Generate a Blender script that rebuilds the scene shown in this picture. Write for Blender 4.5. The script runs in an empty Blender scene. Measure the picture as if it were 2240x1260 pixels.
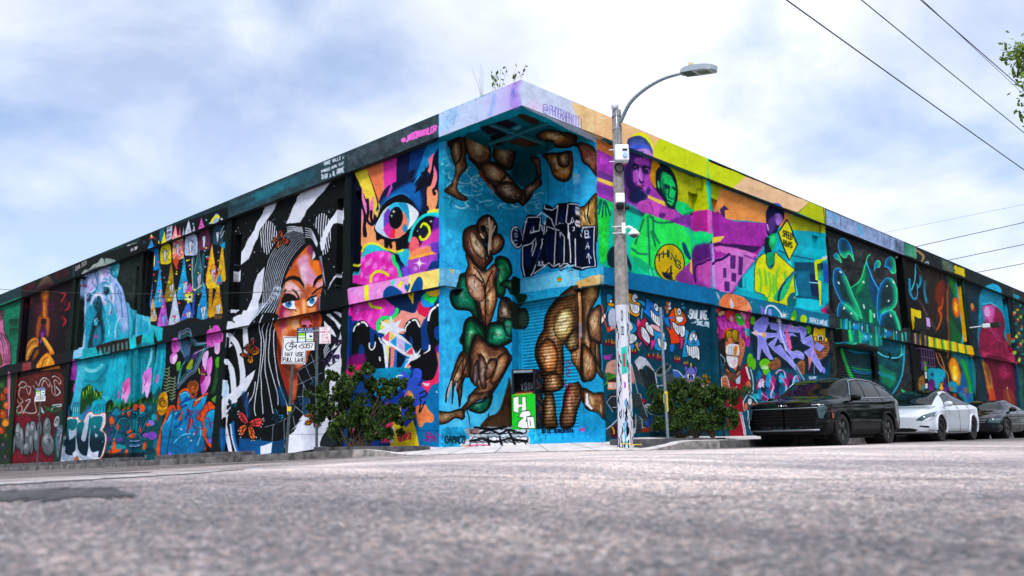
import bpy,bmesh,math,random
import numpy as np
from mathutils import Vector,Matrix
random.seed(7);RNG=np.random.default_rng(11)
scene=bpy.context.scene
COL=scene.collection
# ------------------------------------------------------------------ camera
CAM=np.array([11.3416,-12.2586,0.1029]);YAW,PIT,ROL,FPX=math.radians(133.7011),math.radians(10.102),math.radians(-0.9683),1856.74
_cy,_sy,_cp,_sp=math.cos(YAW),math.sin(YAW),math.cos(PIT),math.sin(PIT)
_f=np.array([_cy*_cp,_sy*_cp,_sp]);_r=np.array([_sy,-_cy,0.]);_u=np.cross(_r,_f)
_cr,_sr=math.cos(ROL),math.sin(ROL);_r,_u=_cr*_r+_sr*_u,-_sr*_r+_cr*_u
cd=bpy.data.cameras.new('camera');cam=bpy.data.objects.new('camera',cd);COL.objects.link(cam)
cam.matrix_world=Matrix(((_r[0],_u[0],-_f[0],CAM[0]),(_r[1],_u[1],-_f[1],CAM[1]),(_r[2],_u[2],-_f[2],CAM[2]),(0,0,0,1)))
cd.sensor_width=36;cd.lens=FPX/2240*36;cd.clip_start=0.05;cd.clip_end=3000
cd.dof.use_dof=True;cd.dof.focus_distance=18.0;cd.dof.aperture_fstop=2.4
scene.camera=cam
# ------------------------------------------------------------------ sky and sun
SUN_EL,SUN_AZ=math.radians(52),math.radians(-52)  # sun high behind the camera, thin overcast
w=bpy.data.worlds.new('World');scene.world=w;w.use_nodes=True
N=w.node_tree.nodes;LK=w.node_tree.links;N.clear()
out=N.new('ShaderNodeOutputWorld');bg=N.new('ShaderNodeBackground');LK.new(bg.outputs[0],out.inputs[0])
sky=N.new('ShaderNodeTexSky');sky.sky_type='NISHITA';sky.sun_disc=False
sky.sun_elevation=SUN_EL;sky.sun_rotation=math.pi/2-SUN_AZ
tc=N.new('ShaderNodeTexCoord');sep=N.new('ShaderNodeSeparateXYZ');LK.new(tc.outputs['Generated'],sep.inputs[0])
def wm(op,a,b=None,c=None):
 n=N.new('ShaderNodeMath');n.operation=op
 for i,v in enumerate((a,b,c)):
  if v is None:continue
  if isinstance(v,(int,float)):n.inputs[i].default_value=v
  else:LK.new(v,n.inputs[i])
 return n.outputs[0]
 # clouds lie on a flat layer overhead: divide the direction by its height
zz=wm('ADD',wm('MAXIMUM',sep.outputs[2],0.0),0.45)
cx=wm('DIVIDE',sep.outputs[0],zz);cy_=wm('DIVIDE',sep.outputs[1],zz)
cmb=N.new('ShaderNodeCombineXYZ');LK.new(cx,cmb.inputs[0]);LK.new(cy_,cmb.inputs[1])
def wnoise(scale,detail,rough,off,dist=0.0):
 mp=N.new('ShaderNodeMapping');LK.new(cmb.outputs[0],mp.inputs[0]);mp.inputs['Location'].default_value=off
 n=N.new('ShaderNodeTexNoise');n.inputs['Scale'].default_value=scale;n.inputs['Detail'].default_value=detail
 n.inputs['Roughness'].default_value=rough;n.inputs['Distortion'].default_value=dist
 LK.new(mp.outputs[0],n.inputs[0]);return n.outputs[0]
big=wnoise(1.5,5,0.5,(0.93,12.53,0),0.2);med=wnoise(4.2,7,0.55,(5.61,10.69,0),0.3)
cov=wm('ADD',wm('MULTIPLY',big,0.62),wm('MULTIPLY',med,0.38))
cr=N.new('ShaderNodeValToRGB');LK.new(cov,cr.inputs[0])
cr.color_ramp.elements[0].position=0.37;cr.color_ramp.elements[0].color=(0,0,0,1)
cr.color_ramp.elements[1].position=0.54;cr.color_ramp.elements[1].color=(1,1,1,1)
shade=N.new('ShaderNodeValToRGB');LK.new(wnoise(2.4,6,0.55,(9.42,6.86,0),0.3),shade.inputs[0])
shade.color_ramp.elements[0].position=0.31;shade.color_ramp.elements[0].color=(3.0,3.75,5.1,1)
shade.color_ramp.elements[1].position=0.46;shade.color_ramp.elements[1].color=(5.0,5.3,6.0,1)
tint=N.new('ShaderNodeMix');tint.data_type='RGBA';tint.blend_type='MULTIPLY';tint.inputs[0].default_value=1
LK.new(sky.outputs[0],tint.inputs[6]);tint.inputs[7].default_value=(.66,.78,.95,1)
mx=N.new('ShaderNodeMix');mx.data_type='RGBA';LK.new(wm('ADD',wm('MULTIPLY',cr.outputs[0],0.60),0.40),mx.inputs[0])
LK.new(tint.outputs[2],mx.inputs[6]);LK.new(shade.outputs[0],mx.inputs[7])
LK.new(mx.outputs[2],bg.inputs[0]);bg.inputs[1].default_value=0.15
sl=bpy.data.lights.new('sun','SUN');sl.energy=2.6;sl.angle=math.radians(14);sl.color=(1.0,0.965,0.93)
so=bpy.data.objects.new('sun',sl);COL.objects.link(so)
sd=Vector((math.cos(SUN_EL)*math.cos(SUN_AZ),math.cos(SUN_EL)*math.sin(SUN_AZ),math.sin(SUN_EL)))
so.rotation_euler=sd.to_track_quat('Z','Y').to_euler();so.location=(20,-30,40)
vs=scene.view_settings;vs.view_transform='Standard';vs.look='None';vs.exposure=0.42;vs.gamma=1;vs.use_curve_mapping=False
scene.cycles.use_denoising=True;scene.cycles.max_bounces=6;scene.cycles.diffuse_bounces=3;scene.cycles.glossy_bounces=3;scene.cycles.transmission_bounces=4
# ------------------------------------------------------------------ helpers: projection
def pj(P):
 d=np.asarray(P,float)-CAM;z=d@_f
 return np.stack([1120+FPX*(d@_r)/z,630-FPX*(d@_u)/z],-1)
def unp(px,py,axis,val):
 d=_f+_r*(px-1120)/FPX-_u*(py-630)/FPX;t=(val-CAM[axis])/d[axis];return CAM+d*t
ANCH=np.array([[757.8,331.8,1.2,3.8],[756.9,378.0,2.1,4.6],[1549.2,346.8,-0.2,2.4],[1551.9,391.0,-2.1,3.3],[498.8,438.6,0.2,3.6],[497.1,477.8,1.9,1.8],[1803.6,454.5,-0.1,4.5],[1806.6,490.9,-2.9,2.9],[307.9,517.4,-1.2,-1.4],[305.8,551.2,0.9,0.5],[1977.4,528.1,0.9,1.6],[1980.5,559.0,-1.5,-0.3],[160.6,578.1,-1.1,-1.4],[158.4,607.8,-0.1,-1.4],[2108.1,583.4,2.2,-0.9],[2111.1,610.2,-0.8,-2.7],[47.9,624.6,-1.9,-0.8],[45.6,651.1,0.4,-3.1],[2207.6,625.5,2.2,-0.8],[2210.5,649.2,-0.7,-3.1],[1140.6,173.8,0.0,-2.2],[1141.7,230.3,-0.3,-1.1],[970.3,974.0,-0.9,0.0],[1325.8,956.4,-1.4,0.0],[969.4,585.6,-0.7,-0.4],[969.5,626.8,-0.8,-1.8],[1312.5,581.3,0.4,1.3],[1313.9,622.3,-0.3,-1.0],[760.6,631.7,0.0,0.3],[760.6,668.3,0.0,0.4],[495.0,722.1,0.0,1.9],[320.0,757.6,-0.0,2.0],[162.0,789.6,-0.0,0.4],[0.0,822.4,-0.0,0.6],[1563.7,634.8,0.0,1.0],[1819.0,690.1,-0.0,0.1],[1999.2,729.2,0.0,-1.0],[2130.5,757.6,0.0,0.2],[1563.7,669.3,-0.0,0.9],[1819.0,718.1,0.0,0.9],[2000.7,752.9,0.0,0.1],[2131.4,777.9,0.0,0.1]])
def pjc(P):
 """photo position of a wall point, with the lens' small bend taken in"""
 uv=pj(P);sh=uv.shape;uv=uv.reshape(-1,2)
 d2=((uv[:,None,:]-ANCH[None,:,:2])**2).sum(-1);wt=np.exp(-d2/(2*110.**2))
 return(uv+(wt@ANCH[:,2:])/(wt.sum(1,keepdims=True)+.25)).reshape(sh)
def hx(c):
 if not isinstance(c,str):return np.array(c,float)
 c=c.lstrip('#')
 if len(c)==3:c=''.join(x*2 for x in c)
 return np.array([int(c[i:i+2],16)/255 for i in (0,2,4)])
def lin(c):
 c=hx(c)if isinstance(c,str)else np.array(c,float);return np.where(c<=.04045,c/12.92,((c+.055)/1.055)**2.4)
 # ------------------------------------------------------------------ helpers: painting on a raster
SS=1.5;CW,CH=int(2240*SS),int(1260*SS)
CAN=np.zeros((CH,CW,3),np.float32);CAN[:]=.1
def vnoise(h,w,cell,seed=0):
 r=np.random.default_rng(seed);gh,gw=int(h/cell)+3,int(w/cell)+3;g=r.random((gh,gw)).astype(np.float32)
 y=np.arange(h)/cell;x=np.arange(w)/cell;yi=y.astype(int);xi=x.astype(int);fy=(y-yi)[:,None];fx=(x-xi)[None,:]
 fy=fy*fy*(3-2*fy);fx=fx*fx*(3-2*fx)
 a=g[yi][:,xi];b=g[yi][:,xi+1];c=g[yi+1][:,xi];d=g[yi+1][:,xi+1]
 return(a*(1-fx)+b*fx)*(1-fy)+(c*(1-fx)+d*fx)*fy
NZ=(vnoise(CH,CW,4,1)+vnoise(CH,CW,9,2)+vnoise(CH,CW,22,3)*1.2)/3.2-.5
NF=RNG.random((CH,CW)).astype(np.float32)-.5
CLIP=[None]
FR=[0.,0.,1.]
def F(x0=0,y0=0,s=1.):FR[:]=[x0,y0,s]
def P_(p):
 if isinstance(p,str):p=[float(v)for v in p.replace(',',' ').split()]
 p=np.array(p,float).reshape(-1,2)
 return(p/FR[2]+np.array(FR[:2]))*SS
def smooth(p,closed,n=8):
 m=len(p)
 if m<3:return p
 t=np.linspace(0,1,n,endpoint=False)[:,None];o=[]
 for i in range(m if closed else m-1):
  if closed:a,b,c,d=p[i-1],p[i],p[(i+1)%m],p[(i+2)%m]
  else:a,b,c,d=p[max(i-1,0)],p[i],p[i+1],p[min(i+2,m-1)]
  o.append(.5*((2*b)+(-a+c)*t+(2*a-5*b+4*c-d)*t*t+(-a+3*b-3*c+d)*t**3))
 if not closed:o.append(p[-1:])
 return np.concatenate(o)
def cover(p,pad=0):
 x0=max(int(p[:,0].min())-pad-1,0);y0=max(int(p[:,1].min())-pad-1,0)
 x1=min(int(p[:,0].max())+pad+2,CW);y1=min(int(p[:,1].max())+pad+2,CH)
 W,Hh=x1-x0,y1-y0
 if W<=1 or Hh<=1:return None
 K=4;q=np.roll(p,-1,0);ax,ay,bx,by=p[:,0]-x0,p[:,1]-y0,q[:,0]-x0,q[:,1]-y0
 dr=np.where(by>ay,1.,-1.);sw=by<ay
 ax,bx=np.where(sw,bx,ax),np.where(sw,ax,bx);ay,by=np.where(sw,by,ay),np.where(sw,ay,by)
 k0=np.clip(np.ceil(ay*K-.5),0,Hh*K).astype(int);k1=np.clip(np.ceil(by*K-.5),0,Hh*K).astype(int);cnt=np.maximum(k1-k0,0)
 T=cnt.sum()
 if T==0:return None
 e=np.repeat(np.arange(len(p)),cnt);kk=np.arange(T)-np.repeat(np.cumsum(cnt)-cnt,cnt)+k0[e]
 yy=(kk+.5)/K;sl_=(bx-ax)/np.maximum(by-ay,1e-9);xx=np.clip(ax[e]+(yy-ay[e])*sl_[e],0,W-1.001)
 xi=xx.astype(int);fr=xx-xi;row=kk//K;base=row*W+xi
 acc=np.bincount(base,dr[e]*(1-fr)/K,Hh*W+1)[:Hh*W]+np.bincount(base+1,dr[e]*fr/K,Hh*W+2)[:Hh*W]
 m=np.clip(np.abs(np.cumsum(acc.reshape(Hh,W),1)),0,1).astype(np.float32)
 return m,x0,y0
def blur(m,r):
 r=int(round(r*SS*.8))
 if r<1:return m
 for ax in (0,1):
  for _ in range(2):
   a=np.moveaxis(m,ax,0);c=np.cumsum(np.concatenate([np.zeros((r+1,)+a.shape[1:],np.float32),a,np.zeros((r,)+a.shape[1:],np.float32)]),0)
   m=np.moveaxis((c[2*r+1:]-c[:-2*r-1])/(2*r+1),0,ax)
 return m
def put(m,x0,y0,col,a=1.,g=None,n=.10):
 Hh,W=m.shape;sl_=(slice(y0,y0+Hh),slice(x0,x0+W))
 if CLIP[0]is not None:m=m*CLIP[0][sl_]
 c=hx(col)if isinstance(col,str)else np.array(col)
 if g is not None:  # g = (second colour, angle in degrees)
  c2=hx(g[0])if isinstance(g[0],str)else np.array(g[0]);th=math.radians(g[1]);yy,xx=np.mgrid[0:Hh,0:W];pr=xx*math.cos(th)+yy*math.sin(th)
  t=((pr-pr.min())/max(np.ptp(pr),1e-6))[...,None]
  if len(g)>2:t=np.clip((t-g[2])/(g[3]-g[2]),0,1)
  c=c*(1-t)+c2*t
 if n:c=np.clip(c*(1+NZ[sl_][...,None]*n*3)+NF[sl_][...,None]*n*.35,0,1)
 mm=(m*a)[...,None];CAN[sl_]=CAN[sl_]*(1-mm)+c*mm
def p(col,pts,s=1,b=0,a=1.,g=None,n=.10,o=None,ow=1.5):
 q=P_(pts);b=b*1.5/FR[2]
 if s:q=smooth(q,True)
 r=cover(q,int(b*SS*2.2)+1)
 if r is not None:
  m,x0,y0=r;put(blur(m,b)if b else m,x0,y0,col,a,g,n)
 if o:stroke(o,np.concatenate([q,q[:1]]),ow)
def stroke(col,q,w,a=1.,b=0,w2=None,n=.06):  # q in canvas pixels, b blur in photo pixels
 if len(q)<2:return
 d=np.gradient(q,axis=0);L=np.hypot(d[:,0],d[:,1])+1e-9;nn=np.stack([-d[:,1],d[:,0]],1)/L[:,None]
 t=np.linspace(0,1,len(q))[:,None];ww=(w*(1-t)+(w if w2 is None else w2)*t)*SS/2
 # rounded ends
 e0=q[0]-d[0]/L[0]*ww[0]*.7;e1=q[-1]+d[-1]/L[-1]*ww[-1]*.7
 pl=np.concatenate([[e0],q+nn*ww,[e1],(q-nn*ww)[::-1]])
 r=cover(pl,int(b*SS*2.2)+1)
 if r is None:return
 m,x0,y0=r;put(blur(m,b)if b else m,x0,y0,col,a,None,n)
def l(col,pts,w=2.,s=1,a=1.,b=0,w2=None,n=.06):
 q=P_(pts);b=b*1.5/FR[2]
 if s:q=smooth(q,False)
 stroke(col,q,w,a,b,w2,n)
def e(col,cx,cy,rx,ry=None,rot=0,**k):
 ry=rx if ry is None else ry;t=np.linspace(0,2*np.pi,25)[:-1];c,s_=math.cos(math.radians(rot)),math.sin(math.radians(rot))
 x=rx*np.cos(t);y=ry*np.sin(t);p(col,np.stack([cx+x*c-y*s_,cy+x*s_+y*c],1).ravel(),s=0,**k)
def clip(pts=None):
 if pts is None:CLIP[0]=None;return
 CLIP[0]=None;r=cover(P_(pts));M=np.zeros((CH,CW),np.float32);m,x0,y0=r;M[y0:y0+m.shape[0],x0:x0+m.shape[1]]=m;CLIP[0]=M
def between(A,B,k,cols,w,a=1.,w2=None):
 """k strokes that run from one guide curve to another"""
 A=smooth(P_(A),False);B=smooth(P_(B),False);n=40
 def rs(q):t=np.linspace(0,len(q)-1,n);i=np.minimum(t.astype(int),len(q)-2);f_=(t-i)[:,None];return q[i]*(1-f_)+q[i+1]*f_
 A,B=rs(A),rs(B)
 for j in range(k):
  t=(j+.5)/k;stroke(cols[j%len(cols)],A*(1-t)+B*t,w,a,0,w2)
def spk(col,pts,k,r,seed=0,a=1.):
 """k small specks inside an outline"""
 q=P_(pts);R_=np.random.default_rng(seed);lo,hi=q.min(0),q.max(0);c=cover(q)
 if c is None:return
 m,x0,y0=c;o=list(FR);F(0,0,1)
 for _ in range(k):
  x,y=lo+R_.random(2)*(hi-lo);i,j=int(y-y0),int(x-x0)
  if 0<=i<m.shape[0]and 0<=j<m.shape[1]and m[i,j]>.5:e(col,x/SS,y/SS,r*(.5+R_.random())/o[2],a=a)
 F(*o)
 # stroke lettering: each glyph is a list of polylines on a 4 x 6 grid (y up)
GL={'A':'00 26 40;12 32','B':'00 06 36 45 44 33 03;33 42 41 30 00','C':'45 36 16 05 01 10 30 41','D':'00 06 26 45 41 20 00','E':'46 06 00 40;03 33','F':'46 06 00;03 33',
'G':'45 36 16 05 01 10 30 41 43 23','H':'06 00;46 40;03 43','I':'26 20','J':'36 31 20 10 01','K':'06 00;46 03 40','L':'06 00 40','M':'00 06 23 46 40','N':'00 06 40 46',
'O':'16 05 01 10 30 41 45 36 16','P':'00 06 36 45 44 33 03','Q':'16 05 01 10 30 41 45 36 16;22 40','R':'00 06 36 45 44 33 03;23 40','S':'45 36 16 05 04 13 33 42 41 30 10 01','T':'06 46;26 20',
'U':'06 01 10 30 41 46','V':'06 20 46','W':'06 10 24 30 46','X':'06 40;46 00','Y':'06 23 46;23 20','Z':'06 46 00 40','0':'16 05 01 10 30 41 45 36 16','1':'15 26 20;10 30',
'2':'05 16 36 45 44 00 40','3':'05 16 36 45 44 33 23;33 42 41 30 10 01','4':'30 36 02 42','5':'46 06 04 34 43 41 30 00','6':'46 16 04 01 10 30 41 42 33 03','7':'06 46 10',
'8':'13 04 05 16 36 45 44 33 13 02 01 10 30 41 42 33','9':'00 30 42 45 36 16 05 04 13 43','.':'20 21','-':'13 33','_':'00 40','/':'00 46','@':'32 34 14 12 32 42 45 36 16 05 01 10 40',
'&':'40 05 16 26 35 02 01 10 20 42',':':'21 22;24 25','>':'35 53 31;03 53','<':'45 13 41','!':'26 22;20 21','x':'04 40;44 00',' ':''}
def text(col,s,x0,y0,x1,y1,h,w=1.5,sp=.32,lean=0.,a=1.,arc=0.,jit=0.):
 """words from (x0,y0) to (x1,y1) in the current frame; h is letter height in frame pixels (up is -y)"""
 n=len(s);d=np.array([x1-x0,y1-y0],float);up=np.array([lean*h,-h],float)
 for i,ch in enumerate(s):
  for pl in GL.get(ch.upper()if ch!='x' else ch,'').split(';'):
   q=[]
   for g_ in pl.split():
    gx,gy=int(g_[0])/4.,int(g_[1])/6.;t=(i+gx*(1-sp))/n
    jx,jy=(RNG.random(2)-.5)*jit*h if jit else(0,0)
    yy=arc*h*4*t*(1-t);pt=np.array([x0,y0])+d*t+up*(gy+yy)+np.array([jx,jy]);q+=[pt[0],pt[1]]
   if len(q)>=4:l(col,q,w,s=0 if not jit else 1,a=a)
   # ------------------------------------------------------------------ helpers: objects and materials
def tag(o,label=None,cat=None,group=None,kind=None):
 if label:o['label']=label
 if cat:o['category']=cat
 if group:o['group']=group
 if kind:o['kind']=kind
 return o
def empty(name,loc,label=None,cat=None,group=None,rz=0):
 o=bpy.data.objects.new(name,None);COL.objects.link(o);o.location=loc;o.rotation_euler=(0,0,rz);o.empty_display_size=.1
 return tag(o,label,cat,group)
class MB:
 def __init__(s):s.v=[];s.f=[];s.uv=[];s.m=[]
 def quad(s,a,b,c,d,uv=None,mi=0):
  i=len(s.v);s.v+=[tuple(a),tuple(b),tuple(c),tuple(d)];s.f.append((i,i+1,i+2,i+3));s.uv.append(uv);s.m.append(mi)
 def face(s,pts,mi=0):
  i=len(s.v);s.v+=[tuple(q)for q in pts];s.f.append(tuple(range(i,i+len(pts))));s.uv.append(None);s.m.append(mi)
 def box(s,x0,x1,y0,y1,z0,z1,M=None,mi=0):
  c=[Vector((x,y,z))for x in (x0,x1)for y in (y0,y1)for z in (z0,z1)]
  if M is not None:c=[M@q for q in c]
  i=len(s.v);s.v+=[tuple(q)for q in c]
  for f_ in ((0,1,3,2),(4,6,7,5),(0,4,5,1),(2,3,7,6),(0,2,6,4),(1,5,7,3)):s.f.append(tuple(i+k for k in f_));s.uv.append(None);s.m.append(mi)
 def tube(s,pts,rad,n=8,cap=True,mi=0):
  pts=[Vector(q)for q in pts];rad=rad if isinstance(rad,(list,tuple))else[rad]*len(pts);i0=len(s.v)
  up=Vector((0,0,1));
  for k,q in enumerate(pts):
   d=(pts[min(k+1,len(pts)-1)]-pts[max(k-1,0)]).normalized();ref=Vector((1,0,0))if abs(d.z)>.9 else up
   a=d.cross(ref).normalized();b=d.cross(a).normalized()
   for j in range(n):th=2*math.pi*j/n;s.v.append(tuple(q+(a*math.cos(th)+b*math.sin(th))*rad[k]))
  for k in range(len(pts)-1):
   for j in range(n):s.f.append((i0+k*n+j,i0+k*n+(j+1)%n,i0+(k+1)*n+(j+1)%n,i0+(k+1)*n+j));s.uv.append(None);s.m.append(mi)
  if cap:s.f.append(tuple(i0+j for j in range(n))[::-1]);s.uv.append(None);s.m.append(mi);s.f.append(tuple(i0+(len(pts)-1)*n+j for j in range(n)));s.uv.append(None);s.m.append(mi)
 def lathe(s,prof,n=16,M=None,mi=0):
  i0=len(s.v)
  for r_,z in prof:
   for j in range(n):
    th=2*math.pi*j/n;q=Vector((r_*math.cos(th),r_*math.sin(th),z));s.v.append(tuple(M@q if M is not None else q))
  for k in range(len(prof)-1):
   for j in range(n):s.f.append((i0+k*n+j,i0+k*n+(j+1)%n,i0+(k+1)*n+(j+1)%n,i0+(k+1)*n+j));s.uv.append(None);s.m.append(mi)
  s.f.append(tuple(i0+j for j in range(n))[::-1]);s.uv.append(None);s.m.append(mi);s.f.append(tuple(i0+(len(prof)-1)*n+j for j in range(n)));s.uv.append(None);s.m.append(mi)
 def build(s,name,mats,parent=None,smooth=False,bevel=0,merge=False,seg=1):
  me=bpy.data.meshes.new(name);me.from_pydata(s.v,[],s.f)
  for m_ in (mats if isinstance(mats,(list,tuple))else[mats]):me.materials.append(m_)
  me.polygons.foreach_set('material_index',s.m)
  if any(u_ is not None for u_ in s.uv):
   ul=me.uv_layers.new(name='UVMap');k=0
   for f_,u_ in zip(s.f,s.uv):
    for j in range(len(f_)):ul.data[k].uv=u_[j]if u_ is not None else(0,0);k+=1
  o=bpy.data.objects.new(name,me);COL.objects.link(o)
  if merge or bevel or True:
   bm=bmesh.new();bm.from_mesh(me)
   if merge:bmesh.ops.remove_doubles(bm,verts=bm.verts,dist=1e-4)
   if merge or not any(u_ is not None for u_ in s.uv):bmesh.ops.recalc_face_normals(bm,faces=bm.faces)
   bm.to_mesh(me);bm.free()
  if smooth:me.polygons.foreach_set('use_smooth',[True]*len(me.polygons))
  if bevel:
   b_=o.modifiers.new('bevel','BEVEL');b_.width=bevel;b_.segments=seg;b_.limit_method='ANGLE';b_.angle_limit=math.radians(40)
  if parent is not None:o.parent=parent;o.matrix_parent_inverse=parent.matrix_world.inverted()if False else Matrix()
  return o
def mat(name,col,rough=.7,metal=0.,nz=.0,nscale=8.,bump=0.,bscale=60.,spec=.5,coat=0.,emit=None,col2=None,detail=4):
 m=bpy.data.materials.new(name);m.use_nodes=True;nt=m.node_tree;B=nt.nodes['Principled BSDF']
 c=lin(col)if isinstance(col,str)else np.array(col)
 B.inputs['Base Color'].default_value=(*c,1);B.inputs['Roughness'].default_value=rough;B.inputs['Metallic'].default_value=metal
 B.inputs['Specular IOR Level'].default_value=spec;B.inputs['Coat Weight'].default_value=coat;B.inputs['Coat Roughness'].default_value=.03
 t=nt.nodes.new('ShaderNodeTexCoord')
 if nz or col2:
  n=nt.nodes.new('ShaderNodeTexNoise');n.inputs['Scale'].default_value=nscale;n.inputs['Detail'].default_value=detail;n.inputs['Roughness'].default_value=.65
  nt.links.new(t.outputs['Object'],n.inputs[0]);r=nt.nodes.new('ShaderNodeValToRGB');nt.links.new(n.outputs[0],r.inputs[0])
  r.color_ramp.elements[0].position=.35;r.color_ramp.elements[1].position=.65
  c2=(lin(col2)if isinstance(col2,str)else np.array(col2))if col2 is not None else np.clip(c*(1-nz),0,1);c3=c if col2 is not None else np.clip(c*(1+nz*.6),0,1)
  r.color_ramp.elements[0].color=(*c2,1);r.color_ramp.elements[1].color=(*c3,1);nt.links.new(r.outputs[0],B.inputs['Base Color'])
 if bump:
  n=nt.nodes.new('ShaderNodeTexNoise');n.inputs['Scale'].default_value=bscale;n.inputs['Detail'].default_value=3;nt.links.new(t.outputs['Object'],n.inputs[0])
  b=nt.nodes.new('ShaderNodeBump');b.inputs['Strength'].default_value=bump;b.inputs['Distance'].default_value=.02;nt.links.new(n.outputs[0],b.inputs['Height']);nt.links.new(b.outputs[0],B.inputs['Normal'])
 if emit:B.inputs['Emission Color'].default_value=(*lin(emit[0]),1);B.inputs['Emission Strength'].default_value=emit[1]
 return m
def img_from(arr,name):
 h,w_=arr.shape[:2];im=bpy.data.images.new(name,w_,h);buf=np.ones((h,w_,4),np.float32);buf[...,:3]=np.clip(arr[::-1],0,1)
 im.pixels.foreach_set(buf.ravel());im.update();im.pack();return im
def paint_mat(name,im,gain=.90,rough=.72,bump=.4,bscale=38.,grime=.2,streak=0.):
 """flat paint (an image drawn by this script) on rough render, with procedural dirt and stucco relief"""
 m=bpy.data.materials.new(name);m.use_nodes=True;nt=m.node_tree;B=nt.nodes['Principled BSDF'];L=nt.links
 I=nt.nodes.new('ShaderNodeTexImage');I.image=im;I.extension='EXTEND';I.interpolation='Linear'
 t=nt.nodes.new('ShaderNodeTexCoord');n=nt.nodes.new('ShaderNodeTexNoise');n.inputs['Scale'].default_value=1.7;n.inputs['Detail'].default_value=8;n.inputs['Roughness'].default_value=.7
 mp=nt.nodes.new('ShaderNodeMapping');mp.inputs['Scale'].default_value=(1,1,.35);L.new(t.outputs['Object'],mp.inputs[0]);L.new(mp.outputs[0],n.inputs[0])
 r=nt.nodes.new('ShaderNodeMapRange');r.inputs[1].default_value=.35;r.inputs[2].default_value=.65;r.inputs[3].default_value=gain*(1-grime);r.inputs[4].default_value=gain;L.new(n.outputs[0],r.inputs[0])
 v=nt.nodes.new('ShaderNodeVectorMath');v.operation='SCALE';L.new(I.outputs[0],v.inputs[0]);L.new(r.outputs[0],v.inputs['Scale']);L.new(v.outputs[0],B.inputs['Base Color'])
 B.inputs['Roughness'].default_value=rough;B.inputs['Specular IOR Level'].default_value=.06
 if bump:
  n2=nt.nodes.new('ShaderNodeTexNoise');n2.inputs['Scale'].default_value=bscale;n2.inputs['Detail'].default_value=3;L.new(t.outputs['Object'],n2.inputs[0])
  b=nt.nodes.new('ShaderNodeBump');b.inputs['Strength'].default_value=bump;b.inputs['Distance'].default_value=.03;L.new(n2.outputs[0],b.inputs['Height']);L.new(b.outputs[0],B.inputs['Normal'])
 return m
def copy_thing(root,loc,label,rz=None):
 c=root.copy();COL.objects.link(c);c.location=loc;c['label']=label
 if rz is not None:c.rotation_euler=(0,0,rz)
 for ch in root.children:
  d=ch.copy();COL.objects.link(d);d.parent=c
  for g in ch.children:k=g.copy();COL.objects.link(k);k.parent=d
 return c
# ================================================================== the murals: flat paint, drawn shape by shape
K='#0b0d10';DK='#141e1e'
def m_base():
 F();clip()
 p('#15201f','-40,500 1141,120 1141,1100 -40,1100',s=0)
 p('#17787c','960,100 1320,100 1330,1000 960,1000',s=0)
 # fascia, left: weathered dark green grey with teal patches
 p('#22393e','-40,600 962,200 962,310 -40,690',s=0,n=.2)
 for(x,y,rx,ry,c)in [(560,420,60,12,'#1d4a50'),(650,385,40,10,'#1c5560'),(800,330,60,12,'#2a3438'),(900,295,40,10,'#2b3539'),(720,355,30,10,'#24424a'),(240,545,30,10,'#15433c')]:
  p(c,[x-rx,y+ry,x,y-ry-rx*.25,x+rx,y-ry-rx*.4,x+rx*.6,y+ry-rx*.2],b=8,a=.7)
 p('#36464c','761,330 962,243 962,302 761,384',s=0,n=.25);p('#46565c','780,340 960,262 960,280 780,362',b=6,a=.5)
 # base band of every wall
 p('#171b1e','0,1010 970,960 970,1010 0,1060',s=0)
def m_L6():
 F(0,560,4.2);clip('-200,300 200,250 190,375 150,1000 95,2100 -200,2100')
 p('#0d7358','-80,470 200,360 145,990 -80,1010',s=0,n=.2);p('#0b5f45','60,620 180,560 160,760 60,740',b=8,a=.8)
 for k in range(7):l('#083524',[78+k*13,610+k*2,92+k*13,575,100+k*12,640],1.6);l('#08351f',[80+k*12,700-k*4,95+k*12,660,90+k*13,740-k*5],1.3)
 p('#bd6f96','-60,560 20,560 40,690 80,780 105,880 100,980 60,1000 -60,1000',o=K,ow=1.4)
 for k in range(5):l('#2a1420',[-30+k*18,690+k*6,10+k*18,760+k*8,30+k*16,850,34+k*15,985],1.5)
 for k in range(3):l('#e2a0c0',[-22+k*22,720,14+k*20,800,30+k*20,900],1.0)
 p('#5d3b47','-60,500 30,500 10,590 -60,600',b=2);p('#3c3a12','-60,880 0,880 20,950 10,1010 -60,1010',b=3)
 p('#17301a','-60,1090 130,1085 95,2100 -60,2100',s=0)
 for(x,y,r,c)in [(20,1180,26,'#27562a'),(60,1230,30,'#a8481a'),(20,1290,34,'#8e3a14'),(60,1370,32,'#c4641e'),(25,1450,36,'#b04c18'),(50,1530,34,'#e08a2a'),(15,1600,30,'#a63e16'),(55,1650,26,'#304c1c'),(30,1740,34,'#24333c'),(50,1850,30,'#2e2838'),(20,1950,30,'#1f2f36')]:
  e(c,x,y,r,r*1.2,b=2);e('#f0a840',x-4,y-6,r*.35,r*.4,a=.35,b=2);l(K,[x-r,y,x,y-r,x+r,y+6],1)
 p('#ba6a94','70,1090 100,1088 95,1250 80,1480 70,1480',a=.8);l('#e7a2c4','84,1090 84,1300 74,1470',1.3)
 for k in range(9):l('#5c6f7c',[4+k*10,1950+((k*37)%20),12+k*9,2040,20+k*8,1960],1,a=.6)
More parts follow.
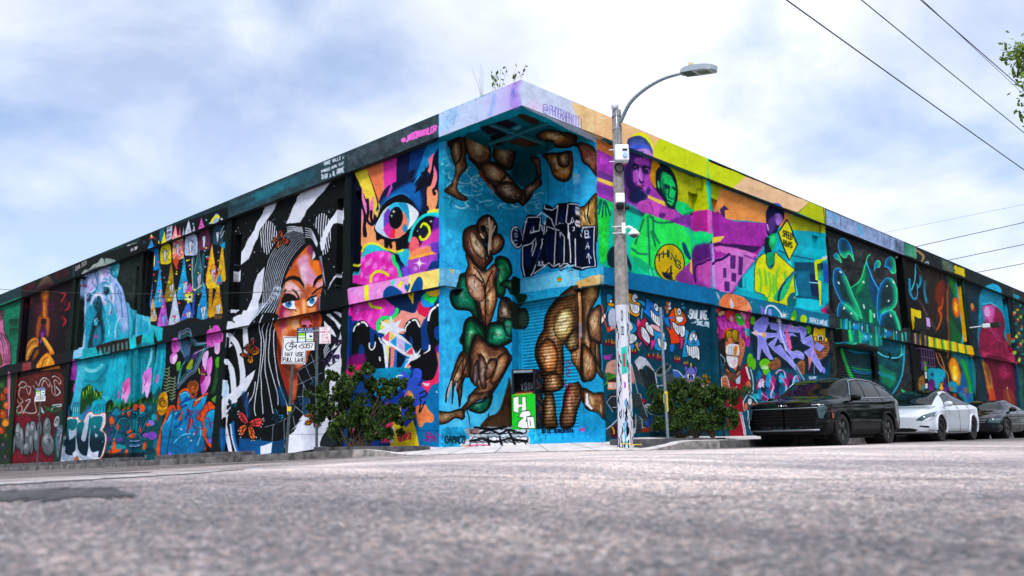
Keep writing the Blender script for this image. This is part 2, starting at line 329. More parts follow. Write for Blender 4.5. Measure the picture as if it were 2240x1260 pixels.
def m_L5():
 F(0,560,4.2);clip('194,250 668,40 660,215 605,900 545,2100 88,2100 150,1010 195,380')
 p('#120a12','150,300 700,150 700,2100 80,2100',s=0,n=.25)
 p('#0f1b1a','190,270 670,70 668,195 190,372',s=0)
 p('#4a3f36','330,300 400,175 440,172 490,240 470,262 360,300',b=2);
 for k in range(6):l('#7a6a52',[350+k*20,292-k*7,400+k*6,180,],1,a=.6)
 for x,y in [(240,290),(290,270),(520,170),(590,150)]:p('#4e1320',[x-22,y+40,x-10,y-20,x+30,y-38,x+34,y+20],a=.7,b=2)
 p('#2a0d18','300,330 500,250 560,420 520,700 440,900 340,900 300,600',b=14);
 p('#7a3a14','370,330 420,300 440,400 430,560 400,620 370,560 380,420',b=7);p('#c8781e','378,340 432,300 440,360 400,400',b=6,a=.8);p('#d08030','395,420 415,420 425,520 430,600 440,680 420,640 400,560',b=6,a=.8);p('#a85c1c','340,640 360,560 372,600 362,700',b=5,a=.8);p('#5c1c30','380,600 430,590 425,640 385,650',b=5,a=.8)
 p('#8b4a16','350,560 380,560 372,680 345,760 330,700',b=5);p('#a05a1c','430,560 455,580 450,700 430,740 425,640',b=5);p('#4b1430','330,460 380,440 370,520 335,530',b=6);p('#3d1030','440,440 500,430 480,500 440,500',b=5)
 l(K,'340,480 375,486',3,a=.8);l(K,'440,470 480,460',3,a=.8);e('#1a0b12',402,600,26,30,b=3);l('#e0903a','398,420 404,520 400,548',2,b=1,a=.9)
 p('#481c50','365,690 395,650 430,690 410,720 380,715',b=2);p('#66246e','372,700 420,700 400,735 375,730',b=2);l('#9a5ab0','392,700 372,800',3,a=.8)
 p('#b0742c','245,850 262,790 310,750 350,760 356,800 330,830 300,880 250,960 235,930',b=1);p('#d39a44','255,880 290,830 340,810 355,830 320,850 280,900 260,950',b=2);p('#8b5620','300,930 330,870 362,860 350,900 310,950',b=2)
 for q in ['250,860 290,800 340,780','262,930 300,860 350,830','300,950 330,890 360,870','240,900 260,850']:l('#4b2a12',q,1.6);
 p('#c7872c','385,745 410,740 440,780 480,850 498,905 470,915 440,860 400,790',b=1);l('#f0bf5a','395,750 430,790 470,870',3,b=1);p('#a8661c','400,920 430,890 465,895 490,920 440,935',b=2)
 for(a_,b_,c_)in [(250,440,40),(285,400,34),(600,420,34),(620,460,30),(570,560,30),(590,600,28),(610,700,22),(560,480,24),(600,360,22)]:e('#641226',a_,b_,c_*.5,c_*1.1,20,a=.75,b=4)
 for q in ['560,340 600,345 580,390 560,420','590,500 630,470 640,420','580,560 600,590 575,640']:l('#c03838',q,3,a=.75,b=1)
 p('#241a1e','150,1000 610,870 600,1000 140,1110',s=0,a=.9);p('#8a3f42','205,985 290,965 285,1045 198,1062',s=0,b=2);p('#d08c2c','340,1030 360,960 420,900 470,925 498,1005',b=1);l('#5d3410','380,1020 400,960 440,930',2);l('#f4c860','430,1000 450,950',5,b=1,a=.7)
 p('#c77c24','370,1060 430,1040 545,1010 550,1060 500,1090 430,1110 395,1110',b=3)
 # lower: script like letter work, then chrome bubbles on crimson
 F(0,820,5.25);p('#2e1712','150,0 760,-80 700,520 110,560',s=0,n=.3);p('#5c2320','180,60 720,0 690,430 170,500',b=10,a=.8,n=.3)
 L1=['210,130 250,80 300,110 270,150 230,150 215,240 260,300 220,330 190,260 200,180','300,160 330,230 350,150 300,130','190,380 240,350 250,420 200,440 190,400','380,130 430,210 400,300 420,420 350,440 290,430 260,440 330,330 350,280 290,300','410,80 440,130 470,60 520,40 570,80 560,140 520,70 490,90 480,160','600,30 640,20 700,70 680,110 650,70 620,80 640,240 600,200 590,120','460,340 480,380 500,440 470,410 440,460','600,350 690,340 700,360 620,370 590,410','440,200 420,150','640,140 690,200 650,250']
 for q in L1:l(K,q,5);l('#c2c8cc',q,2.6)
 for q in L1[:6]:l('#8f3c26',P2(q,6,8),3,a=.6)
 for q in ['170,420 230,490 250,500','520,360 600,420 690,390','520,420 580,380 640,370']:l('#1f6b40',q,5,a=.7,b=1)
 p('#5e1020','140,500 250,480 500,470 640,470 690,560 700,900 620,1030 90,1030',b=2,n=.3)
 bub=[(205,700,34,150),(150,800,26,110),(245,760,24,160),(320,720,36,170),(300,850,34,70),(375,640,40,110),(360,800,24,110),(420,760,28,120),(455,620,26,100),(540,620,44,130),(550,800,72,130)]
 for x,y,a_,b_ in bub:e(K,x,y,a_+9,b_+9);
 for x,y,a_,b_ in bub:e('#7c8488',x,y,a_,b_,g=('#4c5256',90));e('#a9b0b3',x-a_*.2,y-b_*.4,a_*.4,b_*.4,b=2,a=.7)
 for q in ['160,700 200,660 240,720','190,760 240,740','300,620 340,680 300,740','540,570 560,560 530,600','360,560 400,600 370,660']:l('#23282c',q,1.2)
 text('#1d2226','2K',545,790,600,785,50,1.2);
 p('#14453c','640,480 760,470 700,1040 620,1040',a=.8,b=2);p('#aab2b4','610,570 640,480 680,480 680,560 640,610',o=K,ow=1.5);l(K,'630,560 660,500 665,560',1.5)
 p('#5d7c86','660,600 720,600 700,800 660,950 640,800',b=2);
 for k in range(8):l(['#d6dcdf','#8d3a60','#2c8a96'][k%3],[655+k*8,610+k*11,700-k*3,640+k*30,665+k*4,700+k*24],1.5,a=.8)
def P2(q,dx,dy):
 v=[float(t)for t in q.replace(',',' ').split()];return[a+(dx if i%2==0 else dy)for i,a in enumerate(v)]
def m_L4():
 F(120,540,5.25);clip('205,150 975,-60 970,60 925,760 1130,830 1150,1400 1300,2700 40,2700 215,1200 110,1150 230,350')
 p('#18221f','190,250 1000,-50 980,1100 100,1250',s=0,n=.25);p('#26302b','700,180 940,110 900,640 780,420',b=14,n=.4)
 p('#111514','200,190 975,-60 975,60 205,345',s=0,n=.2);p('#151c1c','210,190 740,20 740,150 205,345',s=0,n=.2)
 text('#8f8a8c','KUNA 2023',232,268,360,195,46,1.5,jit=.12);text('#c8c8cc','EL CHINO BURI',812,-52,965,-105,22,1.1);text('#c8c8cc','OMAR SHAREN',835,-10,955,-52,24,1.2);text('#c8c8cc','FT.JUN',875,48,955,12,28,1.6)
 # head
 p('#a8aaa4','305,300 345,258 390,250 440,200 490,180 530,128 560,132 575,170 585,130 640,132 690,150 685,180 600,205 480,235 330,300',b=1,g=('#7f9690',0));l('#5c6468','575,135 580,190',2);l('#656a66','345,262 400,262 470,226',1.5)
 body='290,410 340,320 480,290 520,245 640,215 735,185 725,300 712,370 770,470 800,560 815,625 850,645 880,712 950,740 1010,770 1050,800 1085,850 1160,850 1160,1280 220,1280 270,1170 290,1010 315,930 300,800 300,640 290,520 300,430'
 p('#8fb6e0',body,g=('#18a0b4',70),n=.12)
 p('#b9c2ee','300,420 345,330 480,300 500,420 450,500 400,540 340,560 300,620',b=5);p('#c7b8ea','520,270 640,225 660,330 640,420 560,400 500,420',b=5,a=.85);p('#b9b9f0','640,330 700,380 770,480 800,600 840,700 850,900 760,1000 700,800 660,560',b=10,a=.8);p('#c3cdf2','300,650 340,620 350,800 330,900 300,860',b=6);p('#c9cff4','280,1170 300,1000 330,960 350,1050 330,1160',b=5)
 p('#15a7bd','545,720 600,760 700,760 760,900 760,1080 560,1110 540,900',b=12,a=.85);p('#1595b0','380,720 440,660 480,560 510,560 560,680 560,780 500,760 440,900 360,1150 350,1000',b=8,a=.95)
 p('#0e3a48','440,650 480,570 520,575 550,660 545,760 560,900 555,1100 380,1160 400,1000 430,860 480,760',b=6);p('#0b2a33','470,790 500,770 540,880 545,1030 430,1060 440,900',b=4)
 p('#1f8ea6','455,960 520,900 530,1100 440,1130',b=6,a=.8);e('#a05aa0',470,1030,26,22,b=3);e('#3fb6c8',470,870,24,30,b=3);l('#c5e0ee','450,850 480,820 500,850',2)
 p('#cfc3ee','400,620 450,540 510,515 560,560 590,640 560,670 530,600 500,560 450,590 420,660',b=2);p('#0f4a5c','470,570 510,560 530,610 540,650 500,700 470,660',b=3);e('#0a2630',485,640,14,22,b=2);e('#0a2630',522,650,12,20,b=2)
 for q,c,w_ in [('350,600 340,700 355,800','#3c8fb0',2),('500,300 490,420 470,500 430,520','#2d6f8c',3),('360,350 340,420 310,460','#a05a8c',3),('350,340 330,420 300,440','#b76a92',4),('440,370 400,430 370,460','#a07ab4',2),('480,340 470,420 400,500','#8a6aa8',2),('530,370 580,365 620,375','#2e94b0',3),('545,420 590,405 620,430','#247a96',4),('640,560 650,680 640,780','#b75a8c',4),('640,340 620,520 660,700','#3aa0be',3),('700,420 690,600 720,760','#5a9ac4',3),('750,800 700,900 690,1050','#d5dcf6',3),('820,640 840,760 850,1030','#2a8098',3),('640,250 660,320 700,350','#1b6c84',5),('560,680 620,660 600,760 560,900','#4abed0',4),('600,820 620,930 600,1040','#7fd6e2',3),('400,700 350,860 345,1000','#1b8aa6',4),('600,520 640,640 620,780','#d3d0f4',3),('880,730 900,900 880,1060','#1a7f8c',4),('935,740 930,900 940,1050','#86b6c0',3),('1010,780 1040,860 1060,980','#7fd6e0',4),('320,480 330,560 310,600','#b7a0d8',3)]:l(c,q,w_,b=1,a=.85)
 for k in range(26):
  x=560+RNG.random()*230;y=640+RNG.random()*300;l('#63cfe0' if k%2 else '#0f84a0',[x,y,x-20,y+60,x-36,y+130],1.5,a=.35,b=1)
 e('#2c5a70',385,590,30,48,10,b=2);e('#0c2730',388,592,18,30,10,b=1);e('#cfe0f0',380,580,4,6);e('#245064',590,510,34,46,15,b=2);e('#0c2730',594,512,22,32,15,b=1);e('#cfe0f0',584,498,4,6);l('#16485c','560,470 600,460 630,500',3);l('#16485c','360,560 390,535 420,560',3)
 p('#0e8f96','640,215 735,185 720,330 700,350 680,300',b=3,a=.8);p('#8fd0d8','690,230 730,200 718,330',b=3,a=.6)
 R_=np.random.default_rng(8)
 for k in range(230):
  x=300+R_.random()*540;y=260+R_.random()*820;w_=R_.random();top_=y<560
  if x>640+(y-300)*.35:continue
  c=['#e6e8fa','#c4c8f2','#5aa4d0','#a08cc8'][k%4]if top_ or x<360 or x>620 else['#66d4e6','#0f7f9c','#0b3a48','#9ae6f0'][k%4]
  if 395<x<560 and y>600:c=['#0a2630','#1c6478','#3c90a8','#0a1c24'][k%4]
  l(c,[x,y,x+(x-500)*.05+R_.normal()*5,y+28+w_*20,x+(x-500)*.12,y+60+w_*50],1.6,a=.5,b=1,w2=.5)
 for q in ['500,240 470,300 480,380','520,250 560,240 620,250','430,400 450,440 480,470','560,600 640,640 650,760','380,640 340,700 350,820','420,300 380,360 330,400','600,300 640,300 670,340','700,420 750,520 770,640','720,500 760,640 780,800','560,700 580,800 570,900']:l('#3a6f9c',q,2.6,a=.7,b=1.4)
 for q in ['520,300 545,340 530,390','650,420 670,560 660,640','340,480 350,560 330,620','580,440 640,450 650,500','450,560 500,535 545,570']:l('#f2f2ff',q,4,a=.7,b=2)
 # belt in turquoise with rotten strip
 p('#1fa3ae','220,1190 560,1130 1160,990 1160,1140 560,1250 200,1290',s=0,n=.2,g=('#22b0b8',0));p('#8fc4e6','222,1190 320,1172 310,1260 205,1285',s=0,b=1)
 p('#2b1c16','470,1140 640,1090 840,1050 850,1040 860,1190 640,1230 600,1190 560,1250 540,1180 480,1200',s=0,n=.4);p('#2b1c16','930,1040 1010,1010 990,1180 940,1180',s=0,n=.4)
 for k in range(30):x=480+k*12.5;l(['#22a0a8','#15100e','#4a342a','#7fb8b8'][k%4],[x,1160-(x-480)*.2+RNG.random()*14,x+2,1235-(x-480)*.16],1.6,a=.8)
 # lower part
 F(120,760,4.5);p('#1190a2','110,150 990,-20 1080,-40 1060,1140 60,1200',s=0,n=.2)
 p('#0d6a78','760,40 1000,10 1050,560 780,560',b=6,a=.8);p('#0f1512','60,170 215,140 200,400 150,660 60,700',s=0,b=2);p('#167f98','280,440 460,440 400,560 300,560',b=6)
 p('#1798ac','215,140 540,90 560,120 430,330 450,420 270,420 240,300 220,200',b=3);p('#5cc0d8','230,180 300,150 290,300 250,330',b=8,a=.8);l('#86d8e4','300,220 400,230 470,170',8,b=3,a=.7);l('#0c7388','300,330 400,340 480,260 520,180',6,b=3,a=.8);l('#9fdcec','300,200 340,240 420,225',4,b=2,a=.7)
 p('#58c0dc','225,230 262,300 270,420 268,500 240,590 240,660 160,660 150,600 190,450 200,320',b=2,g=('#3aa6c4',90));
 for k in range(4):l('#14566a',[172+k*20,650,176+k*19,600,190+k*15,540],2);l('#bce8f4',[180+k*19,640,186+k*17,590],2,a=.6,b=1)
 p('#1fb0c6','560,120 700,90 660,300 600,420 540,520 540,600 470,650 400,650 365,600 370,540 440,480 500,350',b=3,g=('#139cb4',90));
 for k in range(4):l('#0d5a6c',[385+k*30,645-k*4,392+k*28,600,420+k*22,560],2)
 for k in range(4):l('#7fd8e6',[440+k*24,480,480+k*20,500+k*10,530,560+k*5],2,a=.5,b=1)
 for k in range(18):x=610+k*24;l('#5fd4e0' if k%3 else '#0b7484',[x,90+RNG.random()*60,x+6,240,x-6,380+RNG.random()*120],2.4,a=.35,b=2)
 l('#9ee6ee','950,20 940,120 910,220',5,b=2,a=.8)
 p('#12401a','265,420 290,400 330,370 360,380 380,440 400,410 430,440 470,430 440,480 370,540 350,600 250,660 250,560',b=2);
 for x,y in [(280,430),(330,380),(350,370),(390,420),(410,440),(450,430),(310,420)]:p('#5c9a10',[x-14,y+80,x,y,x+14,y+80],s=0,b=2,g=('#1c5a20',90));l('#a5c81c',[x,y+4,x+1,y+40],1.6,b=1)
 p('#0c1410','60,540 150,600 160,680 60,720',b=3);p('#3a6fa8','250,690 300,600 340,560 350,640 300,710',b=4,a=.7);p('#28648c','100,640 130,560 150,640 140,700 100,720',b=3,a=.8)
 p('#0b1811','500,560 560,520 600,600 680,560 760,560 860,500 1010,480 1030,1140 480,1140 500,700',b=3)
 for k in range(30):x=520+k*17;y=560-(k%5)*12-k*1.5;p(['#1c5a24','#4d8a18','#0d3420'][k%3],[x-10,y+90,x,y-10,x+10,y+90],s=0,b=1.5)
 fl=[(700,420,1.0,'#d0549c','#e8a0dc'),(905,340,1.15,'#c264c8','#e9b0ea')]
 for x,y,s_,c,c2 in fl:
  p(c,[x-30*s_,y-60*s_,x+15*s_,y-110*s_,x+42*s_,y-105*s_,x+40*s_,y+30*s_,x,y+40*s_,x-35*s_,y+10*s_],o=None,g=(c2,60));p(c2,[x-30*s_,y+20*s_,x+20*s_,y+20*s_,x+30*s_,y+50*s_,x-2*s_,y+140*s_,x-20*s_,y+80*s_,x-42*s_,y+110*s_])
  for a_ in (-30,-8,12,30):l('#9a3c8c',[x-6*s_,y+10*s_,x+a_*s_,y-70*s_],1.2,a=.7)
  l('#6b1c52',[x-6*s_,y+10*s_,x-22*s_,y+40*s_],1.5)
 p('#c060a8','620,500 625,430 640,440 638,510');l('#2a7a2a','960,330 975,315',4);e('#b7a0e0',1130,400,1,1)
 p('#a45aac','118,200 140,110 185,120 215,180 205,320 180,325 150,320 150,270',g=('#7d2c88',90));l('#5c1866','150,150 170,300',2);p('#b060b8','180,420 190,350 198,380 190,440')
 # garden of teal/orange letter work
 p('#0e4a5c','515,690 600,590 700,640 820,560 960,590 1020,1040 900,1080 500,1040',b=4,a=.9,n=.35)
 for(x,y,c,w_,h_,r_)in [(560,730,'#d35424',22,50,0),(670,640,'#d0522a',12,34,10),(725,640,'#c6502a',16,46,0),(795,590,'#e0552a',18,40,10),(855,600,'#e05a2c',30,42,0),(740,850,'#c8502c',30,44,-20),(940,700,'#b44230',12,16,0),(915,765,'#dc4a34',14,18,0),(880,970,'#c4562e',20,44,10),(615,790,'#b44a3a',14,34,0),(705,1040,'#c4582c',16,40,0),(545,1035,'#a84f26',18,30,0),(850,820,'#c43c3c',12,30,0),(810,740,'#a8323a',12,14,0),
 (950,750,'#9470cc',34,26,-10),(925,880,'#8c5ab4',60,34,10),(640,915,'#6a3c8c',30,24,0),(530,910,'#5c3c84',20,30,0),(530,810,'#4a2f60',16,34,0),(600,640,'#1a7890',50,30,20),(830,660,'#1f9aa8',60,20,-10),(950,600,'#186f80',40,26,10),(790,780,'#1d7f8a',26,90,0),(960,830,'#1a6c86',40,60,0),(600,880,'#155c78',60,30,0),(950,1020,'#15809a',60,20,0),(620,980,'#1b8896',80,24,0)]:e(c,x,y,w_,h_,r_,b=1)
 p('#d4571f','565,1050 572,900 585,860 600,960 605,1000 650,995 650,1020 600,1040',s=0);
 for q in ['560,650 600,600 660,640 700,620','600,760 640,700 700,700 740,760 720,820','700,640 760,620 800,700 830,640','830,600 840,680 900,640','840,760 820,820 840,880 900,900 960,870','860,820 920,700 990,760','700,880 760,840 820,860 860,980','560,760 600,820 580,900','900,940 960,940 1000,960']:l('#0a2a3a',q,4);l('#48c0cc',P2(q,5,5),1.5,a=.7)
 for k in range(5):l(['#8fa4c8','#0b1420','#3c6c9c'][k%3],[735,920+k*18,790,922+k*18,835,915+k*16],2.4)
 p('#16506a','500,920 1010,930 1010,945 500,935',s=0,a=.6);text('#aab8c4','XAMID',885,1100,960,1088,34,1.6,jit=.15)
 p('#0c0f12','480,1040 1010,1040 1010,1150 480,1150',s=0,a=.75,b=4);text('#aab8c4','XAMID',885,1095,960,1083,34,1.6,jit=.15)
 # bubble letters on white
 F(0,820,5.25)
 bg='760,520 800,495 870,510 885,490 905,530 960,550 1000,470 1040,440 1080,470 1150,465 1205,450 1200,560 1165,640 1205,700 1205,800 1180,900 1140,950 1080,960 1020,990 990,980 960,990 880,960 830,1000 750,1010 700,970 680,900 680,800 720,700 740,600'
 p('#b4442e',bg,b=0);l('#c8543a',bg,6);p('#c3ccdc',P2(bg,0,4),g=('#8f9cb0',90));l('#e8ecf2',bg,2.4)
 for q in ['750,560 800,510 880,520 870,610 820,640 790,620 800,740 860,690 870,770 850,900 800,925 750,890 725,800 740,680','880,590 930,540 965,560 945,650 935,740 960,770 990,740 1010,560 1035,470 1040,560 1020,700 1010,900 960,925 910,880 885,800','1040,520 1090,480 1180,490 1160,600 1145,640 1195,680 1200,800 1160,930 1125,940 1130,870 1060,890 1030,800 1035,650']:
  p('#0b6a72',q,g=('#04222e',90,.3,.6))
 p('#a9bdd0','780,625 820,680 875,660 850,720 795,755',s=0);p('#a9bdd0','1080,575 1100,600 1075,620',s=0);p('#a9bdd0','1085,670 1125,690 1095,725',s=0)
 p('#c2cbd9','830,900 880,850 905,920 850,960',s=0);p('#c2cbd9','1000,930 1020,830 1060,890 1130,880 1125,940 1050,960',s=0);e('#c4d0e0',1178,768,5)
 p('#8c5c3c','840,1000 880,930 910,990',b=1)
def m_L3():
 F(290,460,4.2);clip('70,240 870,-20 875,80 845,1000 820,1300 800,1350 700,2400 100,2400 230,1200 125,940 60,380')
 p('#121619','60,200 900,-20 900,1100 0,1100',s=0,n=.2);p('#101517','68,240 872,-20 872,90 70,385',s=0,n=.25)
 p('#07090a','95,380 140,360 60,930 30,930',s=0);p('#1a211f','855,80 900,60 870,1000 840,1000',s=0)
 def cone(c,x,y,w_,h_,lean=0,face='#d5d8e2',o=None):
  q=[x-w_/2,y,x+lean,y-h_,x+w_/2,y,x+w_*.38,y+h_*.12,x-w_*.38,y+h_*.14]
  p(c,q,s=0,g=(mixc(c,'#ffffff',.16),70),n=.2);
  if o:l(o,q[:6],1.6,s=0)
  if face:p(face,[x-w_*.05,y-h_*.30,x+w_*.34,y-h_*.36,x+w_*.2,y-h_*.02,x+w_*.08,y-h_*.02],s=0);l('#333a52',[x-w_*.05,y-h_*.30,x+w_*.34,y-h_*.36,x+w_*.2,y-h_*.02],1,s=0);l('#333a52',[x+w_*.14,y-h_*.3,x+w_*.13,y-h_*.04],.8,s=0)
  for _ in range(3):a_=RNG.random(4);l(mixc(c,'#000000',.5),[x-w_*.3+a_[0]*w_*.4,y-h_*.3*a_[1],x-w_*.1+a_[2]*w_*.3,y-h_*.5*a_[3]],1,a=.8)
  # fascia row
 cone('#2394d8',168,348,56,80,0,None);p('#e0455c','140,268 205,255 178,240',s=0);p('#e8e060','168,215 182,245 158,250',s=0);
 cone('#e8d41c',285,312,52,120,6,None);p('#1a6478','245,200 275,165 290,180 262,290 245,250',b=1);p('#d8c050','228,300 240,265 245,310',s=0);p('#b8c0d4','312,150 365,135 360,265 305,285',s=0);text('#3a3c4c','AST',318,180,352,170,24,1.1);text('#3a3c4c','MODS',314,225,356,212,22,1);text('#3a3c4c','CEV',318,262,350,252,20,1)
 cone('#e8a0a8',390,262,56,125,4,None,'#e03c5c');cone('#d84c5c',435,238,26,80,0,None);cone('#c3cbe0',515,215,66,120,2,None);p('#9aa4c4','458,235 470,150 480,230',s=0);cone('#c0c8dc',568,195,26,60,0,None);cone('#d460b4',638,172,60,105,0,None,'#502040');p('#a9b6d8','740,130 762,45 800,60 790,110',b=1);l('#e0e020','728,125 745,85 780,62 800,80',4.5);e('#c0c8d8',822,90,12,10,b=1)
 for x,y in [(683,92),(716,125),(665,376),(683,432),(672,520),(560,130)]:star('#a0d8e8',x,y,13)
 for x,y in [(110,290),(205,262)]:l('#586068',[x-16,y-16,x+16,y+16],1);l('#586068',[x-16,y+16,x+16,y-12],1)
 # wall of cones
 B=[('#167ab8',200,545,86,190,0),('#d8cc20',305,490,100,160,20),('#e0a890',420,450,104,190,10),('#b2bedc',540,412,116,170,20),('#5c3048',660,365,104,170,10),('#2a4c5c',785,315,96,150,20)]
 for c,x,y,w_,h_,ln in B:
  p(c,[x-w_/2,y-10,x-w_*.36,y-h_,x+w_*.4,y-h_-10,x+w_/2,y-30,x+w_*.3,y+4,x-w_*.2,y+6],n=.2);p('#d6dae6' if c!='#167ab8' else '#e6d8a0',[x-w_*.2,y-h_*.7,x+w_*.12,y-h_*.75,x+w_*.02,y-h_*.12,x-w_*.1,y-h_*.1],s=0,o='#2c3448',ow=1)
  l('#26304a',[x-w_*.3,y-h_*.9,x+w_*.3,y-h_*.6,x+w_*.1,y-h_*.3,x+w_*.36,y-h_*.2],1,a=.8)
 l('#d8345c','400,300 460,290 470,400 440,410 425,350',2.5,s=0);l('#d8345c','365,430 395,400 430,440 465,400',2.5,s=0);p('#c8522c','365,470 400,415 425,470 400,545',s=0);l('#c8ccd8','840,150 800,230 850,190 810,260',2,s=0)
 cone('#2278c8',150,860,60,280,8);cone('#1494cc',240,850,86,350,10);cone('#8a7414',345,800,104,330,10);cone('#1496c8',465,780,110,350,10);cone('#154858',600,720,110,380,10,'#c8ccd8','#c8c4a0');cone('#e4b814',730,670,116,360,0,'#d4d4ec','#c83c30')
 cone('#c89a18',820,620,80,330,10,None);p('#1a90b8','800,330 850,290 850,360',s=0);l('#c03c60','715,560 740,500 770,520 765,640 715,560',2,s=0)
 p('#1d5866','545,460 570,440 570,600 550,700',b=1);p('#1d5866','640,430 665,415 655,640 640,640',b=1);l('#c0c4c0','548,450 552,600 560,740 640,690',2);
 cone('#d8a86c',185,1000,90,200,4,'#d6dae6');cone('#b050c0',280,1060,110,270,10,'#7aa8e8');cone('#b8c4dc',385,1060,120,330,12,None,'#33445c');cone('#3468c8',500,1010,120,200,20,'#e4e6f0');cone('#128cc8',635,1015,120,360,30,'#e4e6f0');cone('#c8900c',765,985,130,340,30,'#e4e6f0')
 cone('#c83ca0',520,745,60,80,4,None);e('#e0d030',520,800,34,40)
 for k in range(7):th=k*.9;e('#e8e838',520+34*math.cos(th),805+42*math.sin(th),12)
 e('#f0f0f0',520,810,20,26);e('#203048',524,802,10,13);l('#3858b0','565,760 560,960',5);p('#128cc8','790,620 800,590 815,620 820,680 770,680',b=1)
 p('#d8a020','700,700 740,680 720,990 690,980',s=0,a=.8)
 spk('#e8d040','130,360 840,330 830,1000 120,1000',45,7,3);spk('#c83c4c','130,360 840,330 830,1000 120,1000',25,8,4);spk('#8fa0c0','130,360 840,330 830,1000 120,1000',40,5,5)
 p('#d8a83c','750,870 830,860 830,960 760,975',s=0,a=.0);p('#221c18','390,1050 560,990 640,1010 760,985 750,1060 400,1090',b=2);p('#2a1c14','755,960 830,950 820,1130 770,1140',s=0,n=.6);
 for k in range(10):l(['#9c8468','#17100c'][k%2],[760+k*7,970,764+k*6,1120],1.6,a=.7)
 l(K,'0,810 870,800',1,a=.6)
 # belt and garden below
 p('#182022','125,1090 820,1000 820,1110 230,1230',s=0)
 p('#1fa3ae','60,1030 280,1085 270,1200 60,1240',s=0,n=.2);p('#58c4cc','100,1040 250,1090 240,1130 110,1120',b=6,a=.5)
 F(320,700,3.94);p('#101418','165,190 690,90 660,700 590,1220 100,1230 140,700',s=0,n=.2);p('#1191a6','-60,240 172,200 165,400 130,620 80,700 -60,720',s=0,n=.15)
 for k in range(6):l('#5fd0de' if k%2 else '#0c7484',[10+k*26,250,6+k*24,400,-10+k*22,560],3,a=.5,b=2)
 p('#e070c8','-30,520 -10,440 15,430 45,490 45,560 10,625 -10,600',g=('#f0b0ea',60));p('#c868b0','80,540 95,470 106,490 100,545')
 p('#0e4d50','120,580 70,640 0,700 0,1230 110,1230 140,800',b=4);
 for k in range(9):x=-5+k*13;p('#3f8f24' if k%2 else '#163c20',[x-6,720,x,645+k*3,x+7,720],s=0)
 for x,y,c,a_,b_ in [(40,890,'#8c78d0',32,26),(20,905,'#d8602a',12,14),(50,1000,'#7c50b4',44,36),(20,760,'#1b6c84',24,40),(70,840,'#2290a0',22,30),(90,1080,'#17667c',30,50),(30,1130,'#123848',50,30)]:e(c,x,y,a_,b_,b=1)
 # hummingbird outline glow
 bird='280,160 290,120 325,110 345,92 380,105 388,150 410,180 440,210 530,200 530,240 500,260 480,320 420,440 370,480 330,520 290,560 275,580 270,540 300,420 340,350 300,260 295,200'
 q1=[float(v)for v in bird.replace(',',' ').split()];c0=np.array(q1).reshape(-1,2);ctr=c0.mean(0)
 for sc,col,w_ in [(1.06,'#8f9cc0',1.2),(1.0,'#1c7078',1.6),(.93,'#c8b8dc',1.2),(.86,'#14606c',1.6),(.78,'#2a9c9a',1.2)]:F(320,700,3.94);l(col,np.concatenate([(c0-ctr)*sc+ctr,((c0-ctr)*sc+ctr)[:1]]).ravel(),w_)
 p('#203c58','310,180 360,180 380,330 340,360',b=3);
 for k in range(9):l('#7890b0',[330+k*6,330-k*4,320+k*8,240,318+k*10,180],1.1,a=.7)
 p('#8c9c20','345,420 385,350 410,340 390,430 360,440',b=2);p('#4c3068','390,330 410,290 450,260 440,330 410,350',b=4);p('#2f5a94','345,440 390,435 380,455 350,455',b=2);l('#d8d0e0','410,300 500,250',1.3)
 for x,y,s_ in [(245,250,1.),(600,150,1.1),(560,200,.9)]:
  p('#c04cb0',[x-30*s_,y-20*s_,x-20*s_,y-80*s_,x+20*s_,y-90*s_,x+45*s_,y-40*s_,x+42*s_,y+20*s_,x-10*s_,y+40*s_],g=('#e080cc',30));l('#7c2470',[x,y-60*s_,x+4*s_,y+10*s_],1.2)
 p('#c456bc','205,320 235,290 265,300 270,340 240,385 210,375',g=('#ecc0ee',60));p('#e9cdf0','228,330 265,300 262,340 240,388',b=1);p('#d490d8','590,210 632,190 635,270 615,300 590,280',g=('#f0d0f0',90))
 p('#c84cac','520,120 560,80 600,100 640,90 662,120 655,190 600,200 560,160 530,240 520,210',g=('#d868bc',0));
 p('#e0b8ea','485,340 500,290 530,265 535,320 520,400 510,450 490,410',b=1);p('#cc58c0','520,430 525,370 550,325 570,330 570,400 550,480 525,470',g=('#e49cdc',30));p('#c050b8','470,560 480,510 540,480 556,500 545,560 500,645 480,640',g=('#e8b0e4',0));p('#7c1c58','470,480 480,390 510,450 500,520 470,560',b=1);l('#90b040','470,470 510,475',2);p('#98b030','445,430 455,420 465,460 455,472')
 p('#60b84c','548,50 556,60 560,95 550,100',s=0)
 for x,y,h_,r_ in [(175,540,110,12),(225,610,100,10)]:
  for k in range(8):yy=y-h_+k*h_*.26;l('#8c9c74',[x+(h_-k*20)*.16,yy,x+26,yy-18],2.2);l('#7c9070',[x+(h_-k*20)*.16,yy,x-22,yy-6],2.2)
  l('#5f7854',[x+22,y-h_,x-6,y+h_],1.4)
 for q in ['260,380 295,365 290,430 265,440','600,340 632,330 630,400 600,420','590,540 625,500 620,560','560,690 610,650 600,720','570,600 600,560 590,620']:p('#2f7c24',q,g=('#7cb82c',0),b=1)
 for k in range(5):l('#1c4a28',[600+k*4,420,580+k*6,560,550+k*8,640],1.6)
 def rose(x,y,r_,c,c2):
  e(c,x,y,r_,r_*1.15)
  for k in range(4):l(c2,[x+(r_*(1-k*.22))*math.cos(t_)if i%2==0 else y+(r_*1.1*(1-k*.22))*math.sin(t_)for t_ in np.linspace(k,k+5,9)for i in (0,1)],1.8)
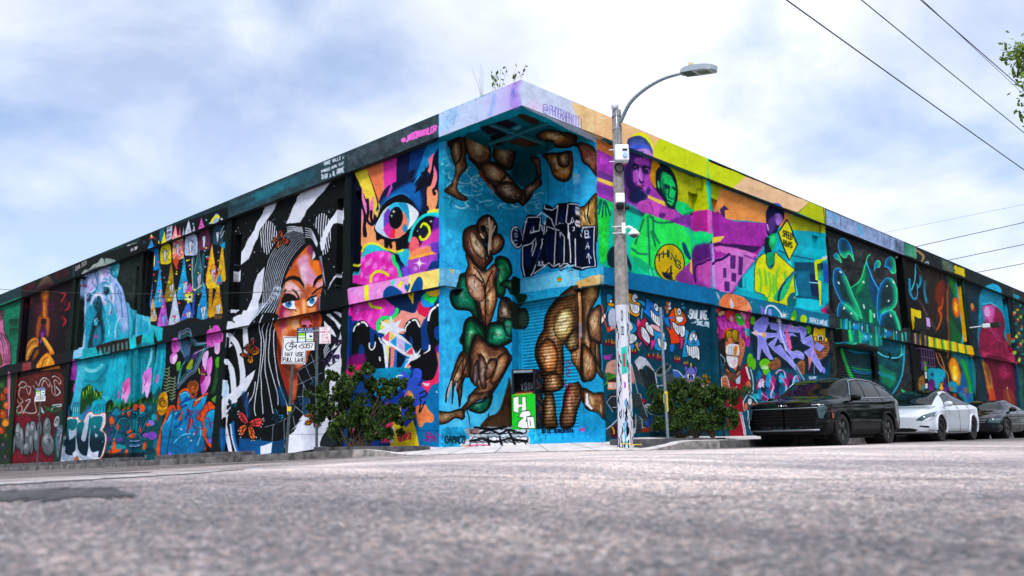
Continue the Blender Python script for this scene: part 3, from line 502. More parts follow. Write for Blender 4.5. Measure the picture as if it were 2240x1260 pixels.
 rose(405,585,52,'#b06430','#4c2412');p('#c08c14','100,700 130,635 175,640 185,720 165,800 125,830 95,780',n=.2);rose(140,715,36,'#c89418','#6c4808');l('#6c4808','110,780 140,800 170,770',2);l('#8c3c14','98,790 100,870',4)
 # orange and blue letters
 p('#c8501c','185,760 240,740 260,780 280,640 330,595 370,610 400,660 440,630 440,680 530,630 500,740 540,710 580,740 600,800 600,1100 540,1090 500,1000 480,1180 120,1190 110,990 150,870',n=.2)
 bl=['170,870 230,770 200,980 170,1180 125,1180 130,960','235,800 300,770 285,660 330,620 370,640 390,690 430,660 400,760 520,650 490,760 440,850 480,900 480,1140 200,1180 210,960','500,850 540,790 600,800 600,1060 560,1080 510,960']
 for q in bl:p('#1c98c8',q,g=('#0c5880',90),n=.2);l('#0a3048',q,1.6)
 for q in ['285,740 340,700 380,690','300,760 350,740','250,860 300,800 290,900 240,930','330,860 370,800 380,900']:l('#0c4478',q,5,b=1)
 for q in ['290,650 340,630 370,660','240,820 260,800','420,700 500,670','180,880 210,830','460,920 470,1000 440,1080','240,1060 300,1000 380,980']:l('#8fe0f8',q,2.4,a=.7,b=1)
 p('#c8501c','300,800 315,770 300,860 270,880',s=0);p('#c8501c','380,830 400,880 370,950',s=0);p('#c8501c','480,930 525,940 510,1000 570,1090 530,1080 490,1000',s=0);e('#203c90',350,690,18,22,b=2);e('#7c60c0',550,1040,22,18,b=3);e('#7c60c0',205,1155,16,14,b=3)
 for q in ['350,760 370,800 345,780 400,800 360,830','350,850 370,880 350,960 360,970 380,850','430,770 430,840 450,870 470,820 440,800 480,780','400,850 410,920 470,940 490,910','500,740 520,720 530,790 500,800','500,850 540,860 560,930 540,900 580,880','410,980 440,960 430,1000']:l('#7c1c48',q,2)
 for x,y in [(300,945),(360,1015),(385,1045),(412,985)]:star('#e8eef4',x,y,12);star('#b01c3c',x+6,y+6,7)
 p('#123c50','120,1000 600,1000 600,1020 120,1030',s=0,a=.3);p('#0f1418','440,1150 600,1090 600,1180 440,1180',b=3,a=.8)
def mixc(a,b,t):return hx(a)*(1-t)+hx(b)*t
def star(col,x,y,r,n=5,inner=.4,rot=-90,**k):
 q=[]
 for i in range(n*2):a_=math.radians(rot+180*i/n);rr=r if i%2==0 else r*inner;q+=[x+rr*math.cos(a_),y+rr*math.sin(a_)]
 p(col,q,s=0,**k)
def butterfly(x,y,s_,c,c2,rot=0,dots=True):
 R=lambda q:rotp(q,x,y,s_,rot)
 for q in ['0,0 -6,-50 -40,-90 -64,-94 -66,-40 -40,-6','0,0 30,-36 90,-46 110,-20 92,30 30,20','-4,2 -46,6 -72,30 -60,90 -28,60','4,4 34,24 52,80 24,120 -2,90 -6,40']:
  p(K,R(q));
 for q,cc in [('-4,-6 -10,-44 -36,-76 -56,-80 -56,-42 -34,-12',c),('8,-4 34,-28 80,-36 92,-16 78,18 30,12',c),('-10,8 -44,12 -60,32 -54,72 -30,50',c2),('4,12 28,30 40,78 22,102 4,84 0,44',c2)]:p(cc,R(q),n=.2)
 for q in ['-6,-6 -50,-76','-6,-6 -56,-50','8,-2 88,-24','8,0 84,4','-10,8 -56,60','-10,10 -58,36','4,10 24,100','4,12 38,78','-30,-10 -46,-60','40,-28 50,16','-36,14 -40,56','26,34 10,80']:l(K,R(q),1.5)
 if dots:
  R_=np.random.default_rng(int(x));pass
  for a_,b_ in [(-62,-88),(-66,-70),(-60,-50),(102,-34),(106,-18),(98,4),(88,22),(-68,40),(-64,60),(-58,80),(14,112),(30,110),(46,90),(96,-26),(-56,-90)]:q=R([a_,b_]);e('#e8ecf4',q[0],q[1],3.2*s_+1)
def rotp(q,x,y,s_,rot=0):
 v=np.array([float(t)for t in q.replace(',',' ').split()]if isinstance(q,str)else q,float).reshape(-1,2)*s_;c,n=math.cos(math.radians(rot)),math.sin(math.radians(rot))
 return np.stack([x+v[:,0]*c-v[:,1]*n,y+v[:,0]*n+v[:,1]*c],1).ravel()
def m_L2():
 W_='#dfe4f2'
 F(480,380,3.937);clip('72,230 1100,-180 1090,-20 1060,1020 1060,1100 1030,2500 -30,2500 75,1200 70,400')
 p('#0e1314','60,200 1120,-160 1060,2500 0,2500',s=0,n=.25)
 p('#32474e','72,245 1120,-180 1120,10 75,392',s=0,n=.25);
 for q,c in [('150,260 500,120 480,190 160,320','#2a6472'),('300,180 620,60 640,110 320,240','#2c7482'),('560,80 800,-20 800,60 600,140','#2a5c68'),('100,290 300,210 290,250 110,330','#27343a')]:p(c,q,b=7,a=.7)
 text('#c8d0dc','BABE WALLS x',905,-62,1080,-120,26,1.6,jit=.08);text('#c8d0dc','WYNWOOD MURAL FEST',882,20-15,1080,-70,22,1.3,jit=.08);text('#d0d8e4','DIDI x AL GROVE',890,62,1085,-6,40,1.7,jit=.12)
 spk('#b8c4d4','130,430 1070,20 1060,980 120,1130',190,3,8);spk('#d8e4f0','130,430 1070,20 1060,980 120,1130',26,5,9)
 z=dict(s=0,n=.05)
 p(W_,'400,290 495,258 480,300 460,345 420,400 350,500 335,560 290,640 255,740 180,800 160,860 140,920 120,938 122,850 170,790 175,710 220,640 240,590 300,500 330,430 380,350',**z)
 p(W_,'670,210 720,165 965,88 900,170 850,215 810,265 760,320 740,370 700,430 640,435 575,440 600,390 640,300 665,250',**z)
 p(W_,'1010,330 1030,310 1075,305 1075,400 1050,395 1020,430 985,440 960,490 925,560 905,650 870,690 840,700 820,730 800,745 800,700 830,620 870,600 880,550 905,500 940,460 945,420 985,370',**z)
 p(W_,'1062,850 1040,880 1010,885 980,920 930,1010 950,950 985,890 1020,860',**z)
 p(W_,'330,870 400,800 380,900 370,1000 340,1100 340,1180 260,1300 230,1500 0,1500 150,1260 240,1180 280,1080 300,960',**z)
 # the two striped round ears
 for(cx_,cy__,rx,ry,rot)in [(430,560,78,148,6),(888,525,82,185,-8)]:
  base=list(CLIP);keep=CLIP[0];e(K,cx_,cy__,rx,ry,rot)
  o=list(FR);CLIP[0]=None;t=np.linspace(0,2*np.pi,40);pts=np.stack([cx_+rx*.97*np.cos(t),cy__+ry*.97*np.sin(t)],1).ravel();clip(pts)
  CLIP[0]=CLIP[0]*keep
  for k in range(9):xx=cx_-rx+k*rx*.25;l(W_,[xx,cy__-ry*1.1,xx-12,cy__,xx+8,cy__+ry*1.1],2.1,n=0)
  CLIP[0]=keep
 p(W_,'1010,330 1030,310 1075,305 1075,400 1020,430 985,440 925,560 905,650 840,700 800,745 800,700 830,620 870,600 905,500 945,420 985,370',**z)
 # hair mass
 hair='360,1130 370,980 385,850 420,720 470,620 560,520 580,450 690,432 760,430 820,460 860,540 880,700 905,780 912,990 900,1020 880,900 800,640 740,600 640,700 580,860 540,1060 500,1150 500,1300 280,1400'
 p('#0c1113',hair)
 between('365,1180 372,960 400,830 440,700 520,590 600,490 720,455','520,1050 545,930 590,800 640,710 700,640 740,600',11,[W_,'#c9d2e4'],1.5,w2=.7)
 between('585,460 640,455 720,470','590,520 650,500 730,520',4,[W_],1.5);between('745,465 800,490 850,600','740,560 800,570 840,640',5,[W_],1.6);between('880,710 900,850 912,980','860,720 880,830 895,900',4,['#9fb0c4'],1)
 between('250,1290 350,1180 420,1080 480,960','470,1260 520,1150 560,1000',7,[W_,'#a8c0d8'],1.6)
 # face
 p('#c0662e','770,620 800,660 800,740 870,760 885,850 890,950 870,1060 860,1180 830,1250 500,1260 520,1100 560,960 580,880 640,760 700,690',g=('#b8684c',90),n=.2)
 p('#e0a0c8','680,740 760,700 780,800 840,860 830,960 740,940 680,820',b=8,a=.9);p('#e8c8d8','700,800 745,780 750,930 730,1000 705,900',b=7,a=.8);p('#e87a28','800,760 860,770 880,860 830,880',b=8,a=.9);p('#8c3c68','770,625 800,640 800,710 760,680',b=5);p('#b85a20','600,860 680,800 640,900 590,900',b=6);p('#7c2c4c','860,740 885,800 885,860 868,800',b=4)
 p('#5a1c38','640,780 700,700 640,760 600,850',b=4,a=.8);p('#e8b0a0','560,960 620,930 690,990 740,1060 700,1080 580,1050',b=7);p('#a8286c','520,1180 560,1120 580,1200 530,1260',b=7,a=.8)
 p('#14100f','565,930 590,895 630,882 690,895 725,950 728,990 715,965 690,935 650,915 600,920 570,945 562,1000',n=0);p('#14100f','803,985 810,930 840,890 885,868 880,900 845,925 820,965',n=0)
 p('#e0a0a8','830,960 880,925 885,960 845,990',b=3);l('#2a1a18','800,1040 840,1000 885,975',4)
 l(K,'560,1030 575,1005 620,992 660,1030 685,1085',4);p('#1c1414','535,1115 548,1060 575,1035 630,1040 680,1085 630,1100',b=2);p('#dca8a0','556,1028 600,1005 650,1030 672,1080 640,1050 590,1030',b=2);p('#8c4c3c','700,1000 745,1030 750,1080 690,1080',b=8,a=.7)
 p('#f0c0c8','590,960 640,945 690,1000 700,1040 640,1000 580,1010',b=5);p('#7c2440','520,1180 545,1120 575,1190 560,1250 520,1250',b=6,a=.8);p('#f0b888','640,1180 700,1150 700,1240 620,1250',b=8,a=.8);p('#f09cb0','560,1190 620,1190 600,1240 550,1240',b=7,a=.7);p('#6c2848','840,1100 870,1060 860,1180 830,1200',b=5,a=.7);p('#f0a050','770,1160 830,1150 830,1220 780,1230',b=7,a=.7)
 # eyes
 p('#f0f4fa','545,1125 580,1105 640,1090 650,1130 655,1170 600,1165 565,1150',b=1);e('#2c7cb0',598,1128,28,30);e('#0c2030',600,1120,10,12);e('#cfe8f8',590,1112,5);l(K,'545,1118 600,1098 645,1090',3.5);l('#3a2420','560,1150 600,1175 650,1172 660,1190',2)
 p('#f0f4fa','748,1110 780,1075 835,1060 832,1100 800,1140 765,1148',b=1);e('#2c7cb0',795,1095,26,30);e('#0c2030',798,1090,10,12);e('#cfe8f8',786,1082,5);l(K,'750,1100 790,1068 836,1058',3.5);l('#3a2420','755,1140 800,1150 832,1110',2)
 p('#d8743c','700,1090 745,1080 755,1180 740,1230 690,1240',b=4,a=.9);p('#f0c898','712,1100 735,1100 740,1200 720,1210',b=5,a=.8)
 butterfly(530,570,.75,'#d85030','#e07838',35,False);l('#c8d8ec','868,1050 868,1180',1.5);l('#9fb0c4','905,1000 912,1050',1)
 # belt zone + lower
 F(470,680,3.82)
 p('#11191b','880,-120 1110,-180 1110,0 880,20',s=0);p('#dfe4f2','65,120 100,95 150,100 170,140 65,170',n=0);p(K,'130,40 190,20 210,60 150,80',s=0)
 p('#0d1214','100,170 1060,-10 1040,1200 40,1240',s=0,n=.25)
 for q,wd in [('60,110 110,20 180,10',5),('160,80 230,60 250,130 265,360',7),('110,200 190,300 230,500 225,640',8),('90,420 140,500 160,700',8),('60,600 90,640 90,760',9)]:l(W_,q,wd*1.5,n=0)
 p(W_,'300,0 260,60 170,170 105,330 95,380 110,270 200,120 240,0',**z);p(W_,'355,485 300,600 260,680 190,740 190,760 120,830 60,910 60,740 130,690 215,620 260,560',**z);p(W_,'100,260 150,290 100,330',**z)
 p('#b8d4ee','40,600 100,610 110,700 70,720 40,690',b=2)
 # locks
 p('#0c1112','340,60 520,30 530,160 500,300 520,480 560,640 620,760 560,900 480,960 260,960 300,640 380,300',b=1)
 for q in ['400,40 370,120 385,260 375,480 330,780 340,880','425,100 395,160 410,300 385,560 400,860','455,100 430,200 420,480 470,760 485,860','490,60 460,200 450,420 520,680 530,790','530,60 490,230 510,480 545,640 600,780 610,870','335,600 320,700 270,800 270,890','280,690 255,800']:l(W_,q,1.9)
 between('280,120 330,20 380,-60','360,40 400,-20 440,-60',5,[W_,'#a8c0d8'],1.4)
 # face, lower half
 p('#b85c30','515,85 870,20 860,200 790,350 760,440 690,500 690,620 670,770 640,760 600,680 560,560 520,400 520,200',n=.2,g=('#7c3420',90));p('#d88a50','560,110 700,80 700,160 620,170 600,300 545,260',b=9,a=.8);p('#a03c68','545,100 600,90 590,170 550,220',b=8,a=.8);p('#e07c98','720,100 760,80 800,90 800,130 740,130',b=3);e('#1c0c10',745,128,20,10,b=1);e('#1c0c10',795,125,12,8,b=1);l('#5c1c24','715,120 712,80 740,60 790,60 805,100',2.2,b=.6)
 p('#5c2418','560,430 690,490 700,560 690,600 640,580 580,520',b=6);p('#a8583c','640,600 690,580 685,700 665,765 640,700',b=5,a=.8);p('#cf7850','670,420 760,400 720,480 680,480',b=6,a=.7);p('#7c2c20','530,420 560,400 620,640 640,760 600,680',b=5)
 p('#e8a078','560,160 600,150 590,230 560,220',b=5,a=.8);p('#f0b890','640,90 690,80 700,150 650,150',b=5,a=.8);p('#7c2c28','820,40 866,30 855,200 830,240',b=6,a=.8);p('#5c1c20','520,230 545,300 560,380 530,400',b=5)
 p('#8c1c3c','640,300 680,280 700,290 730,278 770,300 740,335 700,345 660,335',b=2,a=.95);l('#3c0c1c','640,302 700,305 770,300',2,b=.5);l('#e87890','670,322 720,328',3,b=1,a=.8);p('#e8946c','680,200 720,180 740,240 700,262',b=4,a=.7)
 for k in range(10):l('#7c3420' if k%2 else '#e0905c',[590+k*11,480+k*8,620+k*8,560,640+k*5,690],1.2,a=.4,b=1)
 # geometric net
 for q in ['700,500 870,390','690,620 900,520','690,720 870,690','690,520 790,720 800,860','760,470 870,700','800,360 870,560','740,620 735,860','640,770 740,860 800,860','640,860 670,820 640,770 770,890','600,900 500,950 420,970','560,1200 640,1000 720,910 780,890','580,900 580,1140','480,1110 590,1070','220,1100 350,1130 470,1110','670,960 650,880','720,910 660,1000','380,1060 380,1200','490,960 475,1110']:l('#a9b8cc',q,1.2,s=0,a=.85)
 p('#1c4c78','740,720 790,710 800,860 740,860',s=0,b=2,a=.8);p('#12406c','230,700 270,700 300,880 260,880',b=6,a=.8);p('#14507c','520,660 560,640 600,760 560,800',b=6,a=.7)
 p('#0f4a78','200,1060 560,1100 580,1160 560,1200 200,1210',s=0,b=2,g=('#1a6090',0));p('#0c3c5c','470,1110 580,1070 580,1200 470,1200',s=0)
 p(W_,'640,1000 720,920 780,880 800,930 860,950 930,740 960,640 920,560 920,480 980,450 1050,400 1100,395 1090,560 1030,700 1030,1050 950,1130 860,1150 600,1200 610,1060',**z);p(W_,'380,1130 480,1100 470,1190 380,1200',**z);p(W_,'700,920 740,870 775,900 745,910',**z)
 p('#232a2e','880,1130 890,1060 940,1000 980,980 1000,1020 1020,1080 1000,1120 960,1130',b=1);p('#111618','660,1010 690,960 640,1000 620,1040',s=0);
 p(W_,'925,30 1000,90 1040,160 1055,120 960,20',**z);p(W_,'990,10 1060,60 1060,20 1010,5',**z);p(W_,'910,80 990,160 1020,230 980,200 915,130',**z);p(W_,'1050,170 1055,240 1020,300 960,340 1040,220',**z);p('#e2e6f4','1040,290 1055,270 1050,400 920,480 940,440',**z);between('905,330 940,250','915,400 960,340',4,[W_],1.6)
 p(W_,'80,940 95,870 110,860 100,960 130,1100 150,1200 120,1200 85,1060',**z);between('120,960 140,1080 180,1200','160,920 170,1060 210,1200',3,[W_,'#2c80c0','#1c60a0'],3.2)
 p('#1c5c90','45,980 80,1000 90,1100 60,1180 40,1100',b=4)
 # butterflies
 butterfly(278,950,1.25,'#d84a4c','#e0703c',-4);butterfly(310,300,.62,'#c84038','#e8922c',40);butterfly(300,370,.75,'#e8922c','#e07038',100,False);butterfly(830,900,.8,'#d04040','#e88838',70)
 butterfly(520,880,.62,'#1c7898','#125c78',20,False);butterfly(140,790,.5,'#1c7898','#14607c',10,False);butterfly(840,600,.55,'#2490c0','#1c78a8',-70,False);butterfly(700,760,.42,'#2088b8','#1c70a0',60,False)
 for a_ in [(985,380,.52,10),(1025,245,.42,30),(925,430,.4,-30)]:butterfly(a_[0],a_[1],a_[2],'#8c58c0','#a47cd8',a_[3],False)
 l(K,'40,1040 1000,1030',.8,a=.6)
def m_L1():
 F(740,300,3.936);clip('72,140 905,-200 905,700 905,2660 60,2660 100,1230 100,320')
 p('#3a474d','72,135 905,-230 905,5 75,325',s=0,n=.3);p('#4a5960','120,160 880,-130 880,-90 130,210',b=9,a=.5);p('#40424a','300,100 700,-40 700,0 300,160',b=10,a=.5)
 text('#f07ad0','@',552,52,590,40,26,3.4);text('#f57ad4','JASONNAYLOR',590,48,852,-52,50,3.6,sp=.24,jit=.05)
 p('#0a1424','100,330 910,-20 910,700 900,1260 110,1260',s=0,n=.1)
 # sunburst
 p('#e8d448','140,310 245,262 360,640 340,700 250,560',s=0,g=('#f0c85c',90));p('#e8825c','245,262 390,215 410,480 370,620',s=0);p('#c83c9c','390,215 510,170 515,460 430,560 400,520',s=0,g=('#e048a8',90));p('#101c40','510,170 630,120 600,420 500,460',s=0);p('#0d3c70','630,120 770,65 660,420 590,420',s=0);p('#1a80b4','770,65 905,20 900,80 640,440 650,400',s=0,g=('#2a94c8',90));p('#0a1024','905,20 910,400 760,420 740,440 700,380',s=0);p('#1a80b4','770,65 900,15 760,260 640,430',s=0)
 # flames left
 fl='190,640 185,620 215,650 212,760 215,850 240,870 250,840 235,740 245,690 210,560 205,440 225,520 240,600 250,560 245,530 270,530 265,600 300,520 310,640 320,760 340,880 400,880 420,940 480,900 520,920 500,1000 450,980 400,960 330,930 260,920 215,960 180,880 175,780'
 p('#f0a080',fl,g=('#f0a06c',90));p('#f088c8','190,625 215,650 212,760 190,820 178,780 185,700',g=('#f0a080',90));p('#f088d0','208,440 222,520 250,600 240,660 215,560',s=1);p('#f080c0','300,520 310,600 290,700 275,640')
 for q in ['235,700 225,800 230,850','255,545 262,640 250,720 300,760 320,680','290,640 285,700 300,750']:l('#151220',q,6)
 e('#151220',232,850,17,20);e('#151220',255,560,13,20);p('#151220','330,880 340,850 360,870 345,895',b=0)
 # flames right
 fr='900,340 890,400 885,480 890,560 860,620 850,600 860,480 830,440 830,480 830,500 815,490 810,440 840,340 825,250 820,340 800,420 770,440 760,500 765,590 780,640 740,600 720,640 740,660 910,640 910,330'
 p('#f08c70',fr,g=('#f0a878',90));p('#e870c0','825,250 850,320 845,400 815,460 810,420 830,350',g=('#f08c80',90));p('#f070a0','825,140 810,220 800,300 770,355 760,350 780,260 775,200 800,170',g=('#f09070',90));p('#e060c0','905,320 890,400 888,450 905,460',b=1)
 for q in ['832,490 820,460 850,445 885,470 880,560 850,610','765,600 780,650',]:l('#171422',q,5.5)
 e('#171422',828,486,16,18);e('#171422',850,610,9,10);e('#171422',778,650,14,18)
 p('#f0e048','880,615 740,640 730,660 910,650 910,600',b=3);
 # dark lash crown around the eye
 p('#0c1c3c','330,640 370,520 420,440 500,390 660,290 640,380 740,300 790,320 760,400 750,560 770,640 700,700 640,560 500,520 380,600',b=1);p('#1766a8','340,660 380,560 470,480 560,430 640,400 700,460 720,560 700,640 620,540 500,520 400,580',b=9,a=.95);p('#3c9ccc','380,600 470,510 560,490 620,520 560,530 460,540',b=6,a=.8);p('#0b0e18','660,270 640,360 600,380 640,330',s=0);p('#0b0e18','750,250 740,340 690,400 660,490 740,430 770,360',s=0);p('#2a94c8','700,320 640,420 660,400 720,330',s=0)
 p('#c048b0','460,400 470,440 430,540 420,520',s=0);p('#f0d050','350,560 365,600 355,640',s=0)
 # main eye
 p('#0b0d14','315,790 350,660 410,570 500,510 570,500 640,560 700,670 720,640 745,610 700,720 640,790 630,850 590,880 590,960 565,960 560,900 535,900 530,1040 540,1080 500,1040 500,920 470,900 450,955 435,930 420,980 400,980 400,900 350,870 330,880 325,830',s=1)
 p('#0b0d14','395,880 425,880 420,985 400,985',s=1);p('#0b0d14','500,880 540,880 530,1050 500,1060',s=1);e('#0b0d14',575,940,14,26);e('#0b0d14',452,940,14,22);e('#0b0d14',340,880,12,18)
 p('#e6ecf8','322,790 360,690 420,610 500,575 590,570 650,610 692,670 640,760 580,820 520,870 450,875 380,850',b=0);p('#a8c8e8','325,790 350,720 390,660 420,700 400,800 430,860 370,840',b=5,a=.7)
 e('#3fb8d8',502,720,112,155,10);p('#6c48a8','392,700 400,660 440,620 460,700 450,800 400,790',b=3);p('#c83c98','395,790 440,740 460,800 440,870 400,820',b=3);p('#f02c50','440,870 470,780 490,790 485,875',s=0);p('#f08c78','485,875 490,780 560,640 600,700 605,760 580,830 530,865',s=0,n=.1);p('#2f9cc8','520,575 590,570 612,640 605,700 590,700 570,640 540,600',s=1);e('#2f8fb4',575,790,22,34)
 e('#0b0c12',497,700,60,96,8);star('#ffffff',478,648,22,4,.22);star('#ffffff',458,684,16,4,.22)
 # second eye
 p('#3fa8d0','630,860 660,760 740,690 830,690 905,740 910,670 740,670 640,770',b=2);l('#28d0c8','610,900 650,770 740,680 840,660 905,680',6,b=2)
 p('#0e0c1c','640,850 680,760 740,715 820,700 870,700 905,740 905,880 700,930',b=0);p('#602890','820,705 870,700 905,750 905,830 810,850',b=5);p('#d048b0','700,930 760,840 820,800 905,780 905,900 720,960',b=8);p('#f0a0b8','640,960 760,930 905,880 905,910 700,980',b=6)
 e('#14202c',720,800,40,60);l('#d8e828','735,745 775,770 785,820 755,870 715,880 700,850',5.5);l('#d8e828','710,775 730,745 760,750',4);e('#c8d8f0',685,805,5);star('#ffffff',795,728,20,4,.2);e('#c8d8f0',706,888,4)
 p('#6c48b8','770,930 905,900 905,1120 760,1140 790,1000',b=4);p('#f09068','600,1060 600,980 630,900 640,860 670,860 690,960 730,960 790,930 800,980 845,1005',s=0);p('#f06c78','605,960 630,860 680,870 690,940 640,980',b=3);p('#a850b8','590,1060 760,1020 840,1010 800,1080 700,1200 560,1200',b=6);p('#f0b048','600,1060 840,1000 800,990 620,1030',s=0,b=1)
 p('#0c3c70','770,1130 800,1070 850,1060 850,1010 880,985 910,1000 910,1120 830,1130',b=0);star('#f0e8f8',695,1085,62,4,.12,b=0);e('#f8f4ff',695,1085,18,22,b=4);e('#e8c0f0',660,1130,20,b=4,a=.7)
 # pink pattern ball, rainbow edges
 p('#38b8c8','125,1230 170,1090 215,1000 260,920 350,930 400,970 480,1000 600,960 600,1060 540,1060 460,1010',b=3);l('#e8e838','130,1110 180,1060 220,960 270,920 340,930 400,965 500,985 560,970',4.5,b=2)
 p('#e048b8','130,1260 150,1160 200,1060 260,1010 350,985 440,995 470,1020 500,1120 540,1260',n=.12);
 for k in range(22):x=190+(k*61)%300;y=1010+(k*83)%240;e('#f088d8' if k%2 else '#d02c98',x,y,18,30,(k*40)%90,a=.75,b=1)
 l('#d0dc28','275,1250 290,1190 340,1155 400,1165 435,1190',6);l('#28d070','470,1020 480,1080 520,1130 530,1200',8);p('#0d2c58','490,1040 530,1080 590,1160 560,1200 530,1140',s=0);p('#2fa8cc','590,1130 600,990 570,1000 530,1060',s=0)
 p('#7850c8','540,1130 600,1120 620,1180 560,1200',b=6)
 # belt strip
 F(740,580,5.728);clip('118,300 1312,20 1312,2420 60,2400 130,515')
 p('#e48ad0','118,300 1312,30 1312,262 118,510',s=0,g=('#f0a8d8',0));
 for k in range(16):x=150+(k*83)%560;y=290+(k*47)%160;e('#f4b0e0' if k%2 else '#c88ce0',x,y,24,36,(k*50)%90,a=.7,b=1)
 p('#d4e028','325,255 375,240 380,455 330,465',s=0);p('#6ce0d0','665,185 710,170 700,250 655,260',s=0,b=1);p('#e8b0e8','710,170 900,120 900,340 700,380',b=10,s=0);p('#f4dc80','880,120 1312,30 1240,270 860,350',s=0,b=3);l('#e0e030','755,270 790,210',7);p('#2f94cc','1312,30 1330,30 1320,262 1240,272',s=0);p('#50a0d4','1312,30 1250,270 1312,262',s=0)
 # lower field
 p('#0e3f7c','120,500 1320,260 1318,2500 60,2500',s=0)
 p('#e044b4','135,520 560,420 720,560 730,620 620,640 500,760 490,820 430,800 320,700 180,680',n=.12);
 for k in range(14):x=180+(k*71)%420;y=520+(k*57)%190;e('#f080d4' if k%2 else '#c8288c',x,y,20,44,(k*30)%60,a=.6,b=1)
 l('#c8dc28','385,470 420,520 530,535',6);p('#9858d0','620,620 700,540 740,540 720,600 650,640',b=3)
 p('#f09c90','520,840 560,700 740,620 800,560 940,600 990,540 1010,560 1000,610 1090,640 1050,720 1030,760 960,660 850,720 830,850 700,850',n=.1);p('#f0d468','520,840 540,720 650,680 700,700 640,830',b=4);l('#30d86c','740,530 720,600 660,660 560,660 500,720 500,820',8);
 p('#cc2854','980,540 1040,430 1060,520 1140,530 1100,640 1010,610',n=.1);p('#2890d8','1035,420 1090,360 1110,460 1200,470 1180,510 1060,520',b=0);p('#30d060','1060,400 1110,330 1150,400 1230,360 1240,400 1180,480 1110,450',b=0);p('#f0b838','1090,340 1285,285 1250,380 1150,390',s=0)
 # big heart
 p('#0d4c84','565,370 580,300 640,258 720,280 800,360 600,420',b=0);p('#0d4c84','905,340 940,220 1000,145 1045,180 1050,260 1030,330',b=0);p('#0c2c50','600,415 860,360 1070,320 1010,450 940,590 760,550 650,480',s=0);p('#f0c43c','865,358 945,348 935,495',s=0);l('#2c2008','905,360 912,380',2);e('#1c6484',842,275,18,28,-15);e('#1c6484',878,258,16,28,15);p('#1c6484','826,290 894,270 865,350',s=0)
 # black drips with highlights
 for q in ['170,860 200,740 290,690 360,720 390,790 395,960 410,1010 440,1000 450,860 480,880 540,1000 570,1300 150,1300 160,1000','830,800 860,710 930,665 990,680 1030,760 1035,960 1050,1060 1130,1040 1140,960 1110,800 1120,700 1160,560 1220,470 1290,455 1340,520 1330,1300 960,1060 930,960 900,880 880,1000 850,960','1010,1180 1160,1050 1310,900 1330,1500 1250,1800 1140,1790 1060,1700 1000,1500']:
  p('#0d1012',q,n=.3)
 p('#123c78','265,1010 290,990 325,1040 320,1120 270,1150 250,1100',b=1);p('#14407c','1200,800 1250,760 1290,800 1290,900 1240,940 1205,900',b=1);p('#123c78','885,960 905,900 925,960 915,1000',b=1);p('#12407c','1030,790 1100,660 1100,980 1060,1050',b=1)
 for q,wd in [('185,835 205,780 220,760',3),('235,750 262,730',5),('285,715 330,720 365,765',4),('385,970 390,1030 420,1060 450,1030 460,960',3),('505,905 545,980',3),('840,830 850,770 880,730',3),('888,720 895,705',5),('925,690 970,690 1020,770',4),('1120,690 1150,580 1220,520',5),('1240,505 1262,492',6),('1285,492 1290,490',4),('1140,1000 1130,1060 1070,1110',4),('515,1150 525,1200',3)]:l('#f4f8ff',q,wd)
 # gem and starbursts
 star('#e8ecf8',665,820,190,8,.5,-95);p('#eef2fb','540,920 640,830 790,880 920,1000 940,1180 600,1000',s=0)
 p('#e85c84','555,915 640,825 640,965',s=0);p('#f0d070','640,825 725,885 650,960',s=0);p('#2898d4','650,965 735,885 735,1030',s=0);p('#d0c0ec','740,900 850,960 820,1060 745,1030',s=0);p('#2898d4','830,960 930,1010 835,1090',s=0);p('#e85468','930,1020 940,1150 840,1105',s=0)
 p('#f0e068','590,1000 640,1010 620,1300 640,1450',s=0);p('#e8eef8','550,960 600,1000 640,1500 620,1500',s=0);p('#e88074','660,1010 715,1040 665,1480 640,1480',s=0);p('#1c6cb4','720,1050 860,1150 690,1500 660,1480',s=0);p('#0b1a30','740,1070 850,1150 720,1400',s=0);p('#2c9ce0','860,1150 900,1160 700,1500 690,1480',s=0);p('#eef2fb','900,1160 960,1190 700,1530 660,1530',s=0);l('#f0a060','900,1230 740,1480',4,s=0);l('#e84cb0','930,1190 860,1260',2.5,s=0)
 star('#f2f6ff',965,1160,150,8,.25,-60);star('#f2f6ff',965,1170,90,8,.4,-40)
 # bottom
 p('#8c1c78','130,1150 330,1120 320,1300 120,1320',b=8,a=.8);p('#e02c68','110,1300 300,1250 260,1400 100,1420',b=8,a=.8)
 F(690,760,5.04);
 p('#143c8c','700,330 1200,300 1230,500 1200,700 1100,780 940,800 700,700',b=1);p('#1588ac','640,280 700,230 1020,230 1030,330 940,440 760,560 600,480',b=3,n=.2);p('#0f0f14','1030,180 1110,120 1340,0 1350,180 1330,280 1260,360 1180,350 1120,280',b=0,n=.3);
 p('#f03c70','1330,0 1412,0 1412,400 1300,420 1230,500 1160,400 1210,370 1300,340 1350,180',b=1,n=.1);p('#f0a060','1345,60 1412,40 1412,200 1360,180',b=9,a=.9);p('#602090','1330,-20 1412,-60 1412,40 1340,50',b=8);p('#4060c8','1060,330 1080,240 1130,230 1165,260 1160,340 1120,420 1170,430 1220,500 1200,600 1120,640 1000,540 940,420 930,300 980,260 1020,310',b=0)
 l('#e8f0fc','1180,390 1220,405 1250,400',2.4);l('#e8f0fc','1190,408 1220,420 1240,417',2);l('#e8f0fc','840,430 900,320 960,310',2.5)
 p('#1670a4','1100,780 1090,680 1180,640 1260,440 1340,395 1412,400 1412,1090 1140,1100',b=0,n=.1);e('#cce0f4',1335,487,8,14,-15);p('#f08a5c','1105,700 1110,650 1210,630 1250,690 1305,760 1280,830 1210,830 1165,880 1130,860',n=.15)
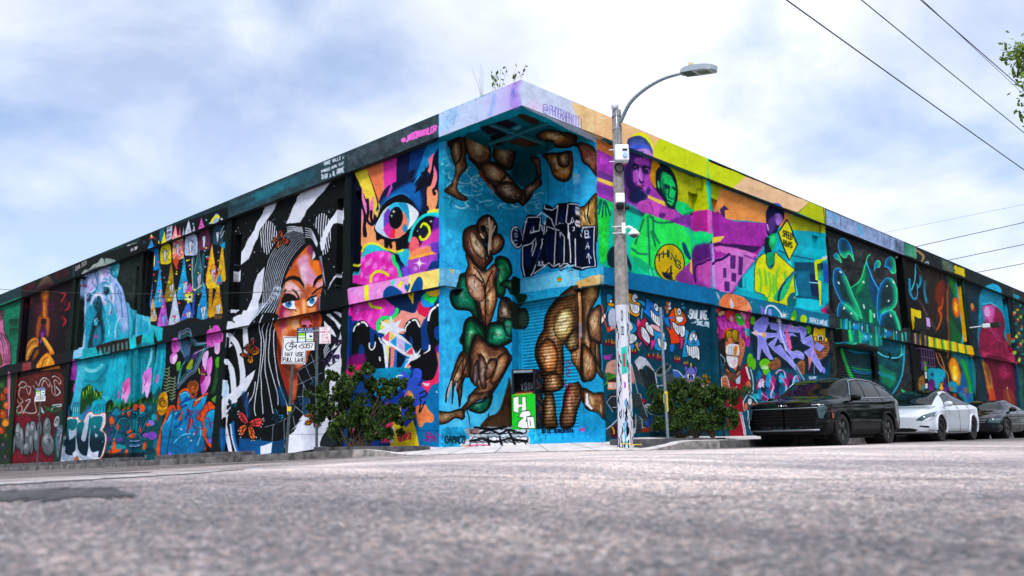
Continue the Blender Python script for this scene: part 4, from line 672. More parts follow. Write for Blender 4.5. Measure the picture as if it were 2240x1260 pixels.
 p('#3c54c0','940,640 1100,560 1110,640 1080,780 1060,840 1000,885 950,840',b=0);p('#f0d030','860,640 940,640 945,830 1000,885 1075,800 1100,900 1135,1085 820,1095',s=0,n=.08);p('#f04878','690,700 800,600 860,740 850,860 810,1050 720,1050 690,900',s=0);p('#e8e4ec','820,900 870,870 860,1050 815,1050',s=0)
 l('#c8285c','910,990 935,1040 955,985 940,960',3);text('#c8285c','KSRST',935,1030,1060,1010,70,2.6,jit=.2);text('#a01c60','SERA',1200,1010,1330,1040,70,2,jit=.3);l('#141c28','870,930 1412,915',.8,a=.6);l('#a01c60','1330,940 1400,1030',2)
 for q in ['1145,510 1205,480 1210,530 1150,560 1160,600 1145,720 1210,590','700,560 760,470 800,520 740,600']:l('#131a2c',q,3)
 e('#e860c0',1010,560,34,60,b=1);p('#f0a850','1010,480 1060,500 1080,560 1040,600',b=2)
def limb(q,base='#6b4630',hi='#c09a70',mid='#8c5c38',o='#14100e',ow=3.2,hb=9,hs=.55,seed=0):
 """a painted limb: black outline, brown flesh, pale ridge and brush marks"""
 gr=hx(base);gr=gr[1]>gr[0];base=mixc(base,'#0c4434' if gr else '#9c6c4c',.15);mid=mixc(mid,'#1c8c5c' if gr else '#b88462',.2);hi=mixc(hi,'#50e0a0' if gr else '#f0c898',.38)
 c=P_(q);ctr=c.mean(0);p(base,q,n=.3);keep=CLIP[0]
 qq=smooth(c,True);r=cover(qq);M=np.zeros((CH,CW),np.float32)
 if r is not None:m,x0,y0=r;M[y0:y0+m.shape[0],x0:x0+m.shape[1]]=m
 CLIP[0]=M if keep is None else M*keep
 v=(np.array([float(t)for t in q.replace(',',' ').split()])if isinstance(q,str)else np.array(q)).reshape(-1,2);g=v.mean(0);sz=np.ptp(v,axis=0).max()
 p(mid,((v-g)*.8+g).ravel(),b=hb,a=.9,n=.3);p(hi,((v-g)*hs*np.array([.8,1])+g+np.array([-sz*.02,-sz*.03])).ravel(),b=hb,a=.9,n=.35);p(mixc(hi,'#fff0d8',.6),((v-g)*hs*np.array([.4,.7])+g+np.array([-sz*.04,-sz*.05])).ravel(),b=hb*.7,a=.75,n=.3)
 R_=np.random.default_rng(int(abs(g[0]*3+g[1]))+seed)
 ax=np.linalg.svd(v-g)[2][0];nx=np.array([-ax[1],ax[0]]);wd=np.abs((v-g)@nx).max();ln=np.abs((v-g)@ax).max()
 for k in range(14):
  t=(R_.random()-.5)*1.6*wd;s0=(R_.random()-.6)*ln;s1=s0+ln*(.3+R_.random()*.7);bend=(R_.random()-.5)*wd*.9
  a=g+nx*t+ax*s0;b=g+nx*(t+bend)+ax*(s0+s1)/2;c_=g+nx*t*.6+ax*s1
  l([hi,o,mixc(hi,'#c8502c',.4),mixc(hi,'#8c96c4',.5),'#f4dcb4' if not gr else '#60e8b0',o,mid][k%7],[*a,*b,*c_],.7+R_.random()*1.5,a=.7,b=.5,w2=.3)
 sm=smooth(np.array(v),True,6);m_=len(sm)
 for k,sc_ in enumerate((.86,.66,.44)):
  i0=int(R_.random()*m_);ar=np.roll(sm,-i0,0)[:max(3,int(m_*(.3+.3*R_.random())))];l([o,hi,mid,'#e0c090',o,hi][k],((ar-g)*sc_+g+R_.normal(size=2)*sz*.015).ravel(),1.6,s=0,a=.55,b=1.,w2=.5)
 stroke(o,np.concatenate([qq,qq[:1]]),ow*3.4,.42,b=2.4);stroke(o,np.concatenate([qq,qq[:1]]),ow*1.4,.55,b=1)
 CLIP[0]=keep
 stroke(o,np.concatenate([qq,qq[:1]]),max(ow*.5,.9),.85 if ow>3.5 else.6,b=.4)
def m_notch():
 F();clip('960,170 1328,170 1328,1000 960,1000')
 p('#2ea4dc','960,220 1330,220 1330,1000 960,1000',s=0,n=.12)
 # left return: lighter edge band
 p('#4cbcf0','968,300 1010,320 1010,1000 968,1000',s=0,b=4,a=.8,n=.15);p('#34b0e8','1010,440 1140,480 1142,900 1010,860',b=12,a=.8);p('#6cccf4','980,860 1120,880 1120,930 980,960',b=14,a=.7)
 # right part above the ledge
 p('#2ca4d8','1186,300 1310,310 1312,600 1186,610',s=0);p('#2298c8','1190,470 1254,470 1254,600 1190,600',s=0,b=3)
 # swirls of water under the figure
 F(950,150,4.065)
 p('#16788c','90,620 500,560 960,700 970,1400 85,1400',b=20,a=.55)
 R_=np.random.default_rng(5)
 for k in range(110):
  x=110+R_.random()*840;y=820+R_.random()*420
  if 640<x<960 and y<1000:continue
  th=R_.random()*3;rr=30+R_.random()*80;pts=[]
  for t in np.linspace(0,2.4,6):pts+=[x+rr*math.cos(th+t),y+rr*.6*math.sin(th+t)]
  l(['#c4e4f0','#7cc8e0','#0f5a6c','#e4f4fa','#14788c'][k%5],pts,1.2+R_.random()*2.8,a=.6,b=1)
 p('#104c58','720,820 880,800 900,960 800,1050 700,980 680,900',b=3);p('#0d5664','700,700 900,700 900,800 730,810',b=3)
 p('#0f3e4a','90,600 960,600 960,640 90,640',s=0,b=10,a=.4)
 # the upside down diving figure, left and middle
 l('#5cb8dc','90,640 120,820 180,890',7,b=2,a=.7)
 limb('120,650 240,610 290,680 280,800 290,880 230,960 200,1060 230,1110 285,1140 290,1170 250,1175 180,1150 110,1110 90,1080 150,1020 190,900 160,800 140,720','#4c3828','#9c7c58','#6c5038',hs=.45)
 limb('160,655 235,640 250,760 215,840 180,850 150,760','#5c4430','#a08058','#7c603c')
 limb('270,600 380,570 470,640 510,760 480,830 420,850 340,820 290,740','#4c3c2c','#98845c','#74583c',hs=.5)
 limb('530,700 600,660 710,680 720,780 690,880 640,900 560,840 525,780','#2c241c','#6c5c48','#4c3c2c')
 limb('300,790 420,850 520,820 640,920 760,1060 800,1060 880,1000 900,970 940,980 950,1030 900,1060 840,1160 790,1220 750,1190 700,1200 620,1180 540,1110 520,1050 420,960 390,890','#3c2e24','#8c7058','#5c4434',hs=.35,ow=4)
 limb('420,850 520,830 640,930 600,1000 540,1010 460,960','#5c4430','#b09470','#805c40');limb('540,1040 660,1000 780,1080 760,1170 640,1160 560,1100','#3c3028','#7c7060','#4c4034');limb('800,1060 880,1010 930,960 945,1020 880,1090 810,1170','#44342a','#8c7058','#5c4838')
 l('#8c3c28','400,900 460,1010 540,1090',5,b=2,a=.8);limb('850,790 930,790 940,880 950,960 910,960 900,860','#3c2c20','#94744c','#6c5034',hs=.4)
 limb('960,760 1000,745 1110,740 1230,740 1220,960 1150,1010 1060,960 1020,850','#4a3420','#a07848','#70502c',hs=.45);p('#c8843c','1090,920 1130,880 1200,900 1190,950 1130,970',b=5,a=.8);e('#a8b0b0',1150,915,26,16,b=4,a=.8);limb('1100,760 1200,740 1190,860 1110,860','#3c2c20','#80603c','#5c4430')
 limb('1270,660 1330,650 1440,740 1442,950 1420,940 1370,870 1320,830 1290,740','#4a3024','#a8785c','#70483c',hs=.4);e('#7c2c24',1350,760,30,40,b=6,a=.7)
 p('#e8f0fa','1236,920 1300,935 1305,1015 1270,1005 1240,1030',s=0);p('#50b0dc','1232,740 1280,780 1310,860 1440,960 1440,1150 1236,1180',s=0,b=3,a=.6)
 # soffit: rim teal, inside dark figures
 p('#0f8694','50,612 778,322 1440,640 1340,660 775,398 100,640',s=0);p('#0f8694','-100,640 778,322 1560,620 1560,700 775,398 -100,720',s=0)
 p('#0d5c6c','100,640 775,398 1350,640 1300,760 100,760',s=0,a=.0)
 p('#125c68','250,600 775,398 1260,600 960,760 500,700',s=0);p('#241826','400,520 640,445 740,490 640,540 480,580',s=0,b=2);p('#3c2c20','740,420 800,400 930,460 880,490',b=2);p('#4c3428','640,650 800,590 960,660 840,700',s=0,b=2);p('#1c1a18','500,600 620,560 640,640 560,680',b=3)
 limb('900,590 1000,540 1240,580 1240,680 1100,700 1040,640 960,640','#3c2a1c','#94703c','#5c4028');l('#7cb8c8','600,640 780,560 980,480',6,a=.5,b=2);l('#a8c8d0','660,560 760,510',7,a=.5,b=2);l('#0a3c48','700,600 1000,480',3)
 # left figure: kneeling, hands at the face
 F(940,440,4.5)
 limb('290,730 380,700 420,850 460,1000 500,1160 440,1160 390,1080 260,1060 205,990 200,890 240,860 270,790','#0c3a2c','#128060','#0f5c48',ow=5,hs=.35)
 limb('350,520 420,560 480,640 540,690 620,620 680,600 660,720 640,800 660,900 660,1000 600,1180 545,1235 520,1200 480,1100 470,1000 400,930 350,820 350,700 370,620','#7c4c34','#d0a080','#a06c4c',hs=.6,ow=3.5)
 limb('360,740 420,715 480,760 530,840 530,960 480,990 400,930 360,840','#a07060','#d8b8b0','#b88870',ow=1.5,hs=.6);limb('560,900 640,830 655,960 620,1080 560,1130 545,1000','#8c5c40','#d8a070','#a87048',ow=1.5)
 for q in ['430,640 520,760 545,900','620,680 560,800 545,900','545,840 540,1000 545,1230','480,1000 500,1100 520,1200','440,720 520,800']:l('#241812',q,3,b=.5)
 limb('640,580 680,540 760,560 805,640 800,720 760,780 740,900 700,960 650,900 640,800 680,690 650,650','#0b4028','#1c9c64','#12683c',ow=4,hs=.45)
 limb('730,780 800,770 880,760 890,820 870,900 800,910 760,850 690,820','#0c3824','#1c7c4c','#0f5c38',ow=4,hs=.4)
 p('#14161a','830,910 960,920 920,1010 880,1015 850,980',b=1)
 limb('340,280 420,240 480,260 560,480 620,560 560,640 540,680 460,640 400,560 340,480 325,380','#3c241c','#a87860','#6c3c30',ow=6,hs=.3)
 limb('390,310 430,300 480,370 540,460 550,560 500,560 440,500 400,420','#b09880','#e8d8b8','#c8a888',ow=2,hs=.6);limb('620,340 680,320 735,390 700,480 620,530 590,460','#6c4434','#e0a878','#b87c54',ow=5,hs=.5)
 limb('470,200 540,135 610,150 655,220 655,300 600,340 560,420 530,370 475,300','#4c3428','#b0a080','#7c6050',ow=6,hs=.4);e('#14110f',530,270,26,40,-20,b=2);l('#e0c8b0','580,160 590,300 580,480 570,560',4,b=1);l('#d8b090','610,200 600,340 600,480',4,b=1);l(K,'560,300 560,420 575,560',4);l('#241a14','545,520 550,610',2.5);l('#e0c0a8','500,320 530,360',4,b=1);l('#c8b8a0','640,240 600,340',3,b=1)
 # lap and arms
 limb('340,1260 360,1160 430,1140 520,1200 560,1260 540,1400 300,1400','#0c3c2c','#1ca070','#126448',ow=5)
 limb('720,960 780,950 820,1020 850,1080 900,1060 960,1050 980,1120 960,1200 900,1240 840,1230 780,1180 740,1240 660,1200','#241e1c','#5c5854','#3c3430',ow=4,hs=.3);limb('690,980 740,960 800,1040 860,1180 830,1220 760,1160 700,1160 660,1180','#2c2824','#6c645c','#443c38',ow=3,hs=.4)
 F(950,680,3.9375)
 limb('260,100 300,60 350,70 420,130 445,200 430,260 380,210 340,230 310,340 300,480 250,460 245,340 240,250','#0c3824','#1c9058','#0f5c3c',ow=5,hs=.45)
 limb('450,130 520,90 600,100 670,160 685,220 640,280 560,310 480,300 430,260','#10302a','#20a074','#145c4c',ow=5,hs=.5);limb('590,90 640,60 690,90 680,200 620,210','#14382e','#1c8060','#12584c',ow=2)
 limb('370,200 430,250 500,300 600,310 650,370 675,400 640,470 560,620 520,680 470,740 400,760 290,780 310,720 370,650 340,640 300,560 300,400 330,260','#4a3026','#b08460','#7c5440',ow=4.5,hs=.55)
 limb('380,370 430,400 460,500 440,560 450,650 420,670 390,600 380,480','#5c4038','#a89098','#7c5c50',ow=3);limb('550,400 610,360 640,400 600,520 520,630 480,600 520,500','#6c4430','#c89060','#9c6440',ow=3);limb('470,420 540,420 520,520 450,600 440,540','#4c3428','#9c7050','#6c4838',ow=2.5);limb('340,470 370,420 385,520 380,600 350,650 330,600','#3c3438','#707090','#4c4858',ow=2.5)
 limb('230,350 290,380 300,560 250,580 235,690 215,830 200,740 180,640 160,700 150,800 150,700 160,600 120,700 95,790 100,700 130,620 180,460','#4c3628','#c0987c','#806048',ow=4,hs=.35)
 for q in ['250,400 230,560 170,640','280,420 240,560 200,700','240,420 190,520 150,620','270,540 240,640 215,800']:l('#1c1410',q,2.5,b=.5);
 l('#d8b0a0','150,600 120,690 104,760',4,b=1);l('#b0a8b8','190,620 176,700',3,b=1);p('#18100c','98,740 106,740 96,800',s=0);p('#18100c','210,780 222,780 217,840',s=0);p('#18100c','148,760 158,760 152,815',s=0)
 limb('280,800 380,790 490,720 490,780 460,850 400,880 330,870 270,830','#0c4030','#1c9468','#10604a',ow=4,hs=.4);limb('280,780 300,720 400,700 500,690 430,750 340,800 270,860 240,920 220,860','#3c2820','#80583c','#543828',ow=3,hs=.3)
 limb('-20,860 120,870 200,850 240,850 262,900 240,940 180,920 90,970 -20,960','#7c5838','#d8a870','#a87c50',ow=5,hs=.5);p('#2fa0d0','-40,840 78,850 76,990 -40,990',s=0,a=.0)
 text('#0c1820','DEL TERRAMAR 2023',280,862,470,880,20,1.2,arc=-.6,jit=.2)
 p('#3c2a1c','400,1010 450,920 540,880 600,740 650,580 660,1010',b=2,n=.3);p('#5c4434','460,1000 520,920 580,880 620,780 640,1000',b=8,a=.7)
 # step writing
 p('#2f9cc4','60,1005 960,1005 960,1200 60,1200',s=0,n=.3);p('#b8c0c8','290,1010 780,1010 800,1070 820,1130 760,1175 260,1170 240,1120 300,1090',b=2,n=.3)
 for y in (1040,1105,1150):
  for k in range(9):x=330+k*52+(y%7)*4;e(K,x,y,38,22);
  for k in range(9):x=330+k*52+(y%7)*4;e('#dfe4ee',x,y-2,28,15)
 for q in ['390,1050 480,1030 560,1060 640,1030 760,1060','300,1120 420,1100 520,1130 640,1100 800,1130','340,1000 500,1020 620,1000','460,1090 470,1160','560,1080 580,1170','640,1040 700,1160']:l('#0b0d12',q,5,a=.9)
 l('#e04878','260,1165 400,1150 560,1176 780,1172',2.5,a=.8);l('#f0a060','240,1155 330,1172',2);text('#16303c','GAMACO',95,1140,270,1138,56,3,jit=.15);p('#7c3c30','300,1015 380,1015 380,1060 300,1060',s=0,a=.6,b=3)
 F(1120,580,3.15);text('#0d1c2c','XD.EL.TERRORISTA',200,1155,425,1152,24,2.4,jit=.1);p('#e050a0','462,1120 500,1118 500,1140 462,1145',s=0,b=1)
 for k in range(6):l('#0f6c90',[100+k*80,1162,104+k*80,1195],1,a=.6)
 # shutter side
 F(1120,580,3.15);p('#2a9ac4','40,190 470,100 500,1110 45,1118',s=0,n=.1);p('#1c80a8','0,200 42,190 50,1110 0,1110',s=0)
 p('#0d2418','0,80 45,95 50,190 0,200',b=1);p('#0c2c1c','20,200 100,205 80,260 50,275',b=1);p('#232824','0,250 60,290 100,295 120,360 100,430 55,440 0,420',b=1);e('#3c5448',75,370,34,50,b=5,a=.7)
 limb('240,340 330,220 400,150 470,120 470,330 440,440 400,520 360,540 350,700 355,830 300,870 230,930 220,1110 310,1110 290,900 340,860 320,1000','#3c2a1c','#7c5c34','#54402a',ow=0.1,hs=.1)if False else None
 limb('235,340 330,215 400,150 460,130 460,400 420,490 360,545 355,640 358,820 300,870 215,880 215,780 160,620 180,500 220,440','#4a3420','#8c6840','#644628',ow=5,hs=.3)
 limb('290,400 330,320 400,290 430,360 410,460 350,515 300,480','#a08850','#e8e0a8','#c0ac70',ow=2,hs=.6,hb=9);limb('180,590 230,510 290,530 320,620 300,730 250,750 200,690','#8c5c34','#e09858','#b87444',ow=3,hs=.6,hb=9)
 limb('230,760 320,740 350,830 290,870 230,880','#4c3424','#a07448','#6c4c30',ow=3);limb('225,880 280,880 300,1000 310,1112 215,1112','#3c2c1c','#7c5c38','#544028',ow=3,hs=.5)
 limb('410,600 460,430 480,420 480,760 440,700 410,660','#5c3c24','#c08850','#8c6038',ow=3,hs=.4);limb('370,540 440,430 462,560 410,600','#3c3020','#6c5c38','#4c4028',ow=3)
 limb('335,1112 345,980 380,830 430,790 470,830 480,900 450,1000 420,1112','#3a281c','#9c7450','#64462e',ow=4,hs=.4);p('#2a9ac4','360,545 410,610 405,680 480,790 380,830 358,830',s=0,n=.1)
 for q in ['370,670 390,660 400,690 370,700 400,730 370,750 400,770','365,860 400,810 395,870 370,930 365,960 400,970 410,900 380,860','372,780 365,830 385,840']:l('#8c1c3c',q,2)
 p('#e4b070','456,110 488,130 492,780 466,770',s=0,g=('#b06a6c',90),n=.3);p('#9c9cb0','460,400 486,380 486,500 462,500',b=3,a=.8,s=0)
 # end face of the right wall
 p('#2a98c4','492,110 612,30 632,1130 500,1150',s=0);limb('480,160 520,120 600,90 600,200 560,280 530,340 520,420 545,520 600,520 610,760 580,700 560,780 520,800 470,770 480,400','#4c3828','#a88060','#6c5038',ow=4,hs=.4)
 limb('520,350 560,300 612,290 618,520 560,520 525,470','#5c4434','#b8906c','#7c5c44',ow=3.5,hs=.5);limb('540,530 570,515 625,540 580,540 580,640 620,740 640,790 600,760 545,640','#5c3c28','#d8b080','#94683c',ow=4,hs=.4);e('#c8a058',545,190,26,34,b=5,a=.6);limb('480,560 520,560 570,640 575,760 520,800 475,770','#5c4028','#b88c60','#80583c',ow=4,hs=.5)
 limb('470,860 500,850 560,880 632,890 640,1060 580,1020 510,990 480,930','#54381f','#b88454','#80583a',ow=4,hs=.4);p('#f0f4fa','505,885 520,880 525,950 555,985 545,995 505,960',s=0)
 e('#2a98c4',560,1080,60,70,b=6,a=.8)
 # ledge
 p('#58b4e0','55,85 450,20 470,130 55,192',s=0,g=('#8cd0ee',0));p('#4cb0dc','390,40 605,5 608,100 480,130 470,30',s=0);p('#c89c60','450,110 605,65 608,130 470,145',b=1,g=('#e8c890',0));e('#2f9c4c',326,100,17,18);l('#e85c3c','312,100 342,98',4);l('#f0a040','314,106 340,104',1.6)
 F(940,440,4.5);p('#7cc0e8','128,655 305,685 240,880 128,832',s=0,n=.1);p('#f0b838','205,670 230,672 218,715',b=2);p('#101418','230,860 330,860 260,930 220,900',b=4)
 for k in range(24):x=140+(k*29)%160;y=600+(k*17)%70;e('#16302c',x,y,4,7,k*30,a=.7)
 # SCAR letters on the upper right
 F(1100,420,4.846)
 limb('790,180 870,140 1000,30 1000,500 960,480 880,380 820,400 790,300','#7c6434','#d0b060','#a08444',ow=4,hs=.5);l('#241c10','920,100 900,260 930,340',3);l('#241c10','860,180 880,300',2)
 p('#3c1c28','620,380 700,380 780,480 760,720 640,720 600,600',b=3)
 NV='#0d1c44'
 S_='265,255 400,265 400,350 420,350 415,420 500,250 430,190 440,140 480,150 530,180 560,160 580,140 690,130 700,120 780,130 775,190 790,290 770,340 840,470 845,380 970,360 975,600 980,795 880,800 830,820 720,790 690,760 610,830 600,790 500,800 470,760 330,860 300,880 230,890 205,800 205,560 215,440 240,330'
 p('#0a1020',S_,s=0);l('#0a1020',S_+' 265,255',7,s=0);p('#dfe4f0',S_,s=0,a=.0)
 for q in ['275,265 400,268 385,415 330,420 290,430 310,370 325,355 325,420','385,415 290,435','230,320 265,265','220,440 240,330 255,300','210,560 215,450','215,575 300,545 350,490 350,560 310,680 300,660 320,540','205,580 210,780 235,890','300,885 330,830 420,540 415,500 430,500','400,350 415,370 420,420','430,230 520,290 545,380 560,400 555,560 545,770','440,140 440,170 520,190 555,170 580,140','415,215 360,260','440,360 430,460 460,420 465,370 545,400','440,350 460,290 450,350','580,140 565,360 605,335 620,250 640,340 600,335','690,130 670,330 690,340 690,500','560,400 600,410','610,430 650,480 650,745','605,430 610,500','705,125 780,130 770,190 790,280 770,340 835,480 850,375','720,330 740,270 755,320 730,330','735,380 755,375 750,415 735,415','690,345 720,340','690,430 700,440 720,750','765,500 770,790 800,795','845,380 970,365 962,540 975,790 870,800 830,810','330,865 440,790 480,750 540,790 600,760 620,790 640,760 690,760','440,790 440,770','600,780 615,820 700,770 720,790']:
  l('#e6eaf5',q,2.4,s=0)
 for(x,y,w_,h_)in [(260,300,60,90),(240,600,60,180),(460,470,70,240),(600,200,60,120),(740,150,30,80),(790,560,40,200),(880,420,70,330),(590,500,40,200),(340,600,60,160)]:p(NV,[x,y,x+w_,y,x+w_,y+h_,x,y+h_],b=3,a=.8,n=.4)
 e('#0a1020',145,480,72,130,-6);e('#e6eaf5',145,480,65,120,-6);e('#0c1838',150,478,54,106,-6);p('#0a1020','190,510 215,520 212,560 190,545');text('#e6eaf5','E',130,412,175,412,34,1.8);text('#e6eaf5','S',125,480,170,480,42,1.8);text('#e6eaf5','C',115,560,165,560,46,2)
 text('#dfe6f0','&&',375,785,445,785,50,2);text('#e6eaf5','B',870,480,925,480,70,2.2);l('#e6eaf5','870,490 925,480',2);text('#e6eaf5','A',880,605,935,600,70,2.2);l('#e6eaf5','908,650 915,760',2);l('#e6eaf5','888,700 908,645 935,705',2,s=0);text('#8fd0d8','BEAST',700,798,760,790,18,1.4,jit=.2)
 # corner fascia, pale
 F(950,150,4.065);p('#c2d2f2','45,400 776,85 776,325 45,615',s=0,n=.04,g=('#c4b4ee',0,.45,.9));p('#9cc4ee','60,470 160,350 220,400 160,500 60,560',b=14,a=.8);p('#a98fe0','700,110 776,85 776,325 680,340',b=10,a=.8);l('#8cb0ec','540,220 520,330 500,420',9,b=4,a=.6)
 text('#5c7cc8','TRE',690,250,720,240,70,1.2,jit=.3,a=.7);p('#d6ddf4','778,85 1600,440 1600,740 778,325',s=0,n=.03);p('#cdd9f2','790,100 1250,290 1150,400 800,310',b=16,a=.7);p('#f4c890','1240,290 1600,440 1600,740 1500,640 1320,540 1270,420',b=8,g=('#f4d0a8',0));e('#e8d0f4',900,330,80,40,b=16,a=.7)
 text('#8c80cc','@',968,388,1032,412,82,2.0);text('#8c80cc','PHDGRAPHITTI',1030,405,1322,528,88,1.7,sp=.16,lean=-.02)
 for k in range(12):x=80+k*58;y=400-(x-50)*.425;l('#4c5468',[x,y+2,x+1,y+8+RNG.random()*10],1.2,a=.7)
def smile(c,x,y,s_,rot=0,teeth=4,kind=0):
 """a grinning cartoon bird"""
 R=lambda q:rotp(q,x,y,s_,rot)
 q={0:'-40,-60 20,-90 60,-40 60,30 20,80 -30,60 -50,0',1:'-60,-90 0,-40 60,0 70,50 30,90 -30,60 -60,0'}[kind]
 p(c,R(q),n=.08,o='#08161c',ow=2.4);p('#f2f4fa',R('-44,-4 -10,14 50,20 56,34 30,72 -14,56 -40,24'),o='#08161c',ow=1.6)
 for k in range(teeth):t=(k+1)/(teeth+1);l('#5c7080',R([-44+t*96,-2+t*22,-38+t*84,26+t*34]),1.1)
 for ex in (-12,20):e('#f2f4fa',*R([ex,-34]),15*s_,20*s_,rot,o='#08161c',ow=1.4);e('#101820',*R([ex+3,-30]),5*s_,7*s_)
def m_R1():
 F(1290,270,3.407);clip('30,100 20,-120 885,270 885,430 935,1230 1000,2500 120,2500')
 Y,PU,GR,TQ='#b4c020','#a848b4','#20dc78','#18b8a4'
 p('#f4c494','0,-120 880,270 880,425 50,110',s=0,n=.05);p('#e8b48c','0,40 300,180 240,190 0,90',b=6,a=.5);p('#c8d828','480,175 500,130 540,122 880,268 884,425 470,250',s=0,n=.06);l('#b89878','230,20 300,80 420,120',1,a=.6)
 e('#e8f020',370,180,98,105,b=3);
 # upper field
 p('#e8904c','48,115 440,280 460,560 55,560',s=0);p('#e88a50','48,120 180,180 180,260 50,190',s=0);p(PU,'52,190 180,255 300,330 440,420 470,480 600,640 800,690 800,820 400,690 56,560',s=0,n=.15);p('#70408c','55,350 180,400 180,460 56,400',s=0,b=4);p('#6a3c90','55,450 200,500 300,560 56,520',b=8,a=.7);p('#f8d060','55,402 180,445 180,475 55,428',s=0);p('#f8d060','245,468 285,478 285,505 245,495',s=0)
 p('#c88c10','440,270 520,320 500,480 470,470 440,400',n=.2);p('#acb41c','570,320 780,410 790,660 640,580 600,420',s=0,n=.15);p('#b8c41c','780,400 880,425 890,650 790,660',s=0);p('#8c9414','785,485 838,500 840,520 800,510 800,650 786,655',s=0)
 # big purple man
 head='280,150 300,110 370,98 430,140 465,210 460,300 440,430 450,520 400,590 340,600 280,570 250,500 255,400 275,300'
 p('#4c2c70',head,n=.15);p('#3c4c88','278,170 300,115 370,98 430,135 462,205 450,230 400,190 320,195 280,210',b=1,n=.2);p('#4c64c8','290,185 340,150 420,160 455,200 420,220 350,200 300,215',b=3);p('#c894dc','340,205 420,195 460,230 462,255 340,225',b=3);
 p('#b050b8','350,260 440,270 440,330 400,320 340,310',b=5);p('#b458bc','320,350 350,340 345,440 320,430',b=4);p('#c068c8','370,330 395,400 380,450 350,450',b=4);p('#b050b8','410,380 440,400 440,480 400,520 390,470',b=5);p('#2a1848','310,310 360,320 360,345 310,350',b=3);p('#2a1848','390,330 440,340 430,380 395,370',b=3);p('#201440','260,300 310,360 320,470 380,500 400,560 340,600 270,560 250,460',b=8,a=.85);l('#d890d8','350,455 380,470 410,495',4,b=1);l('#20123c','350,470 400,500',3);l('#20123c','365,420 380,445 400,440',3);p('#12244c','330,480 380,510 420,540 380,590 330,580',b=5)
 p('#8c4c9c','245,470 290,500 300,600 440,580 500,560 620,640 770,690 600,700 400,660 250,590',b=3,a=.6,n=.2);p('#c458b8','360,600 450,580 620,640 600,730 400,680',n=.15);p('#f8cc60','430,540 620,610 640,640 560,620 435,565',s=0);l('#70307c','440,590 470,660',2)
 p('#5c2c78','600,740 640,710 780,670 780,780 660,750',s=0,a=.6);e('#582c74',540,690,26,20,b=2)
 for q,c in [('300,260 290,330 300,400','#241048'),('330,280 350,270 380,272','#c070d0'),('345,350 355,380 350,430','#d888dc'),('372,340 368,400 385,430','#e0a0e4'),('420,340 440,360 435,420','#c868cc'),('300,430 330,470 340,520','#1c1440'),('380,500 410,510 420,540','#9850b4'),('280,220 330,210 400,220','#26305c'),('310,150 340,130 400,140','#5c74b0'),('300,170 360,150 430,180','#5c6ca0'),('395,250 430,262 455,262','#d8a8e8'),('262,420 256,460 262,500','#8c3ca4'),('405,450 430,440 440,420','#8c48b0')]:l(c,q,3,b=1.5,a=.75)
 l('#1a1038','312,318 335,308 362,322',3.2,b=.6);l('#1a1038','392,332 415,326 440,340',3.2,b=.6);e('#f0d0f4',338,330,7,3,a=.6);e('#f0d0f4',418,345,7,3,a=.6);p('#7c2c70','345,448 375,458 405,470 400,488 365,474',b=1,a=.9);l('#f0b0e8','352,452 378,462',2,a=.7,b=.6)
 # green head
 p('#0c1c2c','490,420 500,350 550,315 600,345 640,420 655,500 650,580 630,640 600,640 560,580 530,540 500,500');p('#20c868','540,370 600,400 630,470 640,500 620,610 590,610 560,560 540,500 530,470',b=3);p('#0b3c3c','550,460 580,470 590,490 560,500',b=2);p('#0b3c3c','610,480 640,490 630,510',b=2);l('#0b3030','590,480 585,550 600,560',2.5);l('#0b3030','580,580 620,600',3);p('#0b2434','540,450 570,560 600,640 560,600',b=3)
 for q,c in [('550,400 580,395 610,410','#50f090'),('600,430 620,450 630,470','#40e080'),('560,500 570,530 590,550','#0e6c50'),('545,420 540,450 545,480','#0c4c40'),('600,560 615,570 628,560','#0c3c38'),('575,590 600,600 620,590','#40f090'),('520,360 560,335 600,360','#1c3444'),('560,480 575,474 590,480','#0a2028'),('606,490 622,488 634,496','#0a2028')]:l(c,q,2.6,b=1,a=.8)
 p('#38e888','505,440 515,440 520,490 508,480',b=1);p('#1cc870','640,600 670,590 790,640 780,670 700,690 640,650',n=.15);l('#0f7848','700,690 780,660',3)
 # jersey
 p('#18b890','56,545 400,690 440,680 800,820 920,825 900,880 800,960 700,1190 80,1070 70,1000',s=0,n=.15);p('#30d84c','62,560 160,580 150,1000 75,1060',s=0,b=6,n=.2);p('#1cc8a8','250,600 380,680 330,900 300,1090 160,1040 150,700',b=8);
 for q in ['90,570 70,680','105,580 95,700','115,580 125,690','125,590 155,690','80,570 62,640']:l('#0c5c60',q,3.5,b=.6)
 p('#0f4c50','260,600 420,680 400,700 250,640',b=4,a=.7)
 p('#34e060','330,860 400,700 430,680 620,745 800,830 780,940 760,1060 700,1180 600,1180 500,1160 440,1100 430,1060 310,1000 305,930',n=.14);p('#28c888','700,780 900,830 900,890 790,940 760,860',b=5);
 for q in ['430,700 440,850 450,1080','460,800 490,920','310,930 360,970 430,980','440,690 500,740 620,745','400,720 340,900','470,700 480,820 520,900','690,900 720,970 750,1010']:l('#0c5c58',q,4,b=1.2,a=.85)
 p('#0c4468','690,890 720,920 755,1010 740,1020 700,960',b=1);p('#16a874','330,990 420,1040 520,1120 500,1150 420,1110 340,1040',b=2);for_=[('450,1090 460,1140',3),('480,1100 500,1150',3)]
 for q,w_ in for_:l('#60f0b0',q,w_)
 e('#101c24',595,1040,112,142,-4);e('#c8b018',595,1040,104,134,-4);e('#c89c18',560,1080,50,70,b=8,a=.6)
 for ch,x,y,dx,dy in [('T',502,1035,36,-14),('H',548,1005,30,-8),('I',578,1002,22,4),('N',606,1018,32,22),('G',640,1065,34,34)]:text('#0e2c3c',ch,x,y,x+dx*1.15,y+dy,52,2.6,sp=.1)
